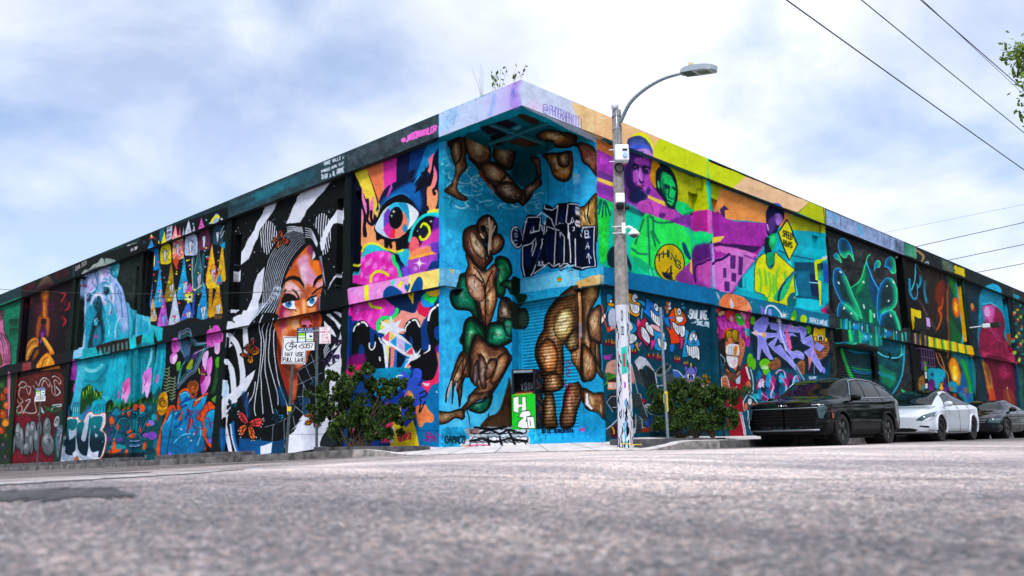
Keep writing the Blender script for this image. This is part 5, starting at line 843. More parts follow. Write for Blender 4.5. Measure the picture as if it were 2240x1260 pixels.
 text('#0e2430','4',570,1140,620,1150,86,4.6,sp=.1)
 p('#8c4090','640,1170 700,1080 760,1020 800,960 930,900 960,1000 935,1230 820,1210',n=.15);p('#5c2c78','800,930 880,900 900,1000 820,1040 790,1140',b=5);p('#e8b050','745,1020 765,1010 770,1130 745,1100',s=0);p('#c060b0','830,1060 900,1020 930,1220 850,1190',b=3);l('#3c1c60','820,1200 810,1080 850,1040 920,1010',4,b=.6);p('#141c38','540,1110 600,1130 620,1170 560,1150',b=2)
 p('#0e2c38','130,1000 150,940 187,925 187,1070 140,1060',b=1);p('#0e2c38','262,860 270,960 310,1060 300,1105 262,1000',b=1)
 p('#c83ca8','790,655 935,640 1000,1230 930,1200 900,830 800,830',s=0,a=.85,b=1);p('#20d880','790,800 930,820 900,880 820,870',s=0,b=2);p('#e068c0','870,650 910,650 920,830 880,830',s=0);p('#9c70d0','890,900 940,900 960,1220 930,1200',s=0,b=1,a=.8);p('#8c8c18','840,420 850,640 838,640 830,430',s=0);l('#28dca0','878,270 884,425',4,s=0);p('#28dca0','862,432 882,436 895,650 880,650',s=0)
 # belt
 p('#14709c','76,1062 1000,1250 1000,1400 80,1195',s=0,n=.1)
 # lower panel
 F(1300,600,5.728);p('#0d4758','78,140 1600,400 1620,2400 130,2400',s=0,n=.15);p('#0b3c50','900,700 1500,500 1500,1100 900,1100',b=20,a=.6)
 B1='#1c90c0'
 p(B1,'150,260 190,240 225,270 225,310 195,320 190,370 240,400 215,470 170,470 160,520 90,620 90,560 140,480 155,380',o='#08141c',ow=2);p('#e8a030','175,360 245,370 240,410 175,395',o='#08141c',ow=1.4);e('#f2f4fa',205,340,18,24,o='#08141c',ow=1.2);p('#f2f4fa','95,540 125,490 150,530 95,620',o='#08141c',ow=1.4);p('#cfd8f0','180,480 240,430 265,500 268,640 190,640',n=.1);l('#d84830','85,380 170,720 262,680',2.4,s=0);p('#d84830','160,665 270,640 272,690 175,722',s=0);text('#f0f0f0','303',200,690,265,675,24,1.4)
 p('#2a90c8','400,900 470,880 500,900 430,1000 400,960')
 p('#e8a020','400,240 440,230 480,250 560,330 580,380 560,440 570,500 530,535 480,520 440,500 405,510',o='#08141c',ow=2);e('#f2f4fa',505,300,40,58,o='#08141c',ow=1.6);e('#0c1620',515,320,9,12);p('#f2f4fa','430,340 470,370 560,400 555,480 500,495 450,440',o='#08141c',ow=1.4);p(B1,'510,310 640,350 650,420 560,360',o='#08141c',ow=1.6)
 for k in range(4):l('#5c7080',[450+k*28,365+k*10,455+k*26,440+k*12],1.1)
 p('#2478c8','645,285 720,340 790,400 870,440 890,560 860,660 780,650 720,600 690,540 600,460 640,440',s=0,o='#08141c',ow=2);e('#f2f4fa',772,420,28,56,-15,o='#08141c',ow=1.6);e('#f2f4fa',828,470,26,50,-15,o='#08141c',ow=1.6);text('#14304c','P',760,432,785,432,28,1.4);text('#14304c','O',812,488,840,488,28,1.4);p('#f2f4fa','705,430 740,480 800,530 860,560 860,655 800,650 740,590 710,530',o='#08141c',ow=1.6)
 for k in range(5):l('#5c7080',[728+k*26,480+k*18,735+k*24,560+k*20],1.1)
 l('#b8d8f0','600,430 590,560 600,600',1.6)
 p('#a02850','580,580 640,540 680,600 740,690 750,780 700,800 680,880 670,920 600,840 550,780 530,680',o='#08141c',ow=2);p('#e86098','540,545 580,600 530,680',s=0);p('#f2f4fa','640,610 670,600 740,700 735,780 650,690',o='#08141c',ow=1.4);p('#f2f4fa','590,660 640,690 690,780 690,870 630,830 590,760',o='#08141c',ow=1.4);p('#f0b0b8','690,620 800,650 860,760 800,740 700,640',s=0);e('#101c24',690,625,16)
 for k in range(4):l('#5c7080',[600+k*24,680+k*24,598+k*22,760+k*24],1)
 for k in range(4):l('#5c7080',[660+k*18,620+k*26,650+k*20,670+k*22],1)
 p(B1,'420,560 450,570 520,640 540,700 500,740 420,760',o='#08141c',ow=2);p('#f2f4fa','420,590 460,600 490,680 430,720',o='#08141c',ow=1.4);p('#f2f4fa','415,760 500,750 540,800 480,865 420,860',o='#08141c',ow=1.4)
 for k in range(4):l('#5c7080',[435+k*24,760,440+k*20,845],1)
 p('#2a90c8','740,690 800,720 860,750 900,800 910,950 800,960 750,930',s=0,o='#08141c',ow=1.6);p('#f2f4fa','790,790 850,830 905,850 905,945 860,945 800,880',o='#08141c',ow=1.4);e('#f2f4fa',860,770,16,40);p('#e83c90','700,820 770,825 720,960',s=0,o='#08141c',ow=1.4)
 for k in range(3):l('#5c7080',[820+k*26,820+k*14,825+k*24,900+k*12],1)
 p('#e87820','895,350 925,345 935,390 925,500 905,480 915,420',s=0);p('#e84c28','880,400 910,420 900,450');e('#f2f4fa',945,375,20,30,o='#08141c',ow=1.2);e('#f2f4fa',945,425,26,24,o='#08141c',ow=1.2)
 p('#e04c20','960,460 1010,420 1090,440 1140,520 1160,600 1120,640 1140,820 1050,870 960,880 940,760 880,640 950,700 950,580 890,520 930,560',s=0,o='#08141c',ow=2,n=.1);p('#f0a428','1000,410 1060,450 1110,520 1100,600 1020,630 1010,520',s=0,o='#08141c',ow=1.4);e('#f2f4fa',1065,475,28,50,o='#08141c',ow=1.6);e('#101c24',1065,480,8,14);p('#f2f4fa','1015,540 1105,540 1100,600 1050,610',o='#08141c',ow=1.3);p('#f2f4fa','975,600 1060,650 1130,660 1130,770 1080,790 1000,710',o='#08141c',ow=1.6)
 for k in range(5):l('#5c7080',[1000+k*24,630+k*8,1005+k*24,700+k*14],1.1)
 p('#2478c8','890,550 1000,535 1000,555 930,560 950,680 880,610',s=0);p('#e83c90','1060,740 1120,850 1085,965',s=0,o='#08141c',ow=1.4);p('#2478c8','950,880 1010,880 1000,980 950,970',s=0)
 p('#2a98cc','1140,690 1180,710 1200,900 1180,1040 1100,1040 1120,880',s=0,o='#08141c',ow=1.4);p('#2a98cc','1180,760 1230,695 1280,730 1330,880 1290,910 1180,900',o='#08141c',ow=2);e('#f2f4fa',1240,800,52,76,o='#08141c',ow=1.4);e('#f2f4fa',1245,770,26,30,o='#08141c',ow=1.4);e('#2a70a0',1243,840,30,30);p('#f2f4fa','1150,880 1200,905 1300,910 1320,1060 1300,1075 1270,1050 1240,1060 1210,1030 1170,1010',o='#08141c',ow=1.6)
 for k in range(5):l('#5c7080',[1175+k*27,900,1185+k*26,1030],1.1)
 text('#e8f0fa','SMILING.',1195,560,1440,575,110,3.0,sp=.22,jit=.08);l('#cfe0ee','1215,615 1270,605 1255,595',1.6);l('#cfe0ee','1270,605 1258,618',1.6);text('#cfe0ee','SINCE.1999',1285,640,1440,655,50,1.9,jit=.1);l('#cfe0ee','1360,660 1400,650 1440,675',1.6);text('#cfe0ee','x',1175,545,1200,545,40,1.8);p('#3c9cc8','1090,430 1120,405 1145,425 1130,450');p('#6cc0e0','1090,385 1125,365 1115,390')
 l('#e8b030','505,885 570,870',1);l('#e070b0','510,885 560,900 590,850',2.5);l('#e8b030','535,850 540,920 560,955',2.5)
 # clouds of fire
 for(x,y,w_,h_)in [(180,860,70,36),(240,880,40,30),(480,980,60,30),(740,1030,110,30),(820,1060,60,26),(1040,1080,60,34),(1150,1130,40,20),(1380,1300,40,30),(1430,1360,30,60)]:
  e('#5c1c3c',x,y,w_,h_,b=3,n=.3);
  for k in range(3):xx=x-w_*.5+k*w_*.5;l('#e0a820',[xx,y-10,xx+3,y-h_-24],3,w2=.5,b=1,a=.8)
 text('#a848a8','WMF',120,1070,230,1070,50,3.2,jit=.15)
 p('#d8a898','135,1200 160,1120 220,1080 300,1065 400,1080 460,1130 490,1240 490,1350 420,1300 160,1280 140,1240',g=('#c89080',90));spk('#a0604c','150,1100 460,1100 480,1260 160,1260',24,6,7)
 F(1300,780,5.727)
 for q in ['150,200 280,240 280,300 160,300']:p('#3a6c2c',q,b=2)
 for k in range(8):l('#4c9c20',[120+k*18,360-k*14,170+k*16,290-k*5,250+k*10,235+k*4],2.2,a=.8)
 p('#3c3030','170,290 280,260 290,320 180,325',b=1);p('#e88050','160,320 285,320 285,415 165,415',s=0);text('#e8d0c0','FRESH',172,395,280,395,60,2.4);p('#d89888','400,60 470,100 500,200 495,350 440,260',b=1)
 g1,g2,g3='#3a4446','#262e30','#c8ccda'
 p(g1,'470,90 560,180 700,360 720,380 640,400 500,300',s=0,n=.3);p(g2,'560,160 620,150 740,420 760,560 700,560 620,340',s=0,n=.3);p(g3,'505,60 570,-10 650,20 760,185 720,190 640,100 600,160 570,150 560,180',s=0,n=.15);p('#7c8088','640,100 680,200 740,180 690,120',s=0);p(g2,'650,110 750,190 800,500 760,560 700,380',s=0,n=.2)
 p(g1,'460,460 580,470 620,600 660,760 740,920 640,880 600,870 540,640 450,640',s=0,n=.3);p(g2,'170,480 210,460 290,460 290,640 230,690 150,570',s=0,n=.3);l(g3,'285,500 215,500 145,570 230,695',1.4,s=0);l(g3,'215,635 290,630',1.4,s=0)
 l(g3,'470,100 540,460 575,470 605,600 660,760',1.6,s=0);p('#4a5254','830,260 980,200 1000,330 860,420',s=0,n=.3);e('#5c6668',865,170,108,60,-35,n=.2);e('#1c2426',865,168,84,38,-35);l('#7c8688','770,230 840,240 960,120',3);p('#5c80d0','980,170 1040,190 1130,290 1050,320 1000,260',b=1,g=('#2c4c90',0));l('#dfe6f4','985,170 1050,195 1130,290',2)
 p(g3,'620,620 660,590 730,610 735,550 790,570 790,660 700,665 640,650',s=0,n=.1);p(g2,'640,620 720,625 745,565 780,580 775,650 700,650',s=0);l(g3,'765,200 810,520 825,600',2.4,s=0);l(g3,'880,365 800,370 800,440 880,435',2.2,s=0);l(g3,'640,660 690,720 800,740 860,740',1.8,s=0)
 p('#3c5ca8','620,830 700,760 720,740 800,800 900,880 920,940 740,940 680,900',s=0,n=.2);p(g3,'720,880 830,870 900,900 780,945 640,890 560,880 740,945',s=0,a=.9);p(g1,'140,900 290,780 290,1000 140,1000',s=0,n=.2);l(g3,'140,910 290,790',2.5);p(g1,'460,780 510,740 600,800 590,950 470,960',s=0,n=.3);p(g3,'470,920 520,870 510,960 470,990',s=0);l(g3,'515,870 510,720 590,790 600,900',1.8,s=0);p('#4c1c34','200,900 290,850 290,1010 200,1010',b=1);l('#e8c020','215,880 240,940 230,970',3,b=.5);p('#8c3c28','600,900 690,900 700,945 590,945',b=2);p('#a82848','590,530 640,540 640,590 600,580',b=2)
 for q in ['640,480 700,380 790,350','660,560 700,450 760,400']:l('#2c5c20',q,3)
 e('#6c6cc0',1205,230,72,78);p('#6c6cc0','1130,120 1180,150 1200,200 1140,220',o='#0c1420',ow=1.2);p('#6c6cc0','1280,125 1235,155 1240,210 1285,230',o='#0c1420',ow=1.2);p('#7c7ccc','1140,200 1200,130 1260,170 1275,280 1210,300 1130,280',n=.1,o='#0c1420',ow=1.6);e('#f2f4fa',1175,250,20,36,o='#0c1420',ow=1.2);e('#f2f4fa',1235,250,20,36,o='#0c1420',ow=1.2);e('#0c1420',1184,258,8,22);e('#0c1420',1228,258,8,22);e('#8484d0',1128,255,16);e('#8484d0',1290,268,22);l('#e8b020','1215,90 1212,130',3,b=.5)
 p('#c8ac98','1340,280 1440,365 1390,420 1340,405',s=0,g=('#e0c4b0',0));p('#8c7c84','1130,290 1350,300 1350,405 1240,380',s=0,n=.15);text('#3c3c48','AKER',1250,385,1340,395,60,2.0)
def m_R2():
 F(1530,360,3.706);clip('60,120 60,-20 1015,365 1018,500 1075,1225 1075,2400 60,2400 100,1150 100,500')
 p('#c8d828','60,-20 380,100 280,205 75,130',s=0,n=.06);p('#f4c8a0','380,95 890,315 795,400 270,205',s=0,n=.05);p('#e8b898','300,190 720,370 790,400 700,300 420,200',b=6,a=.4);p('#b4c018','890,315 1015,365 1015,498 795,405',s=0,n=.06);l('#1c2420','1004,362 1006,495',1.2);l('#8c6040','90,150 1000,500',2,a=.6)
 p('#14a8b8','60,120 1040,500 1090,1240 100,1010',s=0,n=.08)
 p('#a8b41c','85,140 200,200 140,280 130,370 90,360',s=0);p('#e89858','200,210 560,350 700,400 750,420 690,520 540,480 200,440 135,330 150,270',n=.1);p('#a4a818','720,415 1020,500 1020,560 740,540',s=0,n=.08)
 p('#4c2c60','155,375 200,335 240,375 205,375 205,440 170,440 165,380',s=0)
 p('#a038a0','100,370 140,380 200,440 300,470 540,480 550,640 510,680 430,800 330,930 270,1050 150,1020 140,700 110,600',s=0,n=.15);p('#e068c8','100,360 120,1010 170,1030 150,700 110,600',s=0,b=2,a=.8);p('#b84cb4','280,480 330,490 320,640 290,640',b=12,a=.6);p('#28d080','0,565 110,560 120,640 0,660',s=0);p('#f8d060','110,590 205,585 160,635 120,650 90,640',s=0);p('#c8a0e8','90,650 120,650 150,1000 110,1000',s=0)
 p('#3c1c50','120,640 260,650 500,670 520,650 430,720 250,690 130,700',b=2);p('#e07cd0','160,660 420,720 450,745 250,740 160,700',b=3);p('#d884d0','200,740 350,700 440,760 400,830 320,940 250,1040 160,1020 150,800',n=.1,b=1);p('#5c2c78','245,740 290,745 290,850 250,850',s=0);p('#5c2c78','315,750 350,755 345,900 315,900',s=0);p('#5c2c78','190,840 215,840 215,920 190,920',s=0);p('#5c2c78','205,950 245,955 245,1030 205,1030',s=0);p('#5c2c78','260,880 300,890 295,960 260,950',s=0);l('#3c1458','20,860 80,820 180,770 240,730',6,b=.5);l('#6c3088','360,740 500,790',4,a=.7)
 # turquoise house
 l('#0c5c7c','280,1040 450,790 540,680',1.2);p('#1cb8c8','620,690 760,720 1030,760 1030,700 640,640',s=0,b=2,a=.8);p('#28d0d8','300,1000 330,940 450,800 440,1040',s=0,n=.05);p('#0c4c64','315,960 345,905 350,1000 370,1000 370,890 375,1005 310,1000',s=0);l('#0e6c88','640,700 760,745 940,780',4);p('#0a4c64','765,795 950,800 970,1100 780,1080',s=0,b=1);p('#0f6c88','780,870 900,870 910,1080 790,1060',s=0,b=6);p('#0c2c50','890,890 955,900 965,1075 905,1065',s=0);l('#9cd8f0','890,960 960,965',2.5);l('#48e0e8','720,760 790,1060',7,b=1);p('#0e3c4c','960,800 1010,780 1020,1100 985,1150',s=0,b=2);p('#14a8b8','975,900 1010,880 1030,1130 1000,1140',b=4);p('#d8e428','940,790 975,785 990,1155 978,1150',s=0);p('#d8e428','960,780 1030,745 1030,770 970,810',s=0);p('#d0dcf0','1000,755 1032,742 1034,765 1005,772',s=0);p('#2c50a0','1015,800 1040,840 1045,960 1020,940',b=2);p('#c02878','990,1180 1080,1130 1080,1225 1000,1200',b=3);p('#e880c8','1030,1150 1075,1140 1080,1225 1045,1215',s=0);p('#28c8d8','800,1090 960,1110 960,1180 800,1150',b=3)
 # man in yellow
 p('#141c44','540,450 535,400 560,345 600,325 650,330 680,380 680,450 640,510 620,560 570,600 545,560');p('#3c64b8','580,345 620,325 660,340 670,362',b=1);p('#b888e0','605,420 640,405 670,440 660,480 625,500',b=3);p('#704090','560,460 620,420 600,540 560,560',b=5,a=.8);l('#d8a8f0','548,490 560,540',3);p('#10b060','570,580 615,570 620,640 590,700 560,690 545,640',b=2);p('#0c1c2c','525,620 560,600 560,660 580,700 600,820 560,830 530,760',b=2);p('#30e080','575,600 610,590 600,650 580,650',b=3)
 p('#10a070','530,740 560,830 610,790 610,720',b=1)
 p('#dce020','455,790 530,730 545,810 570,850 600,820 612,715 660,760 740,830 770,860 765,920 775,1050 720,1080 715,1145 690,1140 640,1130 550,1110 520,1060 450,1030 445,950',n=.12,o='#0e3c40',ow=1.8);
 for q in ['480,850 500,950 490,1040','560,880 580,1000 560,1080','640,850 620,960 640,1060','530,860 545,980','690,880 700,980','600,900 600,1050']:l('#58c850',q,5,b=2,a=.75)
 p('#28b878','600,1080 680,980 760,900 690,1080 640,1110',b=3);p('#dcec30','560,1080 590,1090 585,1120 555,1115',b=1);l('#0e2c50','640,1110 670,990 770,870',5);l('#1c4c8c','650,1050 660,1000 765,870',2)
 for k in range(6):l('#28a8b8',[700+k*12,945-k*14,720+k*12,950-k*14],2.4)
 p('#0c6870','715,1080 770,1040 780,1140 720,1150',b=1);p('#10a878','500,1070 550,1080 550,1110 510,1095',b=1);e('#e8a0c0',770,1080,8)
 q='705,455 790,655 725,785 632,560';p('#141c20',q,s=0);l('#141c20',q+' 705,455',3,s=0);p('#e0dc18','705,465 784,655 726,772 638,560',s=0,n=.05)
 text('#2a2c10','SPEED',672,588,752,618,46,2.2,sp=.2);text('#2a2c10','HUMPS',680,662,752,682,44,2.2,sp=.2)
 # belt 2
 p('#14708c','125,1022 1080,1225 1080,1345 128,1155',s=0,n=.1)
 F(1550,630,3.818)
 p('#e88050','95,110 130,60 190,50 280,75 340,130 355,205 250,190 100,150',g=('#f09870',0),n=.15)
 for k in range(9):l('#c8502c',[225,190,120+k*27,70+abs(k-4)*10],1.2,a=.6)
 p('#c8d4e4','180,70 215,150 195,180 180,140',s=0);p('#a8b8d0','60,30 90,70 100,130 75,90',s=0);p('#7c74c8','430,145 480,200 470,240 440,225',s=0);p('#8c94dc','500,180 525,185 530,245 500,235',s=0);l('#e8ecf6','475,220 490,165 540,155 590,200 610,245',3.5);star('#f0f4ff',630,230,52,9,.2,-60);p('#4ca020','690,250 720,180 740,240 720,275',b=1);e('#a8c81c',795,260,28,36,b=1);e('#a8c81c',705,260,14,18);text('#c8d8ec','STEPHENLAWRENCE',845,285,1000,318,38,1.6,jit=.2);star('#d8e8f4',357,120,12,4,.2)
 # lower panel 2
 p('#0d4a5c','75,180 1030,340 1070,760 1070,1260 130,1260',s=0,n=.2)
 for k in range(60):x=85+(k*53)%260;y=190+(k*31)%250;e(['#c83c48','#e05840','#b02c58','#e890c0','#c03c80'][k%5],x,y,20,24,b=1)
 p('#a03090','80,240 140,230 240,290 300,330 340,420 330,500 280,450 240,360 140,340 100,440 85,400',n=.4);
 for k in range(18):l('#e070c8',[90+k*12,260+(k%4)*14,96+k*12,300+(k%3)*18,104+k*12,340],1.8,a=.6)
 p('#e0c090','78,215 125,190 135,215 90,240',s=0);p('#30a830','225,230 250,215 290,250 300,300 260,320 235,280');e('#f0f4f0',262,252,12,10);e('#f0f4f0',245,245,6);p('#d83c40','140,200 200,190 220,290 160,260',b=1);p('#a8b0c0','185,230 210,260 200,290 180,270',s=0)
 p('#28a0c8','300,345 345,350 345,400 305,400');l('#e0a020','310,360 315,420',2.4);
 p('#241c1c','95,440 150,430 150,560 130,640 110,600 95,520',n=.4);l('#b0c8d8','100,560 135,600 130,650',1.8)
 p('#b87050','150,440 250,420 290,440 300,520 270,640 240,700 170,620 145,560',n=.15);e('#d8905c',285,480,16,34);e('#8c4c34',285,480,7,20)
 p('#503c10','145,365 245,360 245,440 150,450');p('#c8a020','152,372 190,370 188,430 158,438',g=('#6c5c14',60));p('#c8a020','200,368 238,368 236,436 204,436',g=('#7c6818',60));p('#c87858','165,430 195,430 200,490 170,500',b=1)
 p('#1c1410','160,480 190,470 240,450 250,470 160,520');p('#f0f0f4','160,480 245,480 250,570 155,560');p('#f0f0f4','155,570 240,575 240,650 200,670 165,640');
 for k in range(4):l('#8890a0',[172+k*20,490,172+k*20,560],1.2)
 l('#1c1410','155,565 245,572',2);p('#e08820','220,490 245,500 230,580 218,570');p('#e8c8d8','200,620 232,600 215,670')
 p('#3c2420','130,640 150,620 180,680 220,710 250,640 262,680 240,740 190,720 150,700',n=.3);l('#c88860','150,680 210,740 260,700',3);p('#5c3c30','130,700 240,730 250,800 160,790',n=.4)
 RD='#8c1428'
 p('#b8c8d8','225,770 270,720 268,810 235,815',s=0);p(RD,'170,780 260,800 270,690 320,640 345,760 350,790 280,850 290,960 280,1050 150,1040 150,900 165,860',n=.15);p(RD,'150,1060 285,1060 295,1160 320,1240 180,1240 160,1160',s=0,n=.15);l('#f0e4e8','310,665 345,770',2.2);l('#f0e4e8','318,660 350,765',2.2);l('#e8dce4','185,1030 190,900 235,820',2);l('#e8dce4','265,1065 300,1230',2.4);l('#e8dce4','280,1065 312,1230',2.4)
 for k in range(16):l('#a8a8b0',[150+k*8.5,1036,150+k*8.5,1060],2)
 p('#c8785c','110,750 140,735 160,760 172,840 150,870 115,850 108,800',o='#c8e0ec',ow=1.6);l('#6c3828','120,780 150,790',2);l('#6c3828','120,810 155,820',2);p('#c0684c','312,800 340,780 355,810 345,845 315,840',n=.2);l('#c8e0ec','350,680 375,790 370,860 355,890',2.2)
 p('#9cb0c0','325,850 350,850 345,900 330,900',s=0);q='290,950 330,900 390,940 410,1000 412,1080 380,1110 380,1160 362,1200 330,1130 330,1030 300,1020';l('#d8ecf8',q+' 290,950',2);
 for x,y,a_,b_ in [(315,990,18,34),(375,990,20,34),(370,1040,20,24),(392,1080,22,24)]:e('#b87058',x,y,a_,b_,o='#2c1814',ow=1.3)
 e('#d8dce4',345,950,16,26);e('#98a0a8',353,1120,24,40,o='#101820',ow=1.4);l('#d8ecf8','358,1160 362,1200',2.5)
 # KACER letters
 p('#122838','380,230 820,330 1000,420 960,720 700,680 400,600',b=6,n=.2)
 for(x,y,a_,b_)in [(370,270,20,40),(835,350,26,34),(855,420,18,30),(345,610,26,60),(375,640,20,50),(470,640,46,50),(480,700,30,30),(560,610,16,26),(740,540,14,20),(516,465,9,12)]:e('#68b81c',x,y,a_,b_,b=1)
 p('#8c5c40','490,640 580,590 600,660 540,690',b=1,n=.3);p('#8c5c40','740,630 800,610 800,720 760,700',b=1,n=.3);p('#9c6444','880,450 1000,440 990,560 900,600',b=1,n=.3)
 for k in range(6):l('#4c2c20',[890,460+k*24,995,462+k*22],1,s=0)
 p('#f0c01c','885,330 920,345 970,335 975,400 990,430 880,440',n=.06,o='#141814',ow=1.4);e('#f2f4fa',920,415,12,26,o='#141814',ow=1.1);e('#f2f4fa',950,415,12,26,o='#141814',ow=1.1);e('#141814',924,420,5,16);e('#141814',945,420,5,16);e('#f0c01c',890,425,12,22,o='#141814',ow=1);e('#f0c01c',980,430,12,20,o='#141814',ow=1)
 V='#8484e0'
 for q in ['385,290 450,240 500,250 500,300 470,370 540,380 570,380 560,410 490,415 480,440 520,560 540,600 510,600 440,500 420,610 405,600 410,420 370,340','500,290 820,340 820,380 700,370 600,360 520,340','580,280 610,300 640,430 640,470 600,460 580,420 555,470 550,500 600,480 660,560 720,640 730,690 650,610 560,540 500,470 560,420','620,400 700,380 740,410 690,400 650,440 660,500 700,530 760,530 800,560 790,600 700,560 640,520','760,320 800,330 820,380 800,420 860,400 870,430 790,470 770,440','790,470 870,420 880,520 960,680 940,710 870,620 800,540 860,500','900,450 970,490 930,530 890,500','660,530 800,580 790,600 730,580 700,600 720,650']:
  p('#141c3c',P2(q,6,7),s=0,n=.1);p(V,q,s=0,n=.12,g=('#a0a0f0',60));l('#d0d4ff',q,1.2,s=0,a=.8)
 p('#f0d0d8','350,375 405,350 400,368 470,380 470,405 400,392 405,408',s=0);p('#f0a860','450,375 480,375 480,410 450,410',s=0,b=1);p('#e868a0','640,350 690,290 660,360 700,500 680,530 650,440',s=0);p('#f0a0c8','690,290 720,350 705,350',s=0);p('#f0a060','830,570 855,600 840,700',s=0,g=('#e070c0',90));p('#e8a0d0','890,470 870,560 835,700 860,560',s=0);p('#101828','700,430 740,420 740,470 705,465',s=0);star('#f0f4ff',585,270,34,6,.3);l('#d8dcf8','595,270 600,380 650,520',4,b=1,a=.8)
 l('#9cb8e0','725,640 760,700 800,770',2.4);l('#7ca0c8','730,640 740,700 770,760',1.6);l('#a0b8d8','880,600 885,720',1.2);e('#8890e8',962,690,14,28);text('#c8d8e8','SKUNK',840,765,905,760,20,1.3,jit=.2);text('#d8f0d0','JABA',440,675,495,680,24,1.5,jit=.2)
 # teal tangle
 for k in range(26):
  x=420+(k*37)%330;y=730+(k*29)%190;c=['#1c7ca0','#7c1c5c','#28a0c8','#a02868','#0c2c48','#1a5c80'][k%6];p(c,[x-24,y+40,x-6,y-36,x+14,y-20,x+36,y+30,x+8,y+60],b=.6,n=.2)
 for q in ['560,720 590,690 630,700 640,750','510,770 540,820 520,900 560,940','700,800 730,730 760,800','440,880 500,930 470,960','590,740 640,800 650,880']:l('#c8d8f0',q,2.2);l('#e070b8',P2(q,6,6),1.6)
 text('#e0d8f0','RATE',420,835,470,820,40,2.2,jit=.2);text('#e0d8f0','IS',430,795,460,790,30,2,jit=.2);text('#3cb8c8','GESTA',370,925,420,925,36,2,jit=.2);p('#0f8094','420,960 470,940 460,1000 425,1010',b=2)
 p('#0c1c24','130,1235 1070,1235 1070,1290 130,1290',s=0)
def m_R3():
 F(1790,450,4.668);clip('65,200 62,40 880,370 885,510 880,560 990,1300 990,2500 130,2500')
 p('#94a8cc','70,45 878,372 880,510 75,215',s=0,n=.12)
 for k in range(38):x=80+k*21;y0=45+(x-70)*.404;h_=10+RNG.random()*110;l(['#5c6c88','#3c4658','#7c90b4'][k%3],[x,y0+3,x+1,y0+h_],1+RNG.random(),a=.55,b=.5)
 p('#454c58','770,340 880,380 880,505 790,470',s=0,a=.55,b=6,n=.4);text('#58c0e8','MTO',95,128,190,160,70,1.6,jit=.3,a=.6);l('#48b8d8','425,210 430,260 445,300',6,b=1,a=.8);l('#48b8d8','180,110 185,160',4,b=1,a=.6)
 p('#2f3334','75,200 885,540 960,1300 960,2500 140,2500 90,300',s=0,n=.45);p('#23282a','85,230 500,380 880,560 880,620 100,300',b=8,a=.7);p('#0b0d0f','75,215 885,510 885,550 78,260',s=0,b=3,a=.8)
 p('#05070a','72,318 96,322 155,1070 125,1060',s=0);p('#05070a','812,520 865,512 975,1250 870,1240',s=0);l('#c0c8d4','800,520 806,560 818,580',4)
 def bubble(q,c1='#1090a0',c2='#30f088'):
  p('#123c40',q,a=.75,n=.1);v=smooth(P_(q),True);v=np.concatenate([v,v[:1]]);keep=CLIP[0];r=cover(v);M=np.zeros((CH,CW),np.float32);m,x0,y0=r;M[y0:y0+m.shape[0],x0:x0+m.shape[1]]=m;CLIP[0]=M*keep
  h=len(v)//2;stroke('#1068b0',v,12,.8,b=4);stroke('#20c070',np.roll(v[:-1],-h//2,0)[:h],14,.8,b=4);CLIP[0]=keep
  stroke('#3cb8e8',v,1.8,.9,b=.3);stroke('#50f0a0',np.roll(v[:-1],-h//2,0)[:h],2,.9,b=.3)
 bubble('240,340 300,370 335,460 350,520 362,575 330,520 300,500 270,540 225,510 200,440 205,370');bubble('152,520 180,498 210,530 228,588 200,560 170,550');bubble('570,665 580,590 610,568 630,590 620,630 590,635');bubble('678,620 690,560 730,525 775,550 792,620 785,680 755,685 730,650 700,625')
 # splash body
 p('#0e5c50','330,840 420,770 470,640 500,570 520,640 560,760 620,850 640,1000 600,1300 440,1300 420,1100 380,960',b=1,n=.2);p('#0f4a70','500,600 560,760 620,860 610,1000 560,1000 520,800',b=8);p('#109858','420,780 460,660 480,640 460,800 400,900 380,900',b=8);l('#30e890','335,835 420,768 465,650 490,590 500,530 530,500',2.4);l('#38b0f0','495,580 540,720 615,860',2.6);p('#12784c','380,920 460,1130 440,1180 400,1100',b=6)
 bubble('150,700 170,650 215,650 270,720 320,830 370,950 440,1140 410,1130 330,1060 250,1000 190,900 155,800');bubble('610,900 640,800 700,738 760,755 800,840 805,960 790,1020 740,1060 660,1090 620,1180 600,1100');bubble('195,1080 215,1000 250,1000 330,1060 400,1150 420,1250 400,1400 240,1400 200,1200')
 bubble('630,1150 680,1090 750,1065 800,1120 840,1260 830,1400 640,1400');
 for q in ['200,780 210,800','215,680 235,690','265,1040 255,1060','455,1010 465,1050','330,1095 340,1105','565,1100 570,1140','700,830 705,820','710,975 720,965','735,1110 745,1130','765,770 775,790','455,770 460,790']:l('#f0faff',q,3.2)
 l('#30e080','530,1070 535,1190',7,b=1);l('#38d8a0','780,1080 830,1240 836,1300',4)
 # belt, hood and shutter
 F(1790,660,6.3)
 p('#2c3434','185,190 1310,430 1320,590 190,375',s=0,n=.3);p('#134c50','300,215 900,330 900,500 300,395',s=0,b=3,n=.3)
 for k in range(22):x=305+k*40;y=215+(x-180)*.212;c=['#20b878','#2890c0','#185c60','#48e0a8','#1c4c7c','#605850'][k%6];p(c,[x,y+8,x+20,y+12,x+28,y+150,x+6,y+146],b=1.5,a=.75)
 e('#2090c8',520,350,50,40,b=3);e('#b8d8f0',490,318,10,20,b=1);e('#b8d8f0',605,360,8,34,b=1);e('#2070a8',960,440,60,40,b=4);e('#c8e8f8',1075,418,8,18,b=1);e('#c8e8f8',932,400,8,18,b=1);p('#38d8f0','1190,410 1215,420 1212,560 1205,555',s=0,a=.8);p('#40d8e8','370,228 410,235 405,380 370,370',s=0,a=.7)
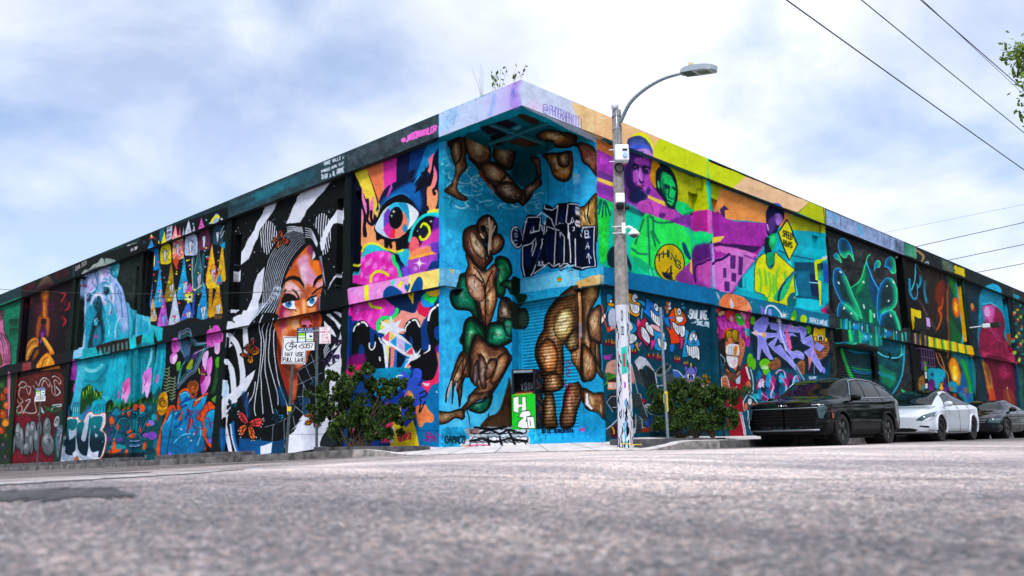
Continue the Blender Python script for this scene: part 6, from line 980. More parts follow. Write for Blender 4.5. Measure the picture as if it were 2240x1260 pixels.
 p('#12181a','205,370 340,370 345,550 255,570 210,560',s=0);p('#2c3232','330,372 410,390 430,545 345,535',s=0);p('#14706c','410,385 880,470 890,625 430,548',s=0,n=.2);p('#30e878','410,385 450,392 490,555 430,548',s=0,b=2)
 for k in range(9):x=470+k*46;p(['#28a0b0','#1c6c50','#50e8a0','#3878b0','#145050'][k%5],[x,400+k*9,x+24,404+k*9,x+34,550+k*8,x+8,548+k*8],b=2,a=.7)
 e('#2098c0',640,500,60,50,b=4);e('#b0d8f0',650,490,9,22,b=1);e('#30c070',600,480,30,40,b=4,a=.7);e('#d8e8f0',730,485,7,14);p('#38e070','866,480 890,510 890,630 870,626',s=0)
 p('#0c1012','240,560 900,650 860,700 240,600',s=0,b=2)
 p('#1c1a1c','240,590 760,650 780,1300 270,1300',s=0,n=.3);p('#0d4448','310,600 760,655 780,1300 470,1300 340,760',s=0,n=.2);l('#30c058','320,580 330,700 390,880 470,1060',7,b=2.5);l('#2098c8','370,640 500,690 640,700 750,690',6,b=3,a=.8);l('#28d080','480,640 640,670 740,700',4,b=2,a=.6);l('#1c9c60','460,900 600,930 770,950',5,b=3,a=.8);l('#1c80c0','480,940 600,975 780,970',5,b=3,a=.8);p('#06080a','750,740 820,760 860,1110 790,1060',s=0)
 p('#0f4c50','820,640 900,600 900,560 1180,570 1185,800 1160,1000 1100,1160 1020,1300 870,1300 840,1000',n=.3);l('#38a8d0','1185,600 1180,800 1150,1020 1080,1180 1020,1260',3,b=.5);l('#38c8a0','1140,580 1150,700 1130,740',3,b=1);p('#1470b0','835,960 1000,1010 1050,1060 1040,1080 960,1050 840,1010',b=3);p('#18a058','840,860 960,940 1060,1000 1060,1090 1000,1180 900,1120 850,1000',b=12,a=.5);l('#60c8e0','820,690 900,740 1000,770 1100,770 1170,720',3,b=1);l('#0a1414','970,690 990,760 970,800',4);text('#0a2020','DIDN',1030,830,1115,825,40,2.2);p('#20c070','1140,1195 1200,1240 1190,1250 1160,1250',b=1);p('#0c5c74','900,520 1140,560 1100,700 900,660',b=8,a=.7,n=.2)
def m_R4():
 F(1960,520,3.314);clip('62,20 498,195 498,290 570,860 640,2500 140,2500 110,780 62,150')
 p('#202a2a','60,30 500,205 500,292 62,130',s=0,n=.2);p('#1c7860','62,40 150,75 150,150 62,128',s=0,b=2,g=('#8cb0a0',20));p('#5c6c5c','330,150 420,190 420,260 340,230',s=0,b=3,n=.3);l('#1c9c58','110,50 140,150',5,b=2,a=.7);l('#c8a070','150,90 200,130 190,170',5,b=2,a=.8);l('#9cb0b0','210,180 235,170 235,190',3,b=1);p('#d8c020','425,200 498,235 498,280 428,255',s=0,b=1,a=.0);text('#d8c020','SLHNK',428,253,500,280,52,4.2,sp=.1)
 p('#141517','65,150 500,295 600,1800 150,1800',s=0,n=.3);p('#0c0c0e','60,130 500,288 500,315 65,160',s=0,b=3)
 p('#0e3c30','380,260 500,320 530,740 380,760 370,500',s=0,b=3,n=.2);p('#1c7830','370,280 430,320 500,480 500,540 440,440 390,340',b=4);p('#125c30','380,560 470,700 500,760 400,730',b=6);l('#1c9ccc','440,330 470,560 490,660 484,760',5,b=2,a=.8);l('#30a8d0','490,560 488,680 480,760',3,b=1)
 e('#e86010',438,500,26,76,-6,b=6);e('#f8c030',436,500,12,40,-6,b=4);
 for q,c,w_ in [('140,190 135,300 110,380','#58b8c8',3),('175,270 180,320 160,360','#1c90b0',6),('95,300 100,380 130,440 150,430','#1c88a8',5),('210,310 205,380 215,440 225,470','#28a0c8',6),('150,330 155,400 145,440','#50a8c0',2),('140,180 180,250','#4c6c70',2)]:l(c,q,w_,b=.6)
 p('#3a2a20','150,260 260,200 350,260 380,420 350,640 250,620 220,420 190,300',b=10,a=.6);
 for k in range(26):x=150+k*8.5;l(['#4c3828','#0c0c0e','#342820','#584034'][k%4],[x+60,190+k*4,x+30+(k%3)*10,360+k*3,x+20,560,x+40,700],1.3,a=.5)
 p('#6c2c14','300,330 345,310 355,420 345,500 330,600 310,560 300,480 285,420',b=4);l('#e87020','325,500 310,520 330,560 320,620 295,670',2.5,b=1);l('#c85818','345,430 335,500 325,520',2.5,b=1);l('#8c3c1c','378,330 380,500 385,780',2.5);l('#a85c30','372,380 376,600',1.5);
 for k in range(14):l('#5c4c4c',[100+k*10,360+k*18,170+k*9,450+k*16,220+k*7,600+k*8],1.1,a=.5)
 p('#e8cc10','107,512 178,532 185,640 165,640 160,590 135,570 140,640 122,670',s=0);p('#14181a','133,565 160,580 178,640 150,640',s=0);l('#d8a80c','465,350 512,745',4.5,s=0);l('#a8780c','475,352 520,745',1.5,s=0)
 p('#e090e8','160,635 172,635 172,665 160,668',s=0);p('#2c2c34','170,640 200,650 215,730 185,760',s=0,n=.3);p('#5c3c70','120,690 140,700 150,770 130,770',s=0,b=1)
 for k in range(13):x=130+k*9;l(['#3c4048','#b89418','#5c5070','#2c3c40'][k%4],[x,690+k*2,x+3,772+k*2],3,s=0)
 for k in range(40):x=240+k*8.2;y=720+(x-240)*.205;l(['#c8d820','#e8c418','#68b830','#e8a010','#308c50','#d8dc60','#8c6c10'][(k*5)%7],[x,y,x+4+(k%3)*3,y+75],4,s=0,a=.95)
 p('#e8b810','510,780 560,795 566,850 520,840',s=0,n=.1);p('#f0d020','450,765 480,770 500,836 460,820',s=0)
 # lower: embers, teal bushes
 p('#121416','150,830 580,870 640,1500 150,1500',s=0,n=.3);p('#10707c','400,830 560,880 580,1100 540,1200 430,1100 480,960',b=5);p('#e88c10','400,870 430,870 465,960 470,1060 420,1050 385,940',b=6);p('#f8d840','415,930 440,940 445,1030 415,1020',b=4);e('#fff6c0',430,1015,8,18,b=3);l('#2c9c28','480,880 520,1000 540,1130',6,b=1.5);l('#1c8040','500,880 545,1060',3)
 for q in ['290,830 320,920 370,980 385,1060','310,830 350,930 350,1060','380,820 375,870']:l('#c88448',q,2)
 p('#1c9cb0','230,950 290,945 350,960 360,1010 350,1080 290,1090 240,1060',b=1);e('#0e4c60',262,990,12,16);p('#1c90a8','380,1050 430,1040 450,1080 440,1120 390,1110',b=1);p('#1a5c88','470,1010 500,1000 520,1090 510,1160 470,1120',b=2);e('#5c2068',257,1070,24,50);e('#f0a818',333,1075,18,34);l('#101418','316,1080 333,1040 350,1090',2);p('#4c2468','350,1010 380,1080 390,1110 350,1100',b=1);
 p('#70b820','200,890 220,890 225,960 205,965',s=0);p('#e8ecf0','205,970 222,970 225,1020 210,1020',s=0);p('#e8ecf0','212,1060 228,1055 230,1090 212,1095',s=0);p('#60408c','180,890 200,890 200,960 185,965',s=0);p('#8c6430','165,1020 200,1000 210,1090 165,1100',b=3,n=.3);l('#d08890','470,1130 520,1140 550,1120',2);p('#2c5ca0','440,1110 480,1080 500,1130',b=2);p('#0e7c94','490,1140 560,1130 570,1220 500,1200',b=2)
 for k in range(20):e(['#0f7c90','#1c4c8c','#7c3c90','#c06028'][k%4],200+(k*67)%350,1090+(k*41)%120,14,22,b=2,a=.7)
def m_R5():
 F(1960,520,3.314);clip('500,190 1400,560 1400,2500 640,2500 575,870 500,300')
 p('#1c2a2a','500,205 1100,460 1100,560 500,292',s=0,n=.2);p('#12303c','505,310 1100,560 1100,1400 640,1500',s=0,n=.2);p('#0d2430','560,700 860,850 890,920 620,870',s=0,b=4,a=.6)
 p('#1686a0','600,560 605,440 625,370 670,340 730,335 765,390 800,480 825,600 835,700 830,780 800,800 640,830 600,760',b=1,n=.15);p('#28a8cc','655,355 700,330 750,350 765,392 700,375',b=1);p('#147890','630,500 600,700 610,860 640,870 650,620',b=3)
 p('#7c1440','625,500 700,480 745,515 780,560 790,620 780,690 800,740 850,820 860,900 780,890 620,860 605,780 610,680 640,620 650,540',n=.25);p('#c060a0','628,500 690,485 720,490 710,590 690,620 650,600 635,540',b=3,n=.2);p('#e8a8d8','640,510 670,500 680,560 650,570',b=3);p('#1c0c28','655,620 690,640 680,650',b=1);l('#5c0c30','700,640 720,720 780,740',2.5);l('#d870b0','680,640 740,740 790,760',2,a=.7,b=1);l('#58c8e8','622,480 650,478 680,470 740,500',2.5)
 for k in range(26):l(['#5c0c2c','#a02858','#c04078'][k%3],[640+(k*37)%190,560+(k*53)%270,660+(k*37)%190,580+(k*53)%270,655+(k*37)%190,600+(k*53)%270],2,a=.5)
 e('#c88c50',555,500,12,28,-8);e('#a83c30',564,522,8,16,b=2);l('#a04c20','825,690 826,780',4,b=1)
 p('#8c2850','620,835 850,885 865,905 620,870',s=0,a=.8,b=2);p('#a83c5c','620,820 860,870 862,905 625,870',s=0,a=.6)
 p('#600c2c','640,880 840,900 870,1150 860,1290 800,1290 700,1290',b=2,n=.2);p('#8c1848','750,900 830,910 820,1000 760,1020',b=6,n=.3);p('#b07838','625,900 650,900 680,960 690,1000 700,1060 715,1130 720,1180 700,1190 660,1100 650,1040',b=1.5,n=.2);p('#5c3820','640,900 680,960 690,1060 660,1020',b=3,a=.7);p('#c04c28','680,1100 715,1120 718,1290 680,1290',b=2);l('#d8c8d0','805,1085 815,1150 830,1190',3.5,b=.5);p('#7c3c20','780,1100 850,1130 860,1290 800,1290',b=5,a=.8);p('#124060','870,900 930,930 960,1290 900,1290',b=5)
 for q in ['765,940 790,920 800,960','770,980 800,970 790,1010']:l('#c04c80',q,2,a=.7)
 p('#0b0f12','815,425 850,445 900,920 870,905',s=0)
 # R6
 p('#2c3436','830,345 1100,460 1100,560 830,420',s=0,n=.4);p('#1c90a0','850,400 900,420 890,440 860,430',b=1)
 p('#183c38','845,440 1100,540 1100,1500 920,1500 890,900',s=0,n=.4)
 for k in range(110):x=852+(k*29)%170;y=450+(k*47)%480;e(['#38b0a0','#d0a030','#c84c38','#204c50','#7cc048','#8c3c60','#101c20','#e8d060'][(k*3)%8],x,y+(x-850)*.3,9,12,k*25,b=.5,a=.85)
 p('#1c5048','905,930 1100,960 1100,1300 930,1300',b=4,n=.3)
ORDER=(m_base,m_L6,m_L5,m_L4,m_L3,m_L2,m_L1,m_notch,m_R1,m_R2,m_R3,m_R4,m_R5)
import time as _t;_t0=_t.time()
for fn in ORDER:fn()
clip();F()
def painterly(n,seed,x0,y0,x1,y1,amp=.22,ln=11,al=.38):
 """spray and brush marks that follow the painted shapes, each in a shade of the paint under it"""
 R_=np.random.default_rng(seed);G_=CAN.mean(2);gy_,gx_=np.gradient(blur(G_,1.5))
 X=(x0+R_.random(n)*(x1-x0))*SS;Y=(y0+R_.random(n)*(y1-y0))*SS
 for x,y in zip(X,Y):
  i,j=min(int(y),CH-1),min(int(x),CW-1);c=CAN[i,j]
  if c.max()<.2:continue
  tx,ty=-gy_[i,j],gx_[i,j];m_=math.hypot(tx,ty)
  if m_<1e-4:th=R_.random()*3.14;tx,ty=math.cos(th),math.sin(th)
  else:tx,ty=tx/m_,ty/m_
  L_=ln*SS*(.4+R_.random())*.5;b_=(R_.random()-.5)*L_*.5;k=1+(R_.random()-.5)*2*amp;tint=(R_.random(3)-.5)*.09
  stroke(np.clip(c*k+tint*c.max(),0,1),np.array([[x-tx*L_,y-ty*L_],[x-ty*b_*.3,y+tx*b_*.3],[x+tx*L_,y+ty*L_]]),.7+R_.random()*1.3,al,w2=.5)
painterly(3200,1,0,480,500,1010,.3,8);painterly(2600,2,490,400,970,1000,.2,11);painterly(4200,3,970,250,1320,960,.38,13,.5);painterly(3200,4,1310,300,1820,960,.26,11);painterly(1800,5,1810,480,2240,960,.3,9)
# hand drawn wobble: no edge stays ruler straight
def wob(cell,amp,s1,s2):return(vnoise(CH,CW,cell*SS,s1)-.5)*2*amp*SS,(vnoise(CH,CW,cell*SS,s2)-.5)*2*amp*SS
w1=wob(3.2,.32,31,32);w2_=wob(24,1.1,33,34)
yy_,xx_=np.mgrid[0:CH,0:CW].astype(np.float32);xx_=np.clip(xx_+w1[0]+w2_[0],0,CW-1.01);yy_=np.clip(yy_+w1[1]+w2_[1],0,CH-1.01)
xi_=xx_.astype(np.int32);yi_=yy_.astype(np.int32);fx_=(xx_-xi_)[...,None];fy_=(yy_-yi_)[...,None]
CAN=(CAN[yi_,xi_]*(1-fx_)+CAN[yi_,xi_+1]*fx_)*(1-fy_)+(CAN[yi_+1,xi_]*(1-fx_)+CAN[yi_+1,xi_+1]*fx_)*fy_
CAN=np.ascontiguousarray(CAN,np.float32)
lum_=CAN.mean(2,keepdims=True);CAN=np.clip(lum_+(CAN-lum_)*1.14,0,1);CAN=(CAN+.10*(CAN-.42)*np.clip(CAN*(1-CAN)*4,0,1)).clip(0,1).astype(np.float32)  # the paints are vivid and the blacks deep
clip();print('murals painted in %.1f s'%(_t.time()-_t0))
# ================================================================== materials
M_under=mat('painted_soffit','#0f6a74',.8,nz=.2,bump=.2)
M_dark=mat('dark_paint','#12171a',.75,nz=.3,bump=.2)
M_black=mat('black_recess',(.004,.005,.006),.9)
M_roof=mat('roof_felt',(.18,.18,.18),.9,nz=.2)
# ================================================================== the building
bld=empty('mural_warehouse',(0,0,0),'two storey corner warehouse covered in colourful street art murals','building')
ZT,ZF,ZB1,ZB0=7.5,6.931,3.904,3.476
NO=2.616
LJ=[6.218,12.43,18.789,25.346,31.816,38.3,44.8];RJ=[7.388,14.699,21.944,29.417,36.927,44.4,51.9]
def WP(side,u,z,o):return(-u,o,z)if side=='L' else(-o,u,z)
def sample(Pw):
 """paint colour found at a set of wall points"""
 sh=Pw.shape[:-1];uv=pjc(Pw.reshape(-1,3))*SS-.5
 x=np.clip(uv[:,0],0,CW-1.01);y=np.clip(uv[:,1],0,CH-1.01);xi=x.astype(int);yi=y.astype(int);fx=(x-xi)[:,None];fy=(y-yi)[:,None]
 xj=np.minimum(xi+1,CW-1);yj=np.minimum(yi+1,CH-1)
 c=(CAN[yi,xi]*(1-fx)+CAN[yi,xj]*fx)*(1-fy)+(CAN[yj,xi]*(1-fx)+CAN[yj,xj]*fx)*fy
 return c.reshape(*sh,3)
NIMG=[0]
def paint_rect(o00,o10,o01,name='wall_paint',**k):
 """image + material for the rectangle with corner o00, u-end o10 and v-end o01"""
 o00,o10,o01=map(lambda a:np.array(a,float),(o00,o10,o01))
 c=pj(np.array([o00,o10,o01,o10+o01-o00]));wpx=max(np.hypot(*(c[1]-c[0])),np.hypot(*(c[3]-c[2])));hpx=max(np.hypot(*(c[2]-c[0])),np.hypot(*(c[3]-c[1])))
 w_=int(np.clip(wpx*1.5,8,1600));h_=int(np.clip(hpx*1.5,8,1600))
 uu=(np.arange(w_)+.5)/w_;vv=1-(np.arange(h_)+.5)/h_
 g=o00+(o10-o00)*uu[None,:,None]+(o01-o00)*vv[:,None,None]
 NIMG[0]+=1;return paint_mat(name,img_from(sample(g),'%s_%d'%(name,NIMG[0])),**k)
def slab(pname,side,u0,u1,z0,z1,o,thick,holes=(),parent=None,label=None,**k):
 """painted slab in front of offset o, with recesses (ua,ub,za,zb,depth) that show their own back and reveals"""
 mb=MB();us=sorted({u0,u1,*[h[0]for h in holes],*[h[1]for h in holes]});zs=sorted({z0,z1,*[h[2]for h in holes],*[h[3]for h in holes]})
 def uv(u,z):return((u-u0)/(u1-u0),(z-z0)/(z1-z0))
 def q(a,b,c,d,mi=0,uvs=None):mb.quad(WP(side,*a),WP(side,*b),WP(side,*c),WP(side,*d),uvs or[uv(p_[0],p_[1])for p_ in (a,b,c,d)],mi)
 for i in range(len(us)-1):
  for j in range(len(zs)-1):
   a,b,c,d=us[i],us[i+1],zs[j],zs[j+1];um,zm=(a+b)/2,(c+d)/2
   if any(h[0]<um<h[1]and h[2]<zm<h[3]for h in holes):continue
   q((a,c,o),(b,c,o),(b,d,o),(a,d,o))
 for(a,b,c,d,dp)in holes:
  q((a,c,o+dp),(b,c,o+dp),(b,d,o+dp),(a,d,o+dp));q((a,c,o),(a,c,o+dp),(a,d,o+dp),(a,d,o));q((b,c,o),(b,c,o+dp),(b,d,o+dp),(b,d,o));q((a,d,o),(b,d,o),(b,d,o+dp),(a,d,o+dp));q((a,c,o),(b,c,o),(b,c,o+dp),(a,c,o+dp))
 t=o+thick
 q((u0,z0,o),(u0,z0,t),(u0,z1,t),(u0,z1,o));q((u1,z0,o),(u1,z0,t),(u1,z1,t),(u1,z1,o))
 q((u0,z0,o),(u1,z0,o),(u1,z0,t),(u0,z0,t),1);q((u0,z1,o),(u1,z1,o),(u1,z1,t),(u0,z1,t),0)
 pm=paint_rect(WP(side,u0,z0,o),WP(side,u1,z0,o),WP(side,u0,z1,o),**k)
 ob=mb.build(pname,[pm,M_under if k.get('name')=='teal' else M_dark],parent or bld)
 if label:ob['label']=label
 return ob
OW,OP,OB=.17,.09,.035
LLAB=['wall panel painted with a giant eye and sunburst','wall panel painted with a zebra striped haired woman','wall panel painted with rows of pointed hooded heads','wall panel painted with a pale blue bulldog','dark wall panel painted with a woman and praying hands','wall panel painted green with a pink creature']
RLAB=['wall panel painted with men in green and purple','wall panel painted with a yellow shirted man and road sign','dark wall panel painted with a splashing water skull','wall panel painted with a glowing ember scene','wall panel painted with a crimson bearded head','wall panel covered with small busy painting']
LLOW=['lower wall panel painted with black drips and a gem','lower wall panel painted with butterflies and hair','lower wall panel painted with flowers and orange blue lettering','lower wall panel painted with bulldog paws over CUB lettering','lower wall panel with chrome bubble letters','lower wall panel painted with orange foliage']
RLOW=['lower wall panel painted with grinning cartoon birds','lower wall panel painted with a man in a red tracksuit','lower wall panel painted with a green water mouth','lower wall panel painted with embers and bushes','lower wall panel painted with a crimson beard','lower wall panel covered with small busy painting']
def uat(side,px,z,o=OW):  # distance along the wall of a photo column
 P0=unp(px,600,1 if side=='L' else 0,o if side=='L' else-o)
 lo,hi=.2,60
 for _ in range(40):
  m_=(lo+hi)/2;x=pjc(np.array([WP(side,m_,z,o)]))[0,0]
  if(x>px)==(side=='L'):lo=m_
  else:hi=m_
 return lo
SL={('L',0):[(uat('L',791,5.5),6.05,4.0,6.42,.14)],('L',1):[(uat('L',750,5.2),uat('L',737,5.2),4.0,6.38,.16),(uat('L',527,5.2),uat('L',512,5.2),4.0,6.38,.16)],
('L',2):[(uat('L',332,5.2),uat('L',318,5.2),3.98,6.9,.14)],('L',3):[(uat('L',300,5.2),uat('L',294,5.2),4.0,6.5,.14),(uat('L',186,5.2),uat('L',172,5.2),3.98,6.9,.14)],
('L',4):[(31.0,31.6,3.98,6.9,.14)],
('R',0):[(6.55,7.05,4.0,6.45,.12)],('R',1):[(7.62,8.05,4.0,6.5,.12),(13.95,14.4,5.0,6.5,.1)],('R',2):[(14.85,15.2,4.0,6.55,.14),(uat('R',1966,5.2),uat('R',1977,5.2),3.98,6.8,.16)],
('R',3):[(28.75,29.2,4.0,6.8,.14)],('R',4):[(36.0,36.6,4.0,6.8,.14)]}
for side,J,LAB,LOW in (('L',LJ,LLAB,LLOW),('R',RJ,RLAB,RLOW)):
 fas=[0.0,2.85 if side=='L' else 7.388]+[j for j in J if j>3 and not(side=='R' and j<7.5)]
 for i in range(len(fas)-1):
  a,b=fas[i]+.005,fas[i+1]-.006
  slab('fascia_panel',side,a,b,ZF,ZT,0,.3 if i else.02,name='fascia_paint',bump=.08,grime=.14)
  if i==0:mb=MB();mb.box(*((-b,-.02,.025,.3)if side=='L' else(-.3,-.025,.31,b)),ZF+.006,ZT-.01);mb.build('canopy_beam',M_under,bld)
 ed=[NO]+J
 for i in range(len(ed)-1):
  a,b=ed[i],ed[i+1];k=min(i,5)
  a2=a+.17 if i else a;b2=b-.13
  slab('upper_wall_panel',side,a2,b2,ZB1-.05,ZF+.1,OW,.25,SL.get((side,i),()),label=LAB[k]if i<6 else None,name='wall_paint')
  hl=[]
  if side=='R' and i==2:hl=[(14.95,18.25,.12,3.0,.16)]
  slab('lower_wall_panel',side,a2,b2,-1.7,ZB0+.05,OW,.25,hl,label=LOW[k]if i<6 else None,name='wall_paint')
  slab('belt_course',side,(a if i else NO)+.004,b-.004,ZB0,ZB1,OB,.3,name='belt_paint',bump=.06,grime=.12)
  slab('pilaster',side,b-.13,b+.17,-1.7,ZB0,OP,.3,name='pilaster_paint',bump=.1)
  slab('pilaster',side,b-.13,b+.17,ZB1,ZF,OP,.3,name='pilaster_paint',bump=.1)
  # notch: left return (x = -NO) and the shutter side (y = NO)
def slab2(pname,A,Bv,z0,z1,th,label=None,holes=None,**k):
 """painted slab between plan points A and Bv, thickness th away from the open side"""
 A=Vector((*A,0));Bv=Vector((*Bv,0));d=(Bv-A).normalized();n=Vector((d.y,-d.x,0))*th
 mb=MB();c=[A,Bv,Bv+n,A+n]
 def P(i,z):return(c[i].x,c[i].y,z)
 mb.quad(P(0,z0),P(1,z0),P(1,z1),P(0,z1),[(0,0),(1,0),(1,1),(0,1)]);mb.quad(P(3,z0),P(2,z0),P(2,z1),P(3,z1),[(0,0),(1,0),(1,1),(0,1)])
 mb.quad(P(0,z0),P(3,z0),P(3,z1),P(0,z1),[(0,0),(0,0),(0,1),(0,1)]);mb.quad(P(1,z0),P(2,z0),P(2,z1),P(1,z1),[(1,0),(1,0),(1,1),(1,1)])
 mb.quad(P(0,z0),P(1,z0),P(2,z0),P(3,z0),None,1);mb.quad(P(0,z1),P(1,z1),P(2,z1),P(3,z1),[(0,1),(1,1),(1,1),(0,1)])
 pm=paint_rect(P(0,z0),P(1,z0),P(0,z1),**k);ob=mb.build(pname,[pm,M_under],bld)
 if label:ob['label']=label
 return ob
slab2('corner_wall',(-NO+.005,OW+.002),(-NO+.005,NO+.02),-.4,ZF+.35,-.25,'recessed corner wall painted with a crouching brown and green figure',name='wall_paint',bump=.25)
slab2('belt_course',(-NO+.135,OB),(-NO+.135,.66),ZB0,ZB1,-.13,name='belt_paint',bump=.05)
slab2('recess_wall',(-NO,NO-.006),(-.006-OW,NO-.006),ZB1-.2,ZF+.35,-.3,'recessed corner wall painted with a diving figure over SCAR lettering',name='wall_paint',bump=.12)
slab2('corner_post',(-.97,NO-.14),(-.66,NO-.14),ZB1,ZF+.3,-.14,name='wall_paint',bump=.1);slab2('corner_post',(-1.93,NO-.05),(-1.6,NO-.05),ZB1,ZF+.3,-.05,name='wall_paint',bump=.1)
slab2('corner_wall',(-.70,NO-.006),(-.006-OW,NO-.006),-.3,ZB0+.02,-.3,'narrow end wall painted with a brown arm',name='wall_paint',bump=.15)
slab2('belt_course',(-.80,NO-.13),(-OB,NO-.13),ZB0-.02,ZB1,-.13,name='belt_paint',bump=.05)
slab2('shutter_box',(-NO+.02,NO-.16),(-.80,NO-.16),ZB0-.14,ZB1-.03,-.16,name='belt_paint',bump=.04)
slab2('shutter_guide',(-NO+.02,NO-.02),(-NO+.12,NO-.02),.1,ZB0-.1,-.06,name='belt_paint',bump=.02);slab2('shutter_guide',(-.82,NO-.06),(-.70,NO-.06),.1,ZB0-.1,-.08,name='belt_paint',bump=.02)
def shutter(side_pts,z0,z1,pitch=.075,label=None):
 """roller shutter: every slat is a curved strip; too many and too fine to pick apart, so one part"""
 (x0,y0),(x1,y1)=side_pts;A=Vector((x0,y0,0));Bv=Vector((x1,y1,0));d=(Bv-A);n=Vector((d.y,-d.x,0)).normalized()
 mb=MB();z=z0;k=int((z1-z0)/pitch)
 prof=[(0,0),(.15,.011),(.5,.02),(.85,.011),(1,0)]
 for i in range(k):
  for(t0,o0),(t1,o1)in zip(prof[:-1],prof[1:]):
   za,zb=z0+(i+t0*.94)*pitch,z0+(i+t1*.94)*pitch;v0,v1=(za-z0)/(z1-z0),(zb-z0)/(z1-z0)
   mb.quad(A+n*o0+Vector((0,0,za)),Bv+n*o0+Vector((0,0,za)),Bv+n*o1+Vector((0,0,zb)),A+n*o1+Vector((0,0,zb)),[(0,v0),(1,v0),(1,v1),(0,v1)])
  zc=z0+(i+.94)*pitch;mb.quad(A+n*-.004+Vector((0,0,zc)),Bv+n*-.004+Vector((0,0,zc)),Bv+n*-.004+Vector((0,0,z0+(i+1)*pitch)),A+n*-.004+Vector((0,0,z0+(i+1)*pitch)),None,1)
 pm=paint_rect((x0,y0,z0),(x1,y1,z0),(x0,y0,z1),'shutter_paint',bump=0,rough=.5,grime=.12)
 o=mb.build('roller_shutter',[pm,M_black],bld);o['kind']='stuff'
 if label:o['label']=label
 return o
shutter([(-NO+.10,NO-.012),(-.80,NO-.012)],.12,ZB0-.1,label='blue roller shutter painted with a brown leaning figure')
shutter([(-OW-.13,15.0),(-OW-.13,18.2)],.12,2.98,.085,'dark roller shutter with green painted curves')
slab('shutter_hood','R',14.9,18.3,2.98,3.47,-.12,.5,name='belt_paint',bump=.05)
# corner canopy: rim, coffer, soffit
def soffit(pts,z,name,label=None,flip=False):
 mb=MB();P3=[np.array([x,y,z])for x,y in pts];xs=[q[0]for q in P3];ys=[q[1]for q in P3];o00=np.array([min(xs),min(ys),z]);o10=np.array([max(xs),min(ys),z]);o01=np.array([min(xs),max(ys),z])
 c=[((q[0]-o00[0])/(o10[0]-o00[0]),(q[1]-o00[1])/(o01[1]-o00[1]))for q in P3];mb.quad(*P3,c)
 pm=paint_rect(o00,o10,o01,name='soffit_paint',bump=.05);return mb.build(name,[pm],bld)
RI=.32
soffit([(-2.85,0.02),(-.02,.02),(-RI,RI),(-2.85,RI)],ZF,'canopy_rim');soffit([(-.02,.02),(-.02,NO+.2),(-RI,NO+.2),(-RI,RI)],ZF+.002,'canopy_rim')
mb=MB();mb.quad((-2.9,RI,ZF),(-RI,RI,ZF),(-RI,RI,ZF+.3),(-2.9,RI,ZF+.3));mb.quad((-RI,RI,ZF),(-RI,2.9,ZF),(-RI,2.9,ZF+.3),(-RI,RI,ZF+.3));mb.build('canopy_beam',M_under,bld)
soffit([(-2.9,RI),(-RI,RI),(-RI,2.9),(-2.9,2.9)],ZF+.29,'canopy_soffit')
mb=MB();mb.box(-1.70,-1.62,RI,NO,ZF+.2,ZF+.28);mb.box(-NO,-RI,1.58,1.66,ZF+.21,ZF+.28);mb.build('canopy_beam',M_under,bld,bevel=.01)
mb=MB();mb.face([(-.52,.52,ZT-.12),(-60,.52,ZT-.12),(-60,60,ZT-.12),(-.52,60,ZT-.12)]);mb.build('roof',M_roof,bld)
mb=MB();mb.box(-52,-.55-NO,.6+OW,60,-1.7,7.0);mb.box(-.55-NO,-.6-OW,NO+.4,58,-1.7,7.0);mb.build('wall_core',M_dark,bld)
# conduit, camera arm, grille and other fittings on the wall
M_galv=mat('galvanised_steel','#8f9da6',.45,.7,nz=.25,nscale=20);M_white=mat('white_enamel','#dfe4ea',.35,nz=.05);M_purple=mat('purple_paint','#4a2658',.6)
mb=MB();
for k in range(6):x=22.35+k*.28;mb.tube([(.10,x,2.65),(.10,x,3.3)],.018,5)
for z in (2.65,2.97,3.3):mb.tube([(.10,22.3,z),(.10,23.8,z)],.018,5)
mb.tube([(-.1,22.3,3.3),(.10,22.3,3.3)],.018,5);mb.tube([(-.1,23.8,3.3),(.10,23.8,3.3)],.018,5);mb.build('window_grille',M_purple,bld)
mb=MB();mb.box(-.1,.32,22.55,22.85,4.02,4.5);mb.box(.30,.34,22.6,22.95,4.15,4.5,mi=1);g_=mb.build('junction_box',[M_dark,mat('lilac_box','#c490d8',.5)],bld,bevel=.01)
mb=MB();mb.tube([(-OW,29.9,4.75),(.5,29.9,4.78)],.03,6);mb.box(.4,1.05,29.75,30.05,4.68,4.86,mi=0);mb.box(.72,1.08,29.73,30.07,4.665,4.875,mi=1);mb.build('flood_light',[M_white,M_dark],bld,bevel=.01)
mb=MB();mb.tube([(-20.5,.0,3.45),(-20.5,-.02,2.9)],.01,4);mb.build('conduit',M_dark,bld)
# steps in the notch
def step(poly,z0,z1,label=None):
 mb=MB();n=len(poly);mats_=[M_under2]
 for i in range(n-1):
  a,b=poly[i],poly[i+1];mb.quad((*a,z0),(*b,z0),(*b,z1),(*a,z1),[(0,0),(1,0),(1,1),(0,1)],len(mats_));mats_.append(paint_rect((*a,z0),(*b,z0),(*a,z1),name='step_paint',bump=.1))
 mb.face([(*q,z1)for q in poly]);o=mb.build('step',mats_,bld);return o
M_under2=mat('painted_step_top','#3f8fb0',.8,nz=.5,col2='#8c98a0',nscale=6)
step([(-NO+.001,.2),(-1.75,.22),(-.95,.75),(-.45,1.5),(-.12,NO-.01),(-NO+.001,NO-.01)][:5]+[(-NO+.001,NO-.01)],-.25,.16)
step([(-NO+.001,1.25),(-1.9,1.2),(-1.2,1.7),(-.68,NO-.02),(-NO+.001,NO-.02)],.1,.31)
